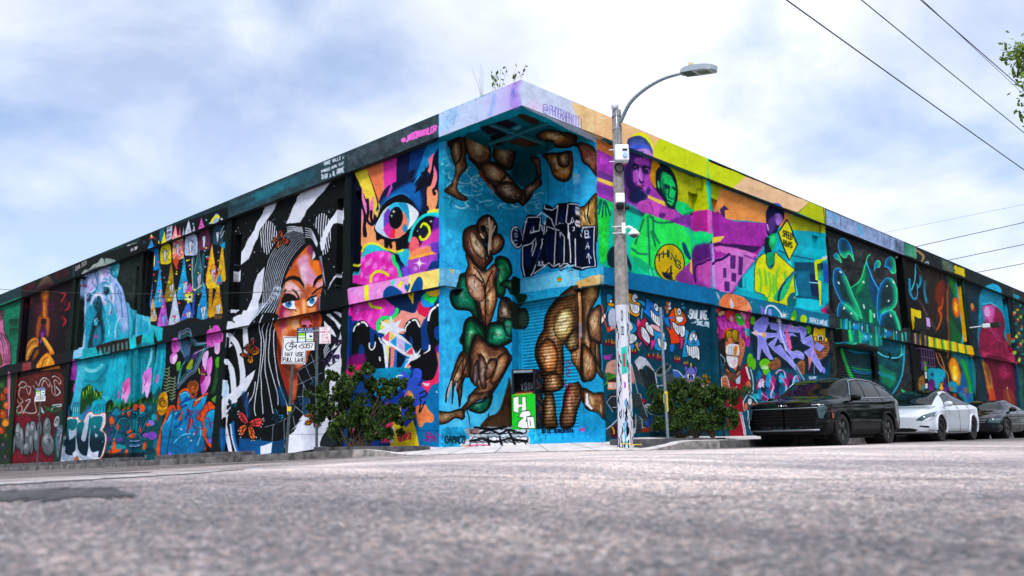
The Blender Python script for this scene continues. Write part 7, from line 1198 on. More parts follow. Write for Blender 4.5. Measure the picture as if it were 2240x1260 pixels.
# ================================================================== ground
def sst(a,b,x):t=np.clip((x-a)/(b-a),0,1);return t*t*(3-2*t)
def hbase(x,y):return.0262*np.minimum(np.asarray(x,float)+2.6,0)+.042*np.clip(y,0,2.6)
SWW=1.45
def road_z(x,y):
 x=np.asarray(x,float);y=np.asarray(y,float)
 gut=-.2+.0262*np.minimum(x+2.6,0);zl=gut-.022*np.clip(-SWW-y,0,12)
 xs=[-99,1.4,2.5,4.2,7.0,11.0,14,60];zsr=[-.16,-.165,-.17,-.13,-.045,-.13,-.2,-.3]
 zr=np.interp(x,xs,zsr)
 # soften the crown
 zr=(zr+np.interp(x-.8,xs,zsr)+np.interp(x+.8,xs,zsr))/3
 wl=1-sst(-2.0,4.5,x)
 wl=np.where(y>3,0,wl)
 zz_=zl*wl+zr*(1-wl)
 corner=np.exp(-((x-1.6)**2+(y+1.6)**2)/(2*2.2**2));return zz_+corner*.06
def edge_pt(s_):
 """kerb line: along the left wall, round the corner, along the right wall"""
 R_=2.6;cx_,cy__=SWW-R_,-SWW+R_;L0=60.
 if s_<L0:return(cx_-(L0-s_),-SWW)
 a=(s_-L0)/R_
 if a<math.pi/2:return(cx_+R_*math.sin(a),cy__-R_*math.cos(a))
 return(SWW,cy__+(s_-L0-R_*math.pi/2))
def kerb_h(s_):
 mid=60+2.6*math.pi/4;d=abs(s_-mid);return.155*float(sst(2.6,4.6,d))
def rock(n,scale,lo,hi,s_):pass
m_as=bpy.data.materials.new('asphalt');m_as.use_nodes=True;nt=m_as.node_tree;B=nt.nodes['Principled BSDF'];LN=nt.links.new
def nd(t,**k):
 n=nt.nodes.new(t)
 for a,b in k.items():setattr(n,a,b)
 return n
tcn=nd('ShaderNodeTexCoord')
def noi(scale,det=4,rough=.6):
 n=nd('ShaderNodeTexNoise');n.inputs['Scale'].default_value=scale;n.inputs['Detail'].default_value=det;n.inputs['Roughness'].default_value=rough;LN(tcn.outputs['Object'],n.inputs[0]);return n
def ramp(src,stops):
 r=nd('ShaderNodeValToRGB');LN(src,r.inputs[0])
 while len(r.color_ramp.elements)<len(stops):r.color_ramp.elements.new(.5)
 for el,(p_,c)in zip(r.color_ramp.elements,stops):el.position=p_;el.color=(*c,1)if len(c)==3 else c
 return r.outputs[0]
def mixn(a,b,f,bt='MIX'):
 m_=nd('ShaderNodeMix',data_type='RGBA',blend_type=bt)
 if isinstance(f,(int,float)):m_.inputs[0].default_value=f
 else:LN(f,m_.inputs[0])
 for i,v in ((6,a),(7,b)):
  if isinstance(v,tuple):m_.inputs[i].default_value=(*v,1)
  else:LN(v,m_.inputs[i])
 return m_.outputs[2]
def vor(scale):
 v=nd('ShaderNodeTexVoronoi');v.inputs['Scale'].default_value=scale;LN(tcn.outputs['Object'],v.inputs[0]);q=nd('ShaderNodeSeparateColor');LN(v.outputs['Color'],q.inputs[0]);return q.outputs
v1=vor(120);v2=vor(52)
grain=ramp(v1[0],[(.05,(.07,.085,.09)),(.30,(.20,.225,.235)),(.52,(.36,.35,.35)),(.72,(.54,.49,.475)),(.86,(.60,.44,.34)),(.95,(.80,.79,.79))])
grain2=ramp(v2[1],[(.1,(.55,.60,.66)),(.45,(.95,.92,.95)),(.8,(1.25,1.14,1.10)),(.97,(1.5,1.5,1.5))])
c1=mixn(grain,grain2,.9,'MULTIPLY');c1=mixn(c1,ramp(noi(14,6,.8).outputs[0],[(.38,(.74,.76,.8)),(.6,(1.2,1.16,1.14))]),.9,'MULTIPLY')
# bright junction and darkening surround: a vignette painted into the asphalt colour
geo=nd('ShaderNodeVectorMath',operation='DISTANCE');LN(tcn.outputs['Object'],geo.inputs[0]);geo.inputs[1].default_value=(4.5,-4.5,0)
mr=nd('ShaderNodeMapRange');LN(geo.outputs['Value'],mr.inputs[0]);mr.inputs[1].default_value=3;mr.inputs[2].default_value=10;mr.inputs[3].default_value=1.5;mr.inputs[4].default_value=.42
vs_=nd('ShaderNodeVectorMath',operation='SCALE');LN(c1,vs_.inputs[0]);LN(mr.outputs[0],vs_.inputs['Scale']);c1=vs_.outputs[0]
patch=ramp(noi(.42,5,.6).outputs[0],[(.36,(.66,.66,.68)),(.64,(1.32,1.26,1.22))]);c2=mixn(c1,patch,1.,'MULTIPLY')
mpn=nd('ShaderNodeMapping');mpn.inputs['Rotation'].default_value=(0,0,math.radians(43));mpn.inputs['Scale'].default_value=(.25,2.2,1);LN(tcn.outputs['Object'],mpn.inputs[0])
st_=nd('ShaderNodeTexNoise');st_.inputs['Scale'].default_value=1.0;st_.inputs['Detail'].default_value=6;LN(mpn.outputs[0],st_.inputs[0])
c3=mixn(c2,ramp(st_.outputs[0],[(.4,(.8,.8,.84)),(.6,(1.15,1.12,1.1))]),1.,'MULTIPLY')
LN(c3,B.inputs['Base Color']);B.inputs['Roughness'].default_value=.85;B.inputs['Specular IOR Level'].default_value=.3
bp=nd('ShaderNodeBump');bp.inputs['Strength'].default_value=.45;bp.inputs['Distance'].default_value=.012;LN(v1[0],bp.inputs['Height']);LN(bp.outputs[0],B.inputs['Normal'])
M_as=m_as
M_conc=mat('concrete',(.62,.59,.60),.85,nz=.28,nscale=3.5,bump=.4,bscale=70,detail=9);M_kerb=mat('kerb_concrete',(.30,.275,.26),.85,nz=.6,nscale=5,bump=.5,bscale=40,detail=9)
M_kerbd=mat('weathered_kerb',(.075,.075,.082),.9,nz=.75,nscale=4,bump=.5,bscale=30,detail=9)
def grid_obj(name,xs,ys,fz,m):
 X,Y=np.meshgrid(xs,ys,indexing='ij');Z=fz(X,Y);nx,ny=len(xs),len(ys)
 v=np.stack([X,Y,Z],-1).reshape(-1,3);idx=np.arange(nx*ny).reshape(nx,ny)
 f_=np.stack([idx[:-1,:-1],idx[1:,:-1],idx[1:,1:],idx[:-1,1:]],-1).reshape(-1,4)
 me=bpy.data.meshes.new(name);me.from_pydata(v.tolist(),[],f_.tolist());me.materials.append(m);me.polygons.foreach_set('use_smooth',[True]*len(me.polygons));o=bpy.data.objects.new(name,me);COL.objects.link(o);return o
gx=np.concatenate([np.linspace(-600,-70,12),np.linspace(-60,-6,60),np.linspace(-5,20,101),np.linspace(22,60,20),np.linspace(80,600,10)]);gy=np.concatenate([np.linspace(-600,-60,12),np.linspace(-50,-16,18),np.linspace(-15,12,109),np.linspace(13,60,48),np.linspace(80,600,10)])
def rz_all(x,y):
 z=road_z(np.clip(x,-60,60),np.clip(y,-60,60));inside=(x<SWW-.4)&(y>-SWW+.4)
 return np.where(inside,z-.5,z)
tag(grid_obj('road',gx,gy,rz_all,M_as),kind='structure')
# pavement sheet with kerb
S_all=np.concatenate([np.linspace(5,52,60),np.linspace(52.5,72,80),np.linspace(73,125,60)])
mbp=MB();mbk=MB();mbd=MB();prev=None
def wall_pt(s_,e_):
 ex,ey=e_
 if s_<57.2:return(ex,.3)
 if s_>60+2.6*math.pi/2+2.8:return(-.3,ey)
 t=(s_-57.2)/(60+2.6*math.pi/2+2.8-57.2);return(edge_pt(57.2)[0]*(1-t)*1.0+(-.3)*t,.3+(edge_pt(66.88)[1]-.3)*t)if False else(-3.9*(1-t)-.3*t,.3*(1-t)+3.9*t)
rows=[]
for s_ in S_all:
 ex,ey=edge_pt(s_);h_=kerb_h(s_);rz_=float(road_z(ex,ey));wx,wy=wall_pt(s_,(ex,ey));zt=rz_+h_+.012;zw=float(hbase(max(wx,-60),wy))if s_<70 else.1-.0006*(s_-70)
 row=[]
 for t in np.linspace(0,1,7):
  z_=zt*(1-t)+(zw-.004)*t;row.append((ex*(1-t)+wx*t,ey*(1-t)+wy*t,z_))
 d=np.array([ex-wx,ey-wy]);d/=np.linalg.norm(d);rows.append((row,(ex+d[0]*.03,ey+d[1]*.03,rz_-.25),(ex+d[0]*.004,ey+d[1]*.004,zt-.012),(row[0][0]-d[0]*.16,row[0][1]-d[1]*.16,zt+.003)))
for i_,(a,b)in enumerate(zip(rows[:-1],rows[1:])):
 mq=mbk if 57.2<S_all[i_]<67.4 else mbd
 for k in range(6):mbp.quad(a[0][k],b[0][k],b[0][k+1],a[0][k+1])
 mq.quad(a[1],b[1],b[2],a[2]);mq.quad(a[2],b[2],(b[0][0][0],b[0][0][1],b[0][0][2]+.004),(a[0][0][0],a[0][0][1],a[0][0][2]+.004));mq.quad((a[0][0][0],a[0][0][1],a[0][0][2]+.004),(b[0][0][0],b[0][0][1],b[0][0][2]+.004),b[3],a[3])
tag(mbp.build('pavement',M_conc,None,smooth=False),kind='structure')
kb=mbk.build('kerb',M_kerb,None);tag(kb,kind='structure');tag(mbd.build('kerb',mat('old_kerb',(.12,.115,.115),.9,nz=.75,nscale=3,bump=.5,bscale=30,detail=9)),kind='structure')
def sw_z(x,y):
 """height of the pavement at a point"""
 best=min(range(len(rows)),key=lambda i:min((q[0]-x)**2+(q[1]-y)**2 for q in rows[i][0]));return min(rows[best][0],key=lambda q:(q[0]-x)**2+(q[1]-y)**2)[2]
 # pale gutter strip and worn white paint on the left street, cracks and patches
M_gut=mat('gutter_concrete',(.42,.37,.36),.85,nz=.3,nscale=4,bump=.4,bscale=60);M_line=mat('worn_white_paint',(.50,.49,.49),.8,nz=.6,nscale=7,detail=10);M_patch=mat('dark_asphalt_patch',(.07,.07,.078),.9,nz=.5,nscale=12,bump=.6,bscale=80)
def strip(name,pts,wd,m,lift=.006):
 mb=MB();L_=[]
 for i,(x,y)in enumerate(pts):
  a=np.array(pts[max(i-1,0)]);b=np.array(pts[min(i+1,len(pts)-1)]);d=(b-a)/np.linalg.norm(b-a);n=np.array([-d[1],d[0]]);w_=wd if not callable(wd)else wd(i)
  A=np.array([x,y])+n*w_/2;C_=np.array([x,y])-n*w_/2;L_.append(((*A,float(road_z(*A))+lift),(*C_,float(road_z(*C_))+lift)))
 for a,b in zip(L_[:-1],L_[1:]):mb.quad(a[0],b[0],b[1],a[1])
 return tag(mb.build(name,m),kind='structure')
strip('gutter',[(x,-SWW-.32)for x in np.linspace(-45,-2.0,60)],.5,M_gut)
def road_at(px,py):
 """road point seen at a photo pixel"""
 lo,hi=.3,80.;d=_f+_r*(px-1120)/FPX-_u*(py-630)/FPX
 ts=np.linspace(.5,70,3000);P_3=CAM+d*ts[:,None];g=P_3[:,2]-road_z(P_3[:,0],P_3[:,1]);i=int(np.argmax(g<0));return P_3[i][:2]if g[i]<0 else P_3[-1][:2]
def screenpath(pp,n=14):
 a=[road_at(*q)for q in pp];o=[]
 for q0,q1 in zip(a[:-1],a[1:]):
  for t in np.linspace(0,1,n,endpoint=False):o.append(tuple(q0*(1-t)+q1*t))
 return o+[tuple(a[-1])]
def tar(name,pp,wd,m,lift):return strip(name,screenpath(pp),wd,m,lift)
tar('road_crack',[(1010,1044),(1300,1050),(1700,1051),(2240,1049)],lambda i:.016+.012*((i*7)%5)/4,M_patch,.005)
tar('road_crack',[(1420,1092),(1700,1086),(2000,1096),(2240,1090)],lambda i:.008+.007*((i*5)%4)/3,M_patch,.005)
tar('road_crack',[(200,1072),(520,1052),(900,1046),(1010,1044)],lambda i:.014+.012*((i*3)%5)/4,M_patch,.005)
tar('worn_road_line',[(-60,1064),(200,1049),(420,1036),(560,1025)],lambda i:.16+.10*((i*11)%7)/6,M_line,.006)
tar('asphalt_patch',[(-80,1086),(60,1082),(190,1080),(270,1077)],lambda i:.35+.14*((i*5)%4),M_patch,.004)
tar('asphalt_patch',[(140,1041),(230,1037),(330,1033)],lambda i:.3,M_patch,.0045)
# expansion joints of the pavement and litter along the wall
mb=MB()
for i in range(0,len(rows)-1,4):
 a=rows[i][0]
 for k in range(6):
  p0,p1=np.array(a[k]),np.array(a[k+1]);d=p1-p0;n_=np.array([-d[1],d[0],0]);n_=n_/np.linalg.norm(n_)*.008;mb.quad(p0-n_+[0,0,.003],p0+n_+[0,0,.003],p1+n_+[0,0,.003],p1-n_+[0,0,.003])
tag(mb.build('pavement_joint',M_kerbd),kind='stuff')
R_=np.random.default_rng(12);mb=MB()
for k in range(420):
 i=int(R_.integers(8,len(rows)-20));t=R_.random()**3;j=6 if R_.random()<.55 else 0;q=np.array(rows[i][0][j])*(1-t*.4)+np.array(rows[i][0][3])*t*.4;q[2]=max(q[2],sw_z(q[0],q[1]))+.004;a=R_.random()*6.3;s_=.008+.02*R_.random();c,n_=math.cos(a)*s_,math.sin(a)*s_
 mb.quad((q[0]+c,q[1]+n_,q[2]),(q[0]-n_*.6,q[1]+c*.6,q[2]+.01),(q[0]-c,q[1]-n_,q[2]+.004),(q[0]+n_*.6,q[1]-c*.6,q[2]+.012))
tag(mb.build('litter',mat('dry_leaf_litter',(.16,.10,.05),.9,nz=.6,nscale=3)),'scattered dry leaves and grit along the kerb and wall foot','litter',kind='stuff')
# ================================================================== street furniture
def atpx(px,d,z=None,py=900):
 """plan point seen in photo column px at distance d; a height gives the third coordinate"""
 v=_f+_r*(px-1120)/FPX-_u*(py-630)/FPX;v=v/np.hypot(v[0],v[1]);q=CAM+v*d;return q
def on_y(px,yv):q=unp(px,960,1,yv);return float(q[0])
def on_x(px,xv):q=unp(px,960,0,xv);return float(q[1])
def crop(x0,y0,x1,y1):return CAN[int(y0*SS):int(y1*SS),int(x0*SS):int(x1*SS)].copy()
def plate(name,w_,h_,im,parent,y=0.,z=0.,x=0.,t=.004,back=None,edge=True):
 """flat sign plate in the local x-z plane, front towards -y"""
 mb=MB();mb.quad((x-w_/2,y-t,z),(x+w_/2,y-t,z),(x+w_/2,y-t,z+h_),(x-w_/2,y-t,z+h_),[(0,0),(1,0),(1,1),(0,1)]);mb.box(x-w_/2,x+w_/2,y-t+.0012,y,z,z+h_,mi=1)
 return mb.build(name,[paint_mat(name+'_face',im,gain=.9,rough=.4,bump=0,grime=.08),back or M_galv],parent)
def draw_signs():
 F(0,1100,1);clip();p('#101010','0,0 700,0 700,150 0,150',s=0,n=0)
 # cyclist sign 100 x 106
 p('#e9edf4','0,0 100,0 100,110 0,110',s=0,n=0);l('#15171a','6,4 94,4 97,8 97,102 94,106 6,106 3,102 3,8 6,4',2.2,s=0)
 for x in (28,72):l('#15171a',[x+15*math.cos(t)if i%2==0 else 40+15*math.sin(t)for t in np.linspace(0,6.3,14)for i in (0,1)],3)
 l('#15171a','28,40 40,22 64,24 52,42 40,22',3,s=0);l('#15171a','28,40 50,42 66,20 72,40',3,s=0);l('#15171a','34,17 44,18',3,s=0);l('#15171a','60,14 72,16 66,22',3,s=0)
 text('#15171a','MAY USE',14,78,92,78,15,3.2,sp=.3);text('#15171a','FULL LANE',8,100,96,100,15,3.2,sp=.3)
 # blue payment sign 110..210, plate 220..320, no parking 330..400
 p('#12386c','110,0 212,0 212,84 110,84',s=0,n=0);text('#e8eef8','FAST & SAFE',122,13,202,13,8,1.8);text('#e8eef8','PARKING PAYMENTS',116,25,210,25,8,1.7);p('#8ccc30','118,30 158,30 158,80 118,80',s=0,n=0);p('#e8f0e8','118,46 158,46 158,54 118,54',s=0,n=0);p('#e8eef0','118,62 158,62 158,80 118,80',s=0,n=0);p('#e8eef0','164,30 205,30 205,80 164,80',s=0,n=0);p('#8ccc30','164,68 205,68 205,74 164,74',s=0,n=0);p('#14181c','184,44 200,50 190,58 184,52',n=0);l('#8090a0','168,36 196,36',1,s=0);l('#8090a0','168,62 190,62',1,s=0)
 p('#eef0f4','220,0 322,0 322,44 220,44',s=0,n=0);text('#101214','45357',228,30,318,30,22,4.6,sp=.25);l('#4c5c70','236,37 306,37',1,s=0)
 p('#f4eef2','330,0 400,0 400,100 330,100',s=0,n=0);l('#b0204c','333,3 397,3 397,97 333,97 333,3',2,s=0)
 for i,(t_,a_,b_)in enumerate((('NO',350,382),('PARKING',336,398),('ANY',346,388),('TIME',344,390))):text('#b0204c',t_,a_,20+i*17,b_,20+i*17,12,2.2)
 text('#b0204c','TOW ZONE',342,80,394,80,5,1.1);l('#b0204c','344,89 386,89',3,s=0);p('#b0204c','384,84 394,89 384,94',s=0,n=0)
 # kiosk front: dark recess top and bright green panel with white letters 420..490 x 0..140
 p('#15191f','420,0 494,0 494,62 420,62',s=0,n=.2);p('#1fc428','420,62 494,62 494,140 420,140',s=0,n=.1);
 for q in ['424,68 442,66 442,84 452,84 452,68 464,68 466,98 450,100 452,90 442,92 440,104 424,100','440,112 450,100 474,98 480,108 466,116 462,122 484,120 486,138 452,138 436,134 440,122 456,114','466,112 488,112 492,138 470,138']:p('#f2f0ea',q,s=0,n=0);l('#101010',q+' '+q.split()[0],2,s=0)
 l('#101010','476,120 478,132',2);l('#8c2c3c','424,60 490,58',2);l('#f0c040','430,63 486,61',1.4)
 p('#2c3138','446,30 474,28 476,48 450,50',s=0,n=.1);text('#aab4c0','VSTV',436,48,488,44,20,1.6,jit=.2)
 for k in range(4):l('#9aa4b0',[450,32+k*5,474,30+k*5],.8,s=0)
 # kiosk side 500..530
 p('#16222c','500,0 530,0 530,140 500,140',s=0,n=.2)
 for k in range(34):l(['#2c7ca0','#8c2c4c','#c0902c','#1c3c6c','#2c1c3c'][k%5],[502+(k*7)%26,4+(k*31)%130,504+(k*11)%24,14+(k*31)%130],2.4,a=.8)
 # lamp pole wrap: grey concrete above, posters and scrawls below (540..680 wide, 150 tall = lowest 2.9 m)
 p('#d3dae6','540,0 680,0 680,150 540,150',s=0,n=.06)
 R_=np.random.default_rng(3)
 for x0 in (540,575,610,645):
  p('#20c0b4',[x0,46,x0+17,44,x0+17,72,x0,74],s=0,a=.9);p('#c83038',[x0+5,52,x0+11,52,x0+11,66,x0+5,66],s=0);p('#e8e4f0',[x0,74,x0+17,74,x0+17,100,x0,100],s=0);p('#a050c0',[x0+6,82,x0+11,82,x0+11,88,x0+6,88],s=0);l('#15181c',[x0+2,24,x0+9,24,x0+9,32,x0+2,32,x0+2,24],1.4,s=0);l('#15181c',[x0+5.5,25,x0+5.5,31],1.6,s=0);e('#15181c',x0+5,12,3.4,6);e('#d3dae6',x0+5,12,2,4)
  for k in range(26):y=8+R_.random()*138;x=x0+18+R_.random()*14;l('#0c0e12',[x,y,x+R_.random()*7-3,y+3,x+R_.random()*7-3,y+7],1.6+R_.random()*1.4)
  for k in range(26):y=98+R_.random()*50;x=x0+2+R_.random()*13;l(['#0c0e12','#0c0e12','#28b0c0','#7c5cc0'][k%4],[x,y,x+R_.random()*8-4,y+3,x+R_.random()*8-4,y+8],1.8+R_.random()*1.6)
draw_signs()
IM={k:img_from(crop(x0,1100+y0,x1,1100+y1),k)for k,(x0,y0,x1,y1)in dict(cycle=(0,0,100,110),pay=(110,0,212,84),num=(220,0,322,44),nopark=(330,0,400,100),kfront=(420,0,494,140),kside=(500,0,530,140),pole=(540,0,680,150)).items()}
M_post=mat('dull_green_steel','#4c5c60',.5,.5,nz=.3,nscale=12);M_yel=mat('yellow_tape','#d8c020',.6)
face=math.atan2(.9,.43)-math.pi*.5  # plates turned towards the junction
def z_of(px,py,x,y):
 q=np.array([x,y,0.]);lo,hi=-2,12
 for _ in range(40):
  m_=(lo+hi)/2;q[2]=m_
  if pj(q)[1]>py:lo=m_
  else:hi=m_
 return lo
def post_at(px,yv):x=on_y(px,yv);return x,yv,sw_z(x,yv)-.02
def sign_post(name,px,yv,toppy,label,lean=0.,cat='sign post',r=.03):
 x,y,z=post_at(px,yv);o=empty(name,(x,y,z),label,cat,rz=math.radians(42));H_=z_of(px,toppy,x,y)-z
 mb=MB();c=math.radians(0)
 mb.box(-r,r,-.006,.006,0,H_);mb.box(-r,-r+.006,.006,.028,0,H_);mb.box(r-.006,r,.006,.028,0,H_)
 for k in range(int(H_/.12)):mb.box(-.006,.006,-.0085,-.0055,.06+k*.12,.085+k*.12,mi=1)
 mb.build('post',[M_post,M_black],o);o.rotation_euler[1]=lean;return o,H_
o,H_=sign_post('cycle_sign',627,-1.05,736,'white bicycle sign reading may use full lane on a leaning steel post',.045,'sign')
plate('sign_plate',.60,.67,IM['cycle'],o,-.03,H_-.68,.02);mb=MB();mb.box(-.05,.05,-.02,.01,1.02,1.13);mb.build('tag',M_yel,o)
def parking(px,yv,top,label,full):
 o,H_=sign_post('parking_sign',px,yv,top,label,-.02 if full else-.03,'sign')
 xo=-.26 if full else 0;plate('payment_plate',.42,.345,IM['pay'],o,-.03,H_-.37,xo);plate('number_plate',.42,.19,IM['num'],o,-.03,H_-.565,xo)
 if full:plate('no_parking_plate',.28,.40,IM['nopark'],o,-.03,H_-.42,.20);mb=MB();mb.box(-.2,.2,-.028,-.01,H_-.12,H_-.08);mb.build('bracket',M_galv,o)
parking(693,-.95,714,'tall steel post with blue payment, 45357 and no parking signs',True)
parking(86,-.8,846,'far blue payment and 45357 sign on a thin post at left',False)
yp=.95;x_,y_=yp,on_x(1461,yp);z_=sw_z(x_,y_);o=empty('bare_post',(x_,y_,z_),'bare galvanised post in front of the hedge with yellow tape','post');H_=z_of(1452,672,x_,y_)-z_
mb=MB();mb.tube([(0,0,0),(-.02,-.02,H_)],.033,10);mb.build('post',M_galv,o);mb=MB();mb.tube([(-.0,0,1.0),(.0,0,1.05)],.04,8);mb.box(.03,.045,-.03,.01,.62,1.03);mb.box(-.06,-.03,-.01,.0,.8,1.0);mb.build('tape',M_yel,o)
# lamp post
xl=.9;yl=on_x(1368,xl);zl_=sw_z(xl,yl)-.01;Hl=z_of(1349,242,xl,yl)-zl_
lp=empty('street_lamp',(xl,yl,zl_),'tall concrete street lamp with curved steel arm and sticker covered base','street lamp')
M_pc=mat('pole_concrete',(.27,.25,.24),.85,nz=.4,nscale=7,bump=.4,bscale=50,detail=9);pole_m=paint_mat('pole_posters',IM['pole'],gain=.9,rough=.6,bump=.05,grime=.2)
LEAN=.09
mb=MB();n=8
def ringp(z,r_):return[(r_*math.cos(math.radians(a_))+_r[0]*LEAN*z/Hl,r_*math.sin(math.radians(a_))+_r[1]*LEAN*z/Hl,z)for a_ in (-67,-23,23,67,113,157,203,247)]
zs_=[0,2.92,Hl];rs_=[.165,.15,.098]
for k in range(2):
 A_,B_=ringp(zs_[k],rs_[k]),ringp(zs_[k+1],rs_[k+1])
 for j in range(8):j2=(j+1)%8;u0,u1=j/8,(j+1)/8;mb.quad(A_[j],A_[j2],B_[j2],B_[j],[(u0,0),(u1,0),(u1,1),(u0,1)],1 if k==0 else 0)
mb.face(ringp(Hl,.098));mb.build('pole',[M_pc,pole_m],lp)
A1=unp(1357,268,1,yl)-np.array([xl,yl,zl_]);A2=unp(1490,161,1,yl)-np.array([xl,yl,zl_]);Am=unp(1410,196,1,yl)-np.array([xl,yl,zl_])
cv=smooth(np.array([[A1[0],A1[2]],[unp(1378,226,1,yl)[0]-xl,unp(1378,226,1,yl)[2]-zl_],[Am[0],Am[2]],[unp(1450,173,1,yl)[0]-xl,unp(1450,173,1,yl)[2]-zl_],[A2[0],A2[2]]]),False)
mb=MB();mb.tube([(a_,0,b_)for a_,b_ in cv],[.04-.012*i/len(cv)for i in range(len(cv))],8);mb.tube([(.10,0,Hl-1.0),(.10,0,Hl+.1)],.035,8);mb.build('arm',M_galv,lp,smooth=True)
mb=MB();mb.lathe([(.02,Hl),(.075,Hl+.02),(.08,Hl+.12),(.05,Hl+.18),(.01,Hl+.2)],10,Matrix.Translation((.07,0,0)));mb.build('cap',M_white,lp,smooth=True)
for zz_ in (Hl-.15,Hl-.45,Hl-.9):mb=MB();mb.tube([(.105*math.cos(t)+.06,.105*math.sin(t)+.06,zz_)for t in np.linspace(0,6.28,12)],.008,4);mb.build('strap',M_galv,lp)
# luminaire
A3=unp(1566,150,1,yl)-np.array([xl,yl,zl_]);d_=Vector((A3[0]-A2[0],0,A3[2]-A2[2]));Ll=d_.length;ang=math.atan2(d_.z,d_.x);ML=Matrix.Translation((A2[0],0,A2[2]))@Matrix.Rotation(-ang,4,'Y')
out_=[(0,.05),(.06,.10),(.2,.165),(.45,.19),(.8,.18),(.95,.12),(1,.05)]
mb=MB();top=[ML@Vector((t*Ll,w_,.055+.03*math.sin(t*3.1)))for t,w_ in out_]+[ML@Vector((t*Ll,-w_,.055+.03*math.sin(t*3.1)))for t,w_ in out_[::-1]];bot=[ML@Vector((t*Ll,w_*.96,-.03))for t,w_ in out_]+[ML@Vector((t*Ll,-w_*.96,-.03))for t,w_ in out_[::-1]]
mb.face(top);mb.face(bot)
for i in range(len(top)):j=(i+1)%len(top);mb.quad(top[i],top[j],bot[j],bot[i])
lum=mb.build('luminaire',mat('luminaire_grey','#a9b6bf',.4,.3),lp,merge=True)
mb=MB();mb.box(Ll*.08,Ll*.42,-.15,.15,-.036,-.031,ML,0);mb.box(Ll*.43,Ll*.93,-.15,.15,-.038,-.031,ML,1)
for i in range(2):
 for j in range(4):mb.box(Ll*(.52+.08*j),Ll*(.585+.08*j),-.10+.11*i,-.01+.11*i,-.043,-.038,ML,2)
mb.build('lens',[mat('lamp_underside','#3c4a4e',.5),mat('lamp_panel','#b9c0ce',.3),mat('led_array','#54584c',.3)],lum)
mb=MB();mb.lathe([(.05,.07),(.05,.17),(.04,.2),(.01,.21)],10,ML@Matrix.Translation((Ll*.26,0,0)));mb.build('photocell',mat('photocell','#c8b878',.5),lum)
def on_pole(name,label,cat,px,py):z=z_of(px,py,xl,yl);k_=LEAN*(z-zl_)/Hl;return empty(name,(xl+_r[0]*k_,yl+_r[1]*k_,z),label,cat,rz=math.radians(43.7))
eb=on_pole('equipment_box','white electrical box strapped high on the street lamp pole','box',1366,362)
mb=MB();mb.box(-.10,.20,-.34,-.12,0,.36);mb.build('box',M_white,eb,bevel=.03,seg=3);mb=MB();mb.lathe([(.05,0),(.05,.03)],14,Matrix.Translation((.11,-.34,.12))@Matrix.Rotation(math.pi/2,4,'X'));mb.build('dial',mat('blue_dial','#9cc8f0',.4),eb);mb=MB();mb.box(.06,.16,-.36,-.34,.22,.25);mb.build('vent',M_black,eb)
for h_ in (.04,.30):mb=MB();mb.box(-.2,.0,-.135,-.12,h_,h_+.015);mb.build('strap',M_white,eb)
mb=MB();mb.tube([(.09*math.cos(t)+.0,-.15,-.1+.1*math.sin(t))for t in np.linspace(0,6.28,16)],.014,5);mb.tube([(.09*math.cos(t)+.01,-.17,-.11+.09*math.sin(t))for t in np.linspace(0,6.28,16)],.012,5);mb.tube([(.1,-.13,-.06),(.13,-.12,-.5),(.1,-.12,-1.1)],.008,4);mb.build('cable_coil',M_black,eb)
sc=on_pole('security_camera','white camera with black lens below the box on the lamp pole','camera',1351,462)
mb=MB();mb.box(-.1,.1,-.24,-.1,.12,.34);mb.build('housing',M_white,sc,bevel=.03,seg=3);mb=MB();mb.lathe([(.01,-.02),(.07,.0),(.09,.08),(.06,.13)],12,Matrix.Translation((0,-.17,0)));mb.lathe([(.035,0),(.04,.09)],10,Matrix.Translation((.1,-.17,.02))@Matrix.Rotation(1.5,4,'Y'));mb.build('lens',M_black,sc,smooth=True)
dc=on_pole('dome_camera','white dome security camera on a bracket on the lamp pole','camera',1372,524)
mb=MB();mb.box(.02,.1,-.2,-.1,.08,.32);mb.tube([(.08,-.15,.2),(.16,-.2,.22),(.24,-.22,.18)],.035,8);mb.lathe([(.12,.0),(.125,.04),(.07,.09),(.04,.14)],16,Matrix.Translation((.26,-.24,.03)));mb.build('housing',M_white,dc,bevel=.008);mb=MB();mb.lathe([(.005,-.06),(.05,-.045),(.085,.0),(.085,.03)],14,Matrix.Translation((.26,-.24,.03)));mb.build('dome',mat('smoked_dome','#22262c',.1,coat=1.),dc,smooth=True)
for h_ in (.1,.24):mb=MB();mb.box(-.17,.03,-.145,-.13,h_,h_+.015);mb.build('strap',M_white,dc)
mb=MB()
for k in range(5):a_=k*1.2;mb.box(-.02,.22,-.01,.03,0,.012,Matrix.Rotation(a_,4,'Z')@Matrix.Rotation(.1*k-.2,4,'X')@Matrix.Translation((.05,-.2,.02)))
tp=mb.build('fallen_tape',M_yel);tp.location=(xl+.05,yl-.1,zl_+.03);tag(tp,'crumpled yellow tape lying round the foot of the lamp','tape')
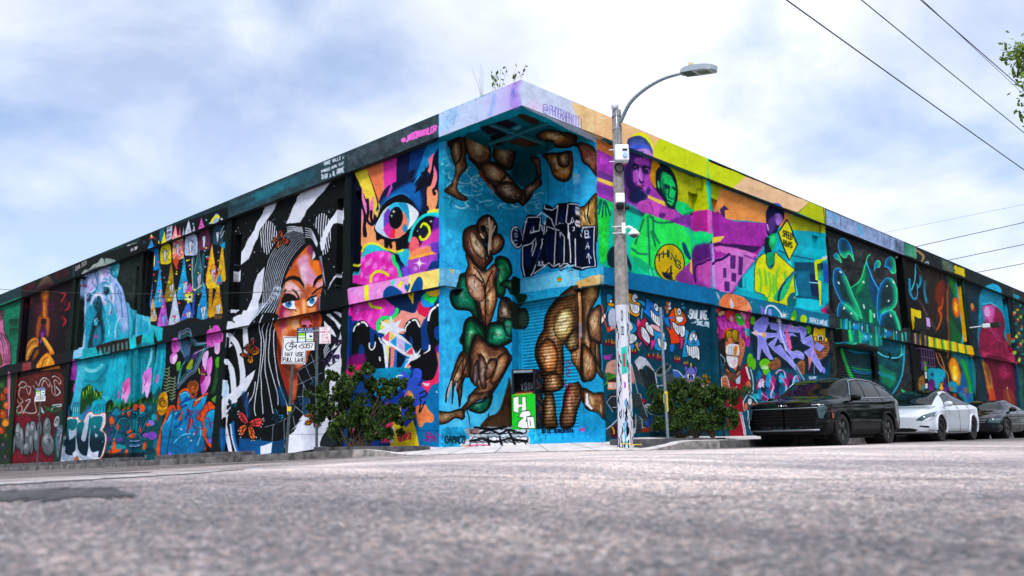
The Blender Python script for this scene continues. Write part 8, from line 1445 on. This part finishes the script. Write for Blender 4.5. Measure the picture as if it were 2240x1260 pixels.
# kiosk in the notch
ks=empty('cash_machine',(-1.86,2.0,.31),'graffiti covered cash machine with green front in the recessed corner','cash machine',rz=math.radians(29));W2,D2,H2=.27,.36,1.34
mb=MB();mb.box(-W2,W2,-D2*.2,D2,0,H2,mi=0);mb.box(-W2,W2,-D2,-D2*.2,0,.78);mb.box(-W2,-W2+.04,-D2,-D2*.2,.78,H2);mb.box(W2-.04,W2,-D2,-D2*.2,.78,H2);mb.box(-W2,W2,-D2,-D2*.2,H2-.1,H2)
mb.build('cabinet',mat('cabinet_dark','#141a20',.4,nz=.3),ks,bevel=.012)
mb=MB();mb.quad((-W2,-D2-.004,0),(W2,-D2-.004,0),(W2,-D2-.004,.78),(-W2,-D2-.004,.78),[(0,0),(1,0),(1,.557),(0,.557)]);mb.quad((-W2+.04,-D2*.2-.01,.78),(W2-.04,-D2*.2-.01,.78),(W2-.04,-D2*.2-.01,H2-.1),(-W2+.04,-D2*.2-.01,H2-.1),[(0,.57),(1,.57),(1,1),(0,1)])
mb.quad((-W2+.03,-D2,.785),(W2-.03,-D2,.785),(W2-.03,-D2*.2-.02,.87),(-W2+.03,-D2*.2-.02,.87),[(0,.55),(1,.55),(1,.60),(0,.60)])
mb.build('front_panel',paint_mat('kiosk_front',IM['kfront'],gain=.9,rough=.4,bump=0),ks)
mb=MB();mb.quad((W2+.004,-D2,0),(W2+.004,D2,0),(W2+.004,D2,H2),(W2+.004,-D2,H2),[(0,0),(1,0),(1,1),(0,1)]);mb.build('side_panel',paint_mat('kiosk_side',IM['kside'],gain=.9,rough=.5,bump=0),ks)
mb=MB();mb.box(-W2+.05,W2-.05,-D2-.02,-D2,H2-.08,H2-.03);mb.build('light_bar',M_galv,ks)
# ================================================================== planters, shrubs, tree
M_soil=mat('soil',(.05,.04,.03),.95,nz=.4,bump=.5)
def planter(x0,x1,y0,y1,label,hgt=.15,right=False):
 cx_,cy__=(x0+x1)/2,(y0+y1)/2;z=min(sw_z(cx_,cy__),sw_z(x0,y0),sw_z(x1,y0))-.02;o=empty('planter',(cx_,cy__,z),label,'planter','low concrete planting borders along the pavement');a_,b_=(x1-x0)/2,(y1-y0)/2
 dz=.0 if right else(sw_z(x1,cy__)-sw_z(x0,cy__))
 mb=MB();t=.16
 def bx(xa,xb,ya,yb,h0,h1):
  i=len(mb.v);mb.box(xa,xb,ya,yb,h0,h1)
  mb.v[i:]=[(q[0],q[1],q[2]+dz*(q[0]/(2*a_))+(abs(dz)/2))for q in mb.v[i:]]
 bx(-a_,a_,-b_,-b_+t,-.2,hgt);bx(-a_,a_,b_-t,b_,-.2,hgt-.003);bx(-a_,-a_+t,-b_+t,b_-t,-.2,hgt-.002);bx(a_-t,a_,-b_+t,b_-t,-.2,hgt-.002);mb.build('border',M_kerbd,o,bevel=.012)
 mb=MB();bx(-a_+t,a_-t,-b_+t,b_-t,-.1,hgt-.06);mb.build('soil',M_soil,o);return o
planter(on_y(0,-1.2)-1.5,on_y(97,-1.2),-1.25,-.35,'leftmost low concrete planting border by the far parking sign')
planter(on_y(137,-1.2),on_y(262,-1.2),-1.25,-.35,'low concrete planting border below the CUB lettering')
planter(on_y(345,-1.2),on_y(496,-1.2),-1.25,-.35,'low concrete planting border below the flower and lettering mural')
planter(on_y(690,-1.2),on_y(872,-1.2),-1.25,-.35,'stained concrete planting border under the flowering shrub')
planter(.35,1.15,on_x(1402,1.15),on_x(1588,1.15),'concrete planting border under the clipped hedge',.19,right=True)
def leafmat(name,c1,c2):
 m=mat(name,c1,.6,col2=c2,nscale=9,spec=.2);return m
M_leaf=leafmat('leaf_green',(.075,.135,.018),(.012,.038,.007));M_leaf2=leafmat('leaf_dark',(.035,.08,.012),(.006,.022,.004));M_twig=mat('twig',(.07,.045,.03),.9);M_pink=mat('pink_petal','#e8409c',.6);M_leaf3=leafmat('leaf_yellow',(.16,.26,.03),(.05,.11,.01))
def leaves(name,cen,size,parent,m,seed=0,up=.4):
 R_=np.random.default_rng(seed);n=len(cen);a=R_.normal(size=(n,3));a[:,2]=np.abs(a[:,2])*up+R_.random(n)*.3;b=np.cross(a,R_.normal(size=(n,3)));a=np.cross(b,a)
 a/=np.linalg.norm(a,axis=1)[:,None];b/=np.linalg.norm(b,axis=1)[:,None];s_=(size*(.6+.8*R_.random(n)))[:,None]
 v=np.stack([cen-a*s_,cen+b*s_*.45,cen+a*s_,cen-b*s_*.45],1).reshape(-1,3);me=bpy.data.meshes.new(name);me.from_pydata(v.tolist(),[],np.arange(4*n).reshape(n,4).tolist());me.materials.append(m);o=bpy.data.objects.new(name,me);COL.objects.link(o);o.parent=parent;o['kind']='stuff';return o
def bush(name,label,loc,clumps,per,size,ms,seed,stems,cat='shrub',twigs=True):
 """clumps: (x, z, r) seen from the junction, local frame turned to face it"""
 R_=np.random.default_rng(seed);o=empty(name,loc,label,cat,rz=math.radians(40));pts=[];mb=MB()
 for i,(x,z,r_)in enumerate(clumps):
  y=(R_.random()-.5)*.55;c=np.array([x,y,z]);sub=c+R_.normal(size=(9,3))*r_*.55
  for q in sub:d=R_.normal(size=(per//9,3));d/=np.linalg.norm(d,axis=1)[:,None];pts.append(q+d*r_*.42*R_.random((len(d),1))**.5)
  b0=stems[i%len(stems)];mid=np.array([b0*.6+x*.4,y*.5,z*.45]);mb.tube([(b0,0,-.05),tuple(mid),tuple(c)],[.022,.013,.006],5)
  for q in sub[:4]:mb.tube([tuple(c),tuple(q)],[.005,.003],3)
 pts=np.concatenate(pts);pts=pts[pts[:,2]>.15];k=R_.random(len(pts));n=len(ms)
 for i,m_ in enumerate(ms):leaves('leaf_cluster',pts[(k*n).astype(int)==i],size,o,m_,seed+i)
 mb.build('stem',M_twig,o);return o,pts
bx_=on_y(800,-.8)
cl=[(-.55,.25,.34),(-.2,.22,.36),(.15,.25,.3),(-.7,.62,.34),(-.35,.6,.38),(.05,.55,.34),(.35,.42,.25),(-.9,.95,.24),(-.55,1.0,.34),(-.2,.95,.34),(.15,.9,.28),(-.65,1.32,.26),(-.3,1.3,.26),(0,1.3,.2),(-.75,1.62,.14),(-.15,1.6,.2),(.02,1.75,.12),(-.95,1.25,.15),(.3,1.25,.13),(.55,1.15,.16),(.75,1.3,.17),(.92,1.0,.15),(.62,.8,.15),(.95,.75,.12),(.5,.62,.15),(.42,1.4,.1),(-.95,.7,.16),(.78,.55,.1),(.3,.2,.22)]
sb,pts=bush('flowering_shrub','loose green flowering shrub beside the parking signs',(bx_,-.8,sw_z(bx_,-.8)+.05),cl,900,.042,[M_leaf,M_leaf2,M_leaf2],21,[-.25,-.1,.05,-.35])
R_=np.random.default_rng(9);leaves('flower',np.array([[-.2,-.3,.38],[-.19,-.3,.36],[.62,-.25,.95],[-.62,-.3,.75],[-.6,-.3,.72],[.3,-.3,.3],[-.22,-.3,.33]]),.028,sb,M_pink,3)
hx_=.75;hy0,hy1=on_x(1402,.8),on_x(1588,.8);hyc=on_x(1522,.75)
cl=[(x+R_.normal()*.05,z,.30)for x in np.linspace(-.62,.62,6)for z in (.2,.5,.8)]+[(-.5,1.05,.22),(-.25,1.12,.22),(0,1.08,.22),(.25,.98,.2),(.48,1.0,.2),(.66,.85,.2),(-.68,.85,.16),(.7,.5,.2),(-.4,1.2,.12)]
hd,_=bush('hedge','dense dark green clipped hedge behind the bare post',(hx_,hyc,sw_z(hx_,hyc)+.05),cl,850,.036,[M_leaf2,M_leaf2,M_leaf],33,[-.4,0,.4],'hedge')
# tree at the right edge: only the tip of its crown is in view
tq=atpx(2440,15.0);tz=float(road_z(tq[0],tq[1]));tr=empty('street_tree',(tq[0],tq[1],tz),'leafy tree whose crown tip enters at the right edge','tree')
mb=MB();zc=z_of(2440,160,tq[0],tq[1])-tz;mb.tube([(.5,.3,0),(.45,.25,zc*.4),(.3,.1,zc*.75),(.1,0,zc)],[.14,.11,.07,.03],8)
R_=np.random.default_rng(5);pts=[];rt=np.array([_r[0],_r[1],0])
for k in range(34):
 d=np.clip(R_.normal(size=3),-1.5,1.5)*np.array([.4,.4,.3]);c=np.array([0,0,zc])+d;pts.append(c+R_.normal(size=(70,3))*.11);mb.tube([(.1,0,zc-.5),tuple(c)],[.02,.006],4)
for k in range(9):c=np.array([0,0,zc-.25+k*.09])-rt*(.42+.05*(k%4));pts.append(c+R_.normal(size=(60,3))*np.array([.1,.1,.07]));mb.tube([(0,0,zc-.6),tuple(c)],[.015,.005],4)
mb.build('trunk',M_twig,tr);leaves('crown',np.concatenate(pts),.045,tr,M_leaf3,8)
# weeds on the roof edge
def weed(px,py,tips,label,leafy,seed):
 q=unp(px,py,1,.25);o=empty('roof_weed',(q[0],.25,ZT-.1),label,'weed','weeds growing on the roof edge');R_=np.random.default_rng(seed);mb=MB();ls=[]
 for tx,ty in tips:
  t=unp(tx,ty,1,.25)-np.array([q[0],.25,ZT-.1]);m_=t*.5+R_.normal(size=3)*.05;mb.tube([(0,0,0),tuple(m_),tuple(t)],[.006,.004,.003],4)
  for k in range(leafy):s_=.45+.6*R_.random();ls.append(t*s_+R_.normal(size=3)*.05)
 mb.build('stem',M_twig,o)
 if ls:leaves('leaf_cluster',np.array(ls),.05,o,M_leaf3,seed)
weed(1055,205,[(1032,150),(1052,140),(1048,170),(1056,150)],'bare twigs on the roof edge left of the corner',0,1)
weed(1090,190,[(1075,160),(1088,165),(1108,145),(1095,150),(1082,172)],'leafy weed on the roof edge just left of the corner',6,2)
weed(1120,180,[(1128,150),(1132,158),(1150,140),(1146,160)],'small leafy weed on the roof edge nearest the corner',4,3)
# ================================================================== overhead wires
M_wire=mat('wire',(.012,.012,.014),.6)
def wire(a,b,da,db,r_,label,sag=.0,group='overhead wires'):
 def P3(q,d):v=_f+_r*(q[0]-1120)/FPX-_u*(q[1]-630)/FPX;return CAM+v*d
 A_,B_=P3(a,da),P3(b,db);mb=MB();mb.tube([tuple(A_*(1-t)+B_*t-np.array([0,0,sag*4*t*(1-t)]))for t in np.linspace(0,1,14)],r_,5);o=mb.build('overhead_wire',M_wire);tag(o,label,'cable',group)
wire((1560,-116),(2340,442),14,26,.013,'lowest of the thick wires crossing the sky at upper right',.02)
wire((1700,-151),(2340,372),14,26,.011,'middle thick wire crossing the sky at upper right');wire((1840,-152),(2340,284),14,26,.011,'uppermost thick wire near the upper right corner');wire((1900,-110),(2340,300),16,30,.006,'thin wire just under the uppermost thick wire')
wire((1800,585),(2400,451),62,50,.022,'higher of the dark wires behind the right roofline');wire((1900,606),(2400,501),62,50,.022,'middle dark wire behind the right roofline');wire((2000,622),(2400,546),62,50,.022,'lowest dark wire behind the right roofline');wire((1800,536),(2400,415),70,60,.009,'faintest wire above the right roofline')
wire((-60,628),(660,636),24,17,.0065,'thin wire running in front of the left wall',.12)
# ================================================================== parked cars
M_rub=mat('tyre_rubber',(.012,.012,.013),.85);M_glass=mat('car_glass',(.003,.007,.008),.03,spec=.22);M_trim=mat('black_trim',(.008,.008,.009),.5,spec=.15);M_chrome=mat('satin_chrome',(.6,.64,.7),.22,1.);M_lens=mat('headlamp_lens',(.03,.075,.09),.06,coat=.8);M_amber=mat('amber_marker','#a83820',.4);M_rimd=mat('dark_alloy',(.03,.032,.036),.35,.7);M_rims=mat('alloy',(.22,.23,.25),.35,.8)
def inpoly(x,y,pl):
 q=np.array([float(v)for v in pl.replace(',',' ').split()]).reshape(-1,2);ins=np.zeros(np.shape(x),bool);n=len(q)
 for i in range(n):
  x1,y1=q[i];x2,y2=q[(i+1)%n];c=(y1>y)!=(y2>y);ins^=c&(x<(x2-x1)*(y-y1)/((y2-y1)if y2!=y1 else 1e-9)+x1)
 return ins
def car(name,label,loc,St,axles,wr,regions,paint,rimm,seams,roofm=None,badge=None,wx=.80,spokes=5,mir=(1.55,1.02),grilles=(),trim=None,bright_lines=()):
 o=empty(name,loc,label,'car','cars parked by the right kerb');St=np.array(St,float)
 # section rows for every station: y, sill z, belt z, half width, roof z, roof half width
 rows_=[]
 for y,zs,zb,w_,zr,wr_ in St:
  rows_.append([(0,y,zs),(w_*.8,y,zs),(w_*.965,y,zs+.07),(w_*1.0,y,zs+(zb-zs)*.38),(w_*.985,y,zs+(zb-zs)*.68),(w_*.985,y,zb-.07),(w_*.93,y,zb),(w_*.93*(.62)+wr_*.38,y,zb+(zr-zb)*.45),(wr_,y,zr-.07*min(1,(zr-zb)*2.2)-.015),(wr_*.80,y,zr-.008),(wr_*.4,y,zr),(0,y,zr+.004)])
 G=np.array(rows_)
 def dens(G,n):  # smooth along axis 0
  q=[smooth(G[:,j,:],False,n)for j in range(G.shape[1])];return np.stack(q,1)
 G=dens(G,18);G=np.transpose(dens(np.transpose(G,(1,0,2)),13),(1,0,2))
 A_=G.copy();Bm=G[:,::-1].copy();Bm[...,0]*=-1;G=np.concatenate([A_,Bm[:,1:]],1);nx,ny=G.shape[:2]
 idx=np.arange(nx*ny).reshape(nx,ny);Q=np.stack([idx[:-1,:-1],idx[1:,:-1],idx[1:,1:],idx[:-1,1:]],-1).reshape(-1,4);V=G.reshape(-1,3)
 C_=V[Q].mean(1);Nn=np.cross(V[Q[:,2]]-V[Q[:,0]],V[Q[:,3]]-V[Q[:,1]]);Nn/=(np.linalg.norm(Nn,axis=1)[:,None]+1e-12);Nn=Nn*np.sign((Nn*(C_-np.array([0,St[:,0].mean(),.6]))).sum(1))[:,None]
 part=np.zeros(len(Q),int);names=['body'];mats_=[paint]
 for i,(nm,m_,view,pl)in enumerate(regions):
  x,y,z=C_.T;k=(inpoly(y,z,pl)&(np.abs(x)>.45)&(np.abs(Nn[:,0])>.25))if view=='s' else(inpoly(np.abs(x),z,pl)&(y<1.2)&((Nn[:,1]<.2)|(y<.1)))if view=='f' else(inpoly(np.abs(x),y,pl)&(Nn[:,2]>.15)&(z>.5))
  part[k]=i+1;names.append(nm);mats_.append(m_)
 kill=np.zeros(len(Q),bool)
 for ya in axles:kill|=(np.hypot(C_[:,1]-ya,C_[:,2]-wr)<wr+.055)&(np.abs(C_[:,0])>.5)
 part[kill]=-1;uniq={}
 for i,(nm,m_)in enumerate(zip(names,mats_)):
  for sd in ((0,)if nm in ('body','windscreen','roof_panel','glass_roof')or C_[part==i][:,:1].size and np.abs(C_[part==i][:,0]).min()<.1 else(-1,1)):
   f_=Q[(part==i)&((C_[:,0]*sd>0)if sd else True)]
   if not len(f_):continue
   used,inv=np.unique(f_,return_inverse=True);me=bpy.data.meshes.new(nm);me.from_pydata(V[used].tolist(),[],inv.reshape(-1,4).tolist());me.materials.append(m_);me.polygons.foreach_set('use_smooth',[True]*len(me.polygons));ob=bpy.data.objects.new(nm,me);COL.objects.link(ob);ob.parent=o
   bm=bmesh.new();bm.from_mesh(me);bmesh.ops.remove_doubles(bm,verts=bm.verts,dist=1e-5);bmesh.ops.recalc_face_normals(bm,faces=bm.faces);bm.to_mesh(me);bm.free()
 def surf(y,z):
  m_=V[:,0]>0;d=(V[m_,1]-y)**2+(V[m_,2]-z)**2;i=np.argsort(d)[:6];return V[m_][i,0].max()
 W_=St[:,3].max();ml=MB();mw=MB()
 for ya in axles:  # lips round the wheel openings and dark wells
  for s_ in (1,-1):
   mb=ml;pl=[(s_*(surf(ya+(wr+.06)*math.cos(t),wr+(wr+.06)*math.sin(t))+.004),ya+(wr+.06)*math.cos(t),wr+(wr+.06)*math.sin(t))for t in np.linspace(-.25,math.pi+.25,22)];mb.tube(pl,.03,6);mb=mw
   n=18;cc=[(ya+(wr+.05)*math.cos(t),wr+(wr+.05)*math.sin(t))for t in np.linspace(0,2*math.pi,n)]
   for a,b in zip(cc[:-1],cc[1:]):mb.quad((s_*.45,*a),(s_*.45,*b),(s_*(W_-.07),*b),(s_*(W_-.07),*a))
   mb.face([(s_*.45,*a)for a in cc[:-1]])
 mb=mw;mb.box(-W_*.8,W_*.8,.35,St[-1][0]-.3,.17,.26);mb.build('underbody',M_black,o);ml.build('arch_trim',trim or M_trim,o)
 for s_ in (1,-1):
  for ya in axles:
   Mw=Matrix.Translation((s_*(wx-.11),ya,wr))@Matrix.Rotation(math.pi/2*s_,4,'Y');mb=MB();mb.lathe([(.05,.1),(.06,.22),(.03,.235)],12,Mw);wl_=mb.build('wheel',M_trim,o)
   mb=MB();mb.lathe([(wr*.66,0),(wr*.9,-.01),(wr,.03),(wr,.2),(wr*.93,.235),(wr*.68,.232),(wr*.66,.2)],28,Mw);mb.build('tyre',M_rub,wl_,smooth=False)
   mb=MB();mb.lathe([(.02,.10),(wr*.62,.11),(wr*.66,.15),(wr*.68,.225),(wr*.64,.228),(wr*.61,.17)],24,Mw,1)
   for k in range(spokes):
    for off in (-.09,.09):mb.box(.05,wr*.64,-.018,.018,.17,.21,Mw@Matrix.Rotation(2*math.pi*k/spokes+off,4,'Z'))
   mb.build('rim',[rimm,M_black],wl_)
  ym,zm=mir;xw=surf(ym,zm);mb=MB();mb.lathe([(.01,-.12),(.07,-.11),(.10,-.04),(.10,.05),(.06,.10),(.01,.11)],12,Matrix.Translation((s_*(xw+.12),ym,zm+.06))@Matrix.Rotation(math.pi/2,4,'Y')@Matrix.Diagonal((.75,.6,1.0,1)));mb.tube([(s_*(xw-.03),ym+.02,zm-.02),(s_*(xw+.08),ym,zm+.03)],.025,6);mb.build('mirror',paint,o,smooth=True)
 for sm in seams:
  v=[float(t)for t in sm.replace(',',' ').split()];pp=list(zip(v[::2],v[1::2]))
  for s_ in (1,-1):
   pl=[]
   for(a,b),(c,d)in zip(pp[:-1],pp[1:]):
    for t in np.linspace(0,1,8):y,z=a+(c-a)*t,b+(d-b)*t;pl.append((s_*(surf(y,z)-.001),y,z))
   mb=MB();mb.tube(pl,.006,4);mb.build('door_seam',M_black,o)
 def yfront(x,z):m_=(V[:,1]<1.1);d=(V[m_,0]-x)**2+(V[m_,2]-z)**2;i=np.argsort(d)[:8];return V[m_][i,1].min()
 for(x0,x1,z,th,m_,nm)in grilles:
  mb=MB();xs=np.linspace(x0,x1,16);pl=[(x,yfront(abs(x),z)-.006,z)for x in xs];mb.tube(pl,th,6);mb.build(nm,m_,o)
 for y0,y1,z0,z1,m_ in bright_lines:  # waist trim; upper chrome lines are added to imitate the bright roof edge reflection
  for s_ in (1,-1):mb=MB();mb.tube([(s_*(surf(y0+(y1-y0)*t,z0+(z1-z0)*t)+.004),y0+(y1-y0)*t,z0+(z1-z0)*t)for t in np.linspace(0,1,16)],.012,5);mb.build('trim_and_roof_glint',m_,o)
 if badge:
  mb=MB();z,h_,w_=badge
  for pl in ['-1,0 -1,1','-1,.35 -.45,1 -.3,0','-.3,0 .0,1','.0,1 .25,0 .6,1','.6,1 .95,0',]:
   v=[float(t)for t in pl.replace(',',' ').split()];mb.tube([(a*w_,yfront(abs(a*w_),z+b*h_)-.008,z+b*h_)for a,b in zip(v[::2],v[1::2])],.008,5)
  mb.build('badge',M_chrome,o)
 return o
M_grl=mat('grille_black',(.003,.003,.004),.4,spec=.12)
P_blk=mat('black_car_paint',(.002,.0025,.0035),.05,coat=.12,spec=.2);P_wht=mat('white_car_paint',(.55,.60,.68),.22,coat=1.);P_drk=mat('dark_grey_car_paint',(.008,.010,.013),.08,coat=.15,spec=.25)
ZR=-.17
# rows of St: y, sill, belt, half width, roof, roof half width   (front bumper at y = 0)
suv=[(0,.34,.84,.02,.90,.01),(.002,.32,.84,.45,.90,.36),(.025,.30,.86,.78,.93,.62),(.09,.26,.92,.885,.98,.72),(.35,.24,.985,.925,1.04,.74),(.95,.24,1.02,.935,1.08,.74),(1.22,.24,1.04,.935,1.13,.73),(1.55,.24,1.05,.935,1.34,.70),(1.95,.24,1.06,.935,1.545,.68),(2.4,.24,1.07,.935,1.60,.68),(3.1,.24,1.09,.935,1.60,.67),(3.7,.24,1.11,.935,1.56,.66),(4.15,.26,1.14,.93,1.47,.64),(4.42,.30,1.14,.90,1.30,.62),(4.60,.36,1.06,.84,1.10,.56),(4.66,.42,.9,.5,.95,.4),(4.66,.45,.9,.02,.95,.01)]
R_suv=[('window_frame',M_trim,'s','1.66,1.08 2.0,1.49 2.45,1.545 3.42,1.535 3.9,1.48 4.2,1.32 4.2,1.17'),('grille',M_grl,'f','0,.44 .72,.44 .76,.80 0,.82'),('headlight',M_lens,'f','.76,.84 .80,.62 .87,.60 .91,.84 .88,.90'),('windscreen',M_glass,'t','0,1.20 .70,1.27 .64,1.98 .0,1.93'),('window',M_glass,'s','1.72,1.10 2.02,1.46 2.40,1.52 2.46,1.52 2.46,1.11'),('window',M_glass,'s','2.54,1.11 2.54,1.52 3.15,1.52 3.36,1.50 3.42,1.14'),('window',M_glass,'s','3.50,1.15 3.46,1.49 3.85,1.45 4.15,1.30 4.12,1.20'),('cladding',M_trim,'s','.3,.1 4.5,.1 4.6,.42 4.0,.38 1.4,.36 .5,.40 .1,.40'),('marker_light',M_amber,'s','.44,.60 .50,.62 .47,.80 .43,.78'),('roof_panel',P_blk,'t','0,2.0 .60,2.0 .56,4.0 0,4.0')]
car('black_suv','glossy black sport utility car, nearest of the parked cars',(3.4-.93,6.65-.95,ZR),suv,(.95,3.63),.36,R_suv,P_blk,M_rims,['1.5,1.04 1.42,.7 1.5,.38','2.50,1.06 2.53,.7 2.5,.38','3.46,1.10 3.45,.8 3.2,.5','1.5,.38 3.1,.38'],bright_lines=[(1.62,4.15,1.06,1.16,M_chrome),(1.62,2.0,1.14,1.50,M_galv),(2.0,2.5,1.50,1.555,M_chrome),(2.5,3.4,1.555,1.545,M_chrome),(3.4,4.2,1.545,1.36,M_chrome)],badge=(.885,.035,.10),grilles=[(-.78,.78,.84,.010,M_chrome,'chrome_strip'),(-.80,.80,.36,.022,M_chrome,'skid_plate'),(-.72,.72,.74,.008,M_trim,'grille_bar'),(-.72,.72,.67,.008,M_trim,'grille_bar'),(-.72,.72,.60,.008,M_trim,'grille_bar'),(-.72,.72,.53,.008,M_trim,'grille_bar'),(.66,.88,.90,.012,M_chrome,'lamp_strip')])
ev=[(0,.34,.64,.02,.68,.01),(.004,.30,.64,.5,.68,.40),(.05,.26,.66,.80,.72,.60),(.16,.23,.70,.89,.78,.68),(.45,.21,.80,.93,.90,.70),(.9,.20,.90,.955,.98,.70),(1.15,.20,.93,.955,1.05,.70),(1.6,.20,.94,.955,1.27,.62),(2.1,.20,.95,.955,1.43,.58),(2.6,.20,.96,.955,1.48,.57),(3.2,.20,.98,.955,1.44,.56),(3.8,.20,1.0,.95,1.31,.54),(4.3,.22,1.02,.93,1.13,.55),(4.6,.28,.98,.86,1.04,.58),(4.72,.34,.9,.6,.95,.5),(4.74,.40,.8,.02,.85,.01)]
R_ev=[('window_frame',M_trim,'s','1.5,.99 2.0,1.32 2.5,1.41 3.1,1.38 3.65,1.27 4.0,1.10 3.9,1.05'),('lower_grille',M_trim,'f','0,.27 .50,.27 .60,.33 .40,.37 0,.38'),('vent',M_trim,'f','.62,.40 .86,.37 .87,.42 .66,.44'),('headlight',M_lens,'f','.55,.57 .72,.56 .92,.68 .92,.82 .70,.70'),('windscreen',M_glass,'t','0,.98 .66,1.08 .56,2.1 0,2.1'),('glass_roof',M_glass,'t','0,2.1 .52,2.1 .47,4.1 0,4.2'),('window',M_glass,'s','1.55,1.01 2.0,1.30 2.45,1.37 2.5,1.03'),('window',M_glass,'s','2.56,1.03 2.52,1.38 3.1,1.35 3.6,1.25 3.95,1.10 3.85,1.07')]
car('white_hatchback','white electric hatchback parked behind the black one',(3.4-.955,13.3-.9,ZR+.02),ev,(.9,3.79),.35,R_ev,P_wht,M_rimd,['1.35,.95 1.3,.6 1.4,.27','2.52,1.0 2.5,.6 2.45,.27','3.5,1.02 3.45,.7 3.2,.35','1.4,.26 3.15,.26'],mir=(1.5,.98),spokes=5,trim=P_wht)
sed=[(0,.30,.60,.02,.64,.01),(.004,.26,.60,.5,.64,.40),(.05,.22,.62,.78,.67,.6),(.16,.20,.66,.86,.72,.66),(.5,.19,.74,.90,.82,.68),(.95,.19,.82,.91,.88,.68),(1.3,.19,.86,.91,.95,.66),(1.8,.19,.87,.91,1.18,.58),(2.2,.19,.88,.91,1.29,.55),(2.8,.19,.89,.91,1.32,.55),(3.3,.19,.90,.91,1.25,.54),(3.8,.19,.91,.91,1.03,.58),(4.2,.19,.90,.90,.98,.6),(4.6,.24,.86,.85,.92,.6),(4.75,.30,.8,.5,.84,.4),(4.76,.36,.7,.02,.75,.01)]
R_sed=[('window_frame',M_trim,'s','1.7,.91 2.1,1.20 2.55,1.26 3.1,1.22 3.66,1.02 3.6,.94'),('grille',M_trim,'f','0,.42 .55,.42 .60,.60 0,.60'),('headlight',M_lens,'f','.56,.52 .86,.50 .90,.66 .62,.63'),('lower_grille',M_trim,'f','0,.24 .7,.24 .66,.34 0,.36'),('windscreen',M_glass,'t','0,1.32 .64,1.4 .54,2.2 0,2.2'),('window',M_glass,'s','1.75,.93 2.1,1.18 2.5,1.23 2.52,.94'),('window',M_glass,'s','2.6,.95 2.58,1.23 3.1,1.19 3.6,1.0 3.55,.96')]
car('dark_sedan','dark grey sedan partly cut off at the right edge',(3.4-.91,19.8-.95,ZR+.03),sed,(.95,3.7),.33,R_sed,P_drk,M_rims,['1.5,.88 1.45,.6 1.5,.25','2.56,.9 2.55,.6 2.5,.25'],mir=(1.7,.9),spokes=7,grilles=[(-.55,.55,.60,.009,M_chrome,'chrome_strip'),(-.5,.5,.53,.006,M_chrome,'grille_bar')])
# trees across the street, behind the camera: they show in the car windows and paint
R_=np.random.default_rng(2);pts=[]
for k in range(24):c=np.array([25.+R_.random()*6,-30+k*6.2,5.2]);pts+=[c+R_.normal(size=(300,3))*np.array([1.6,2.2,2.3])]
for k in range(12):c=np.array([-48+k*6.2,-27.-R_.random()*5,5.0]);pts+=[c+R_.normal(size=(300,3))*np.array([2.2,1.6,2.2])]
fo=leaves('trees_across_the_street',np.concatenate(pts),.5,None,M_leaf2,4);tag(fo,'row of leafy trees across the street, seen only in reflections','trees')
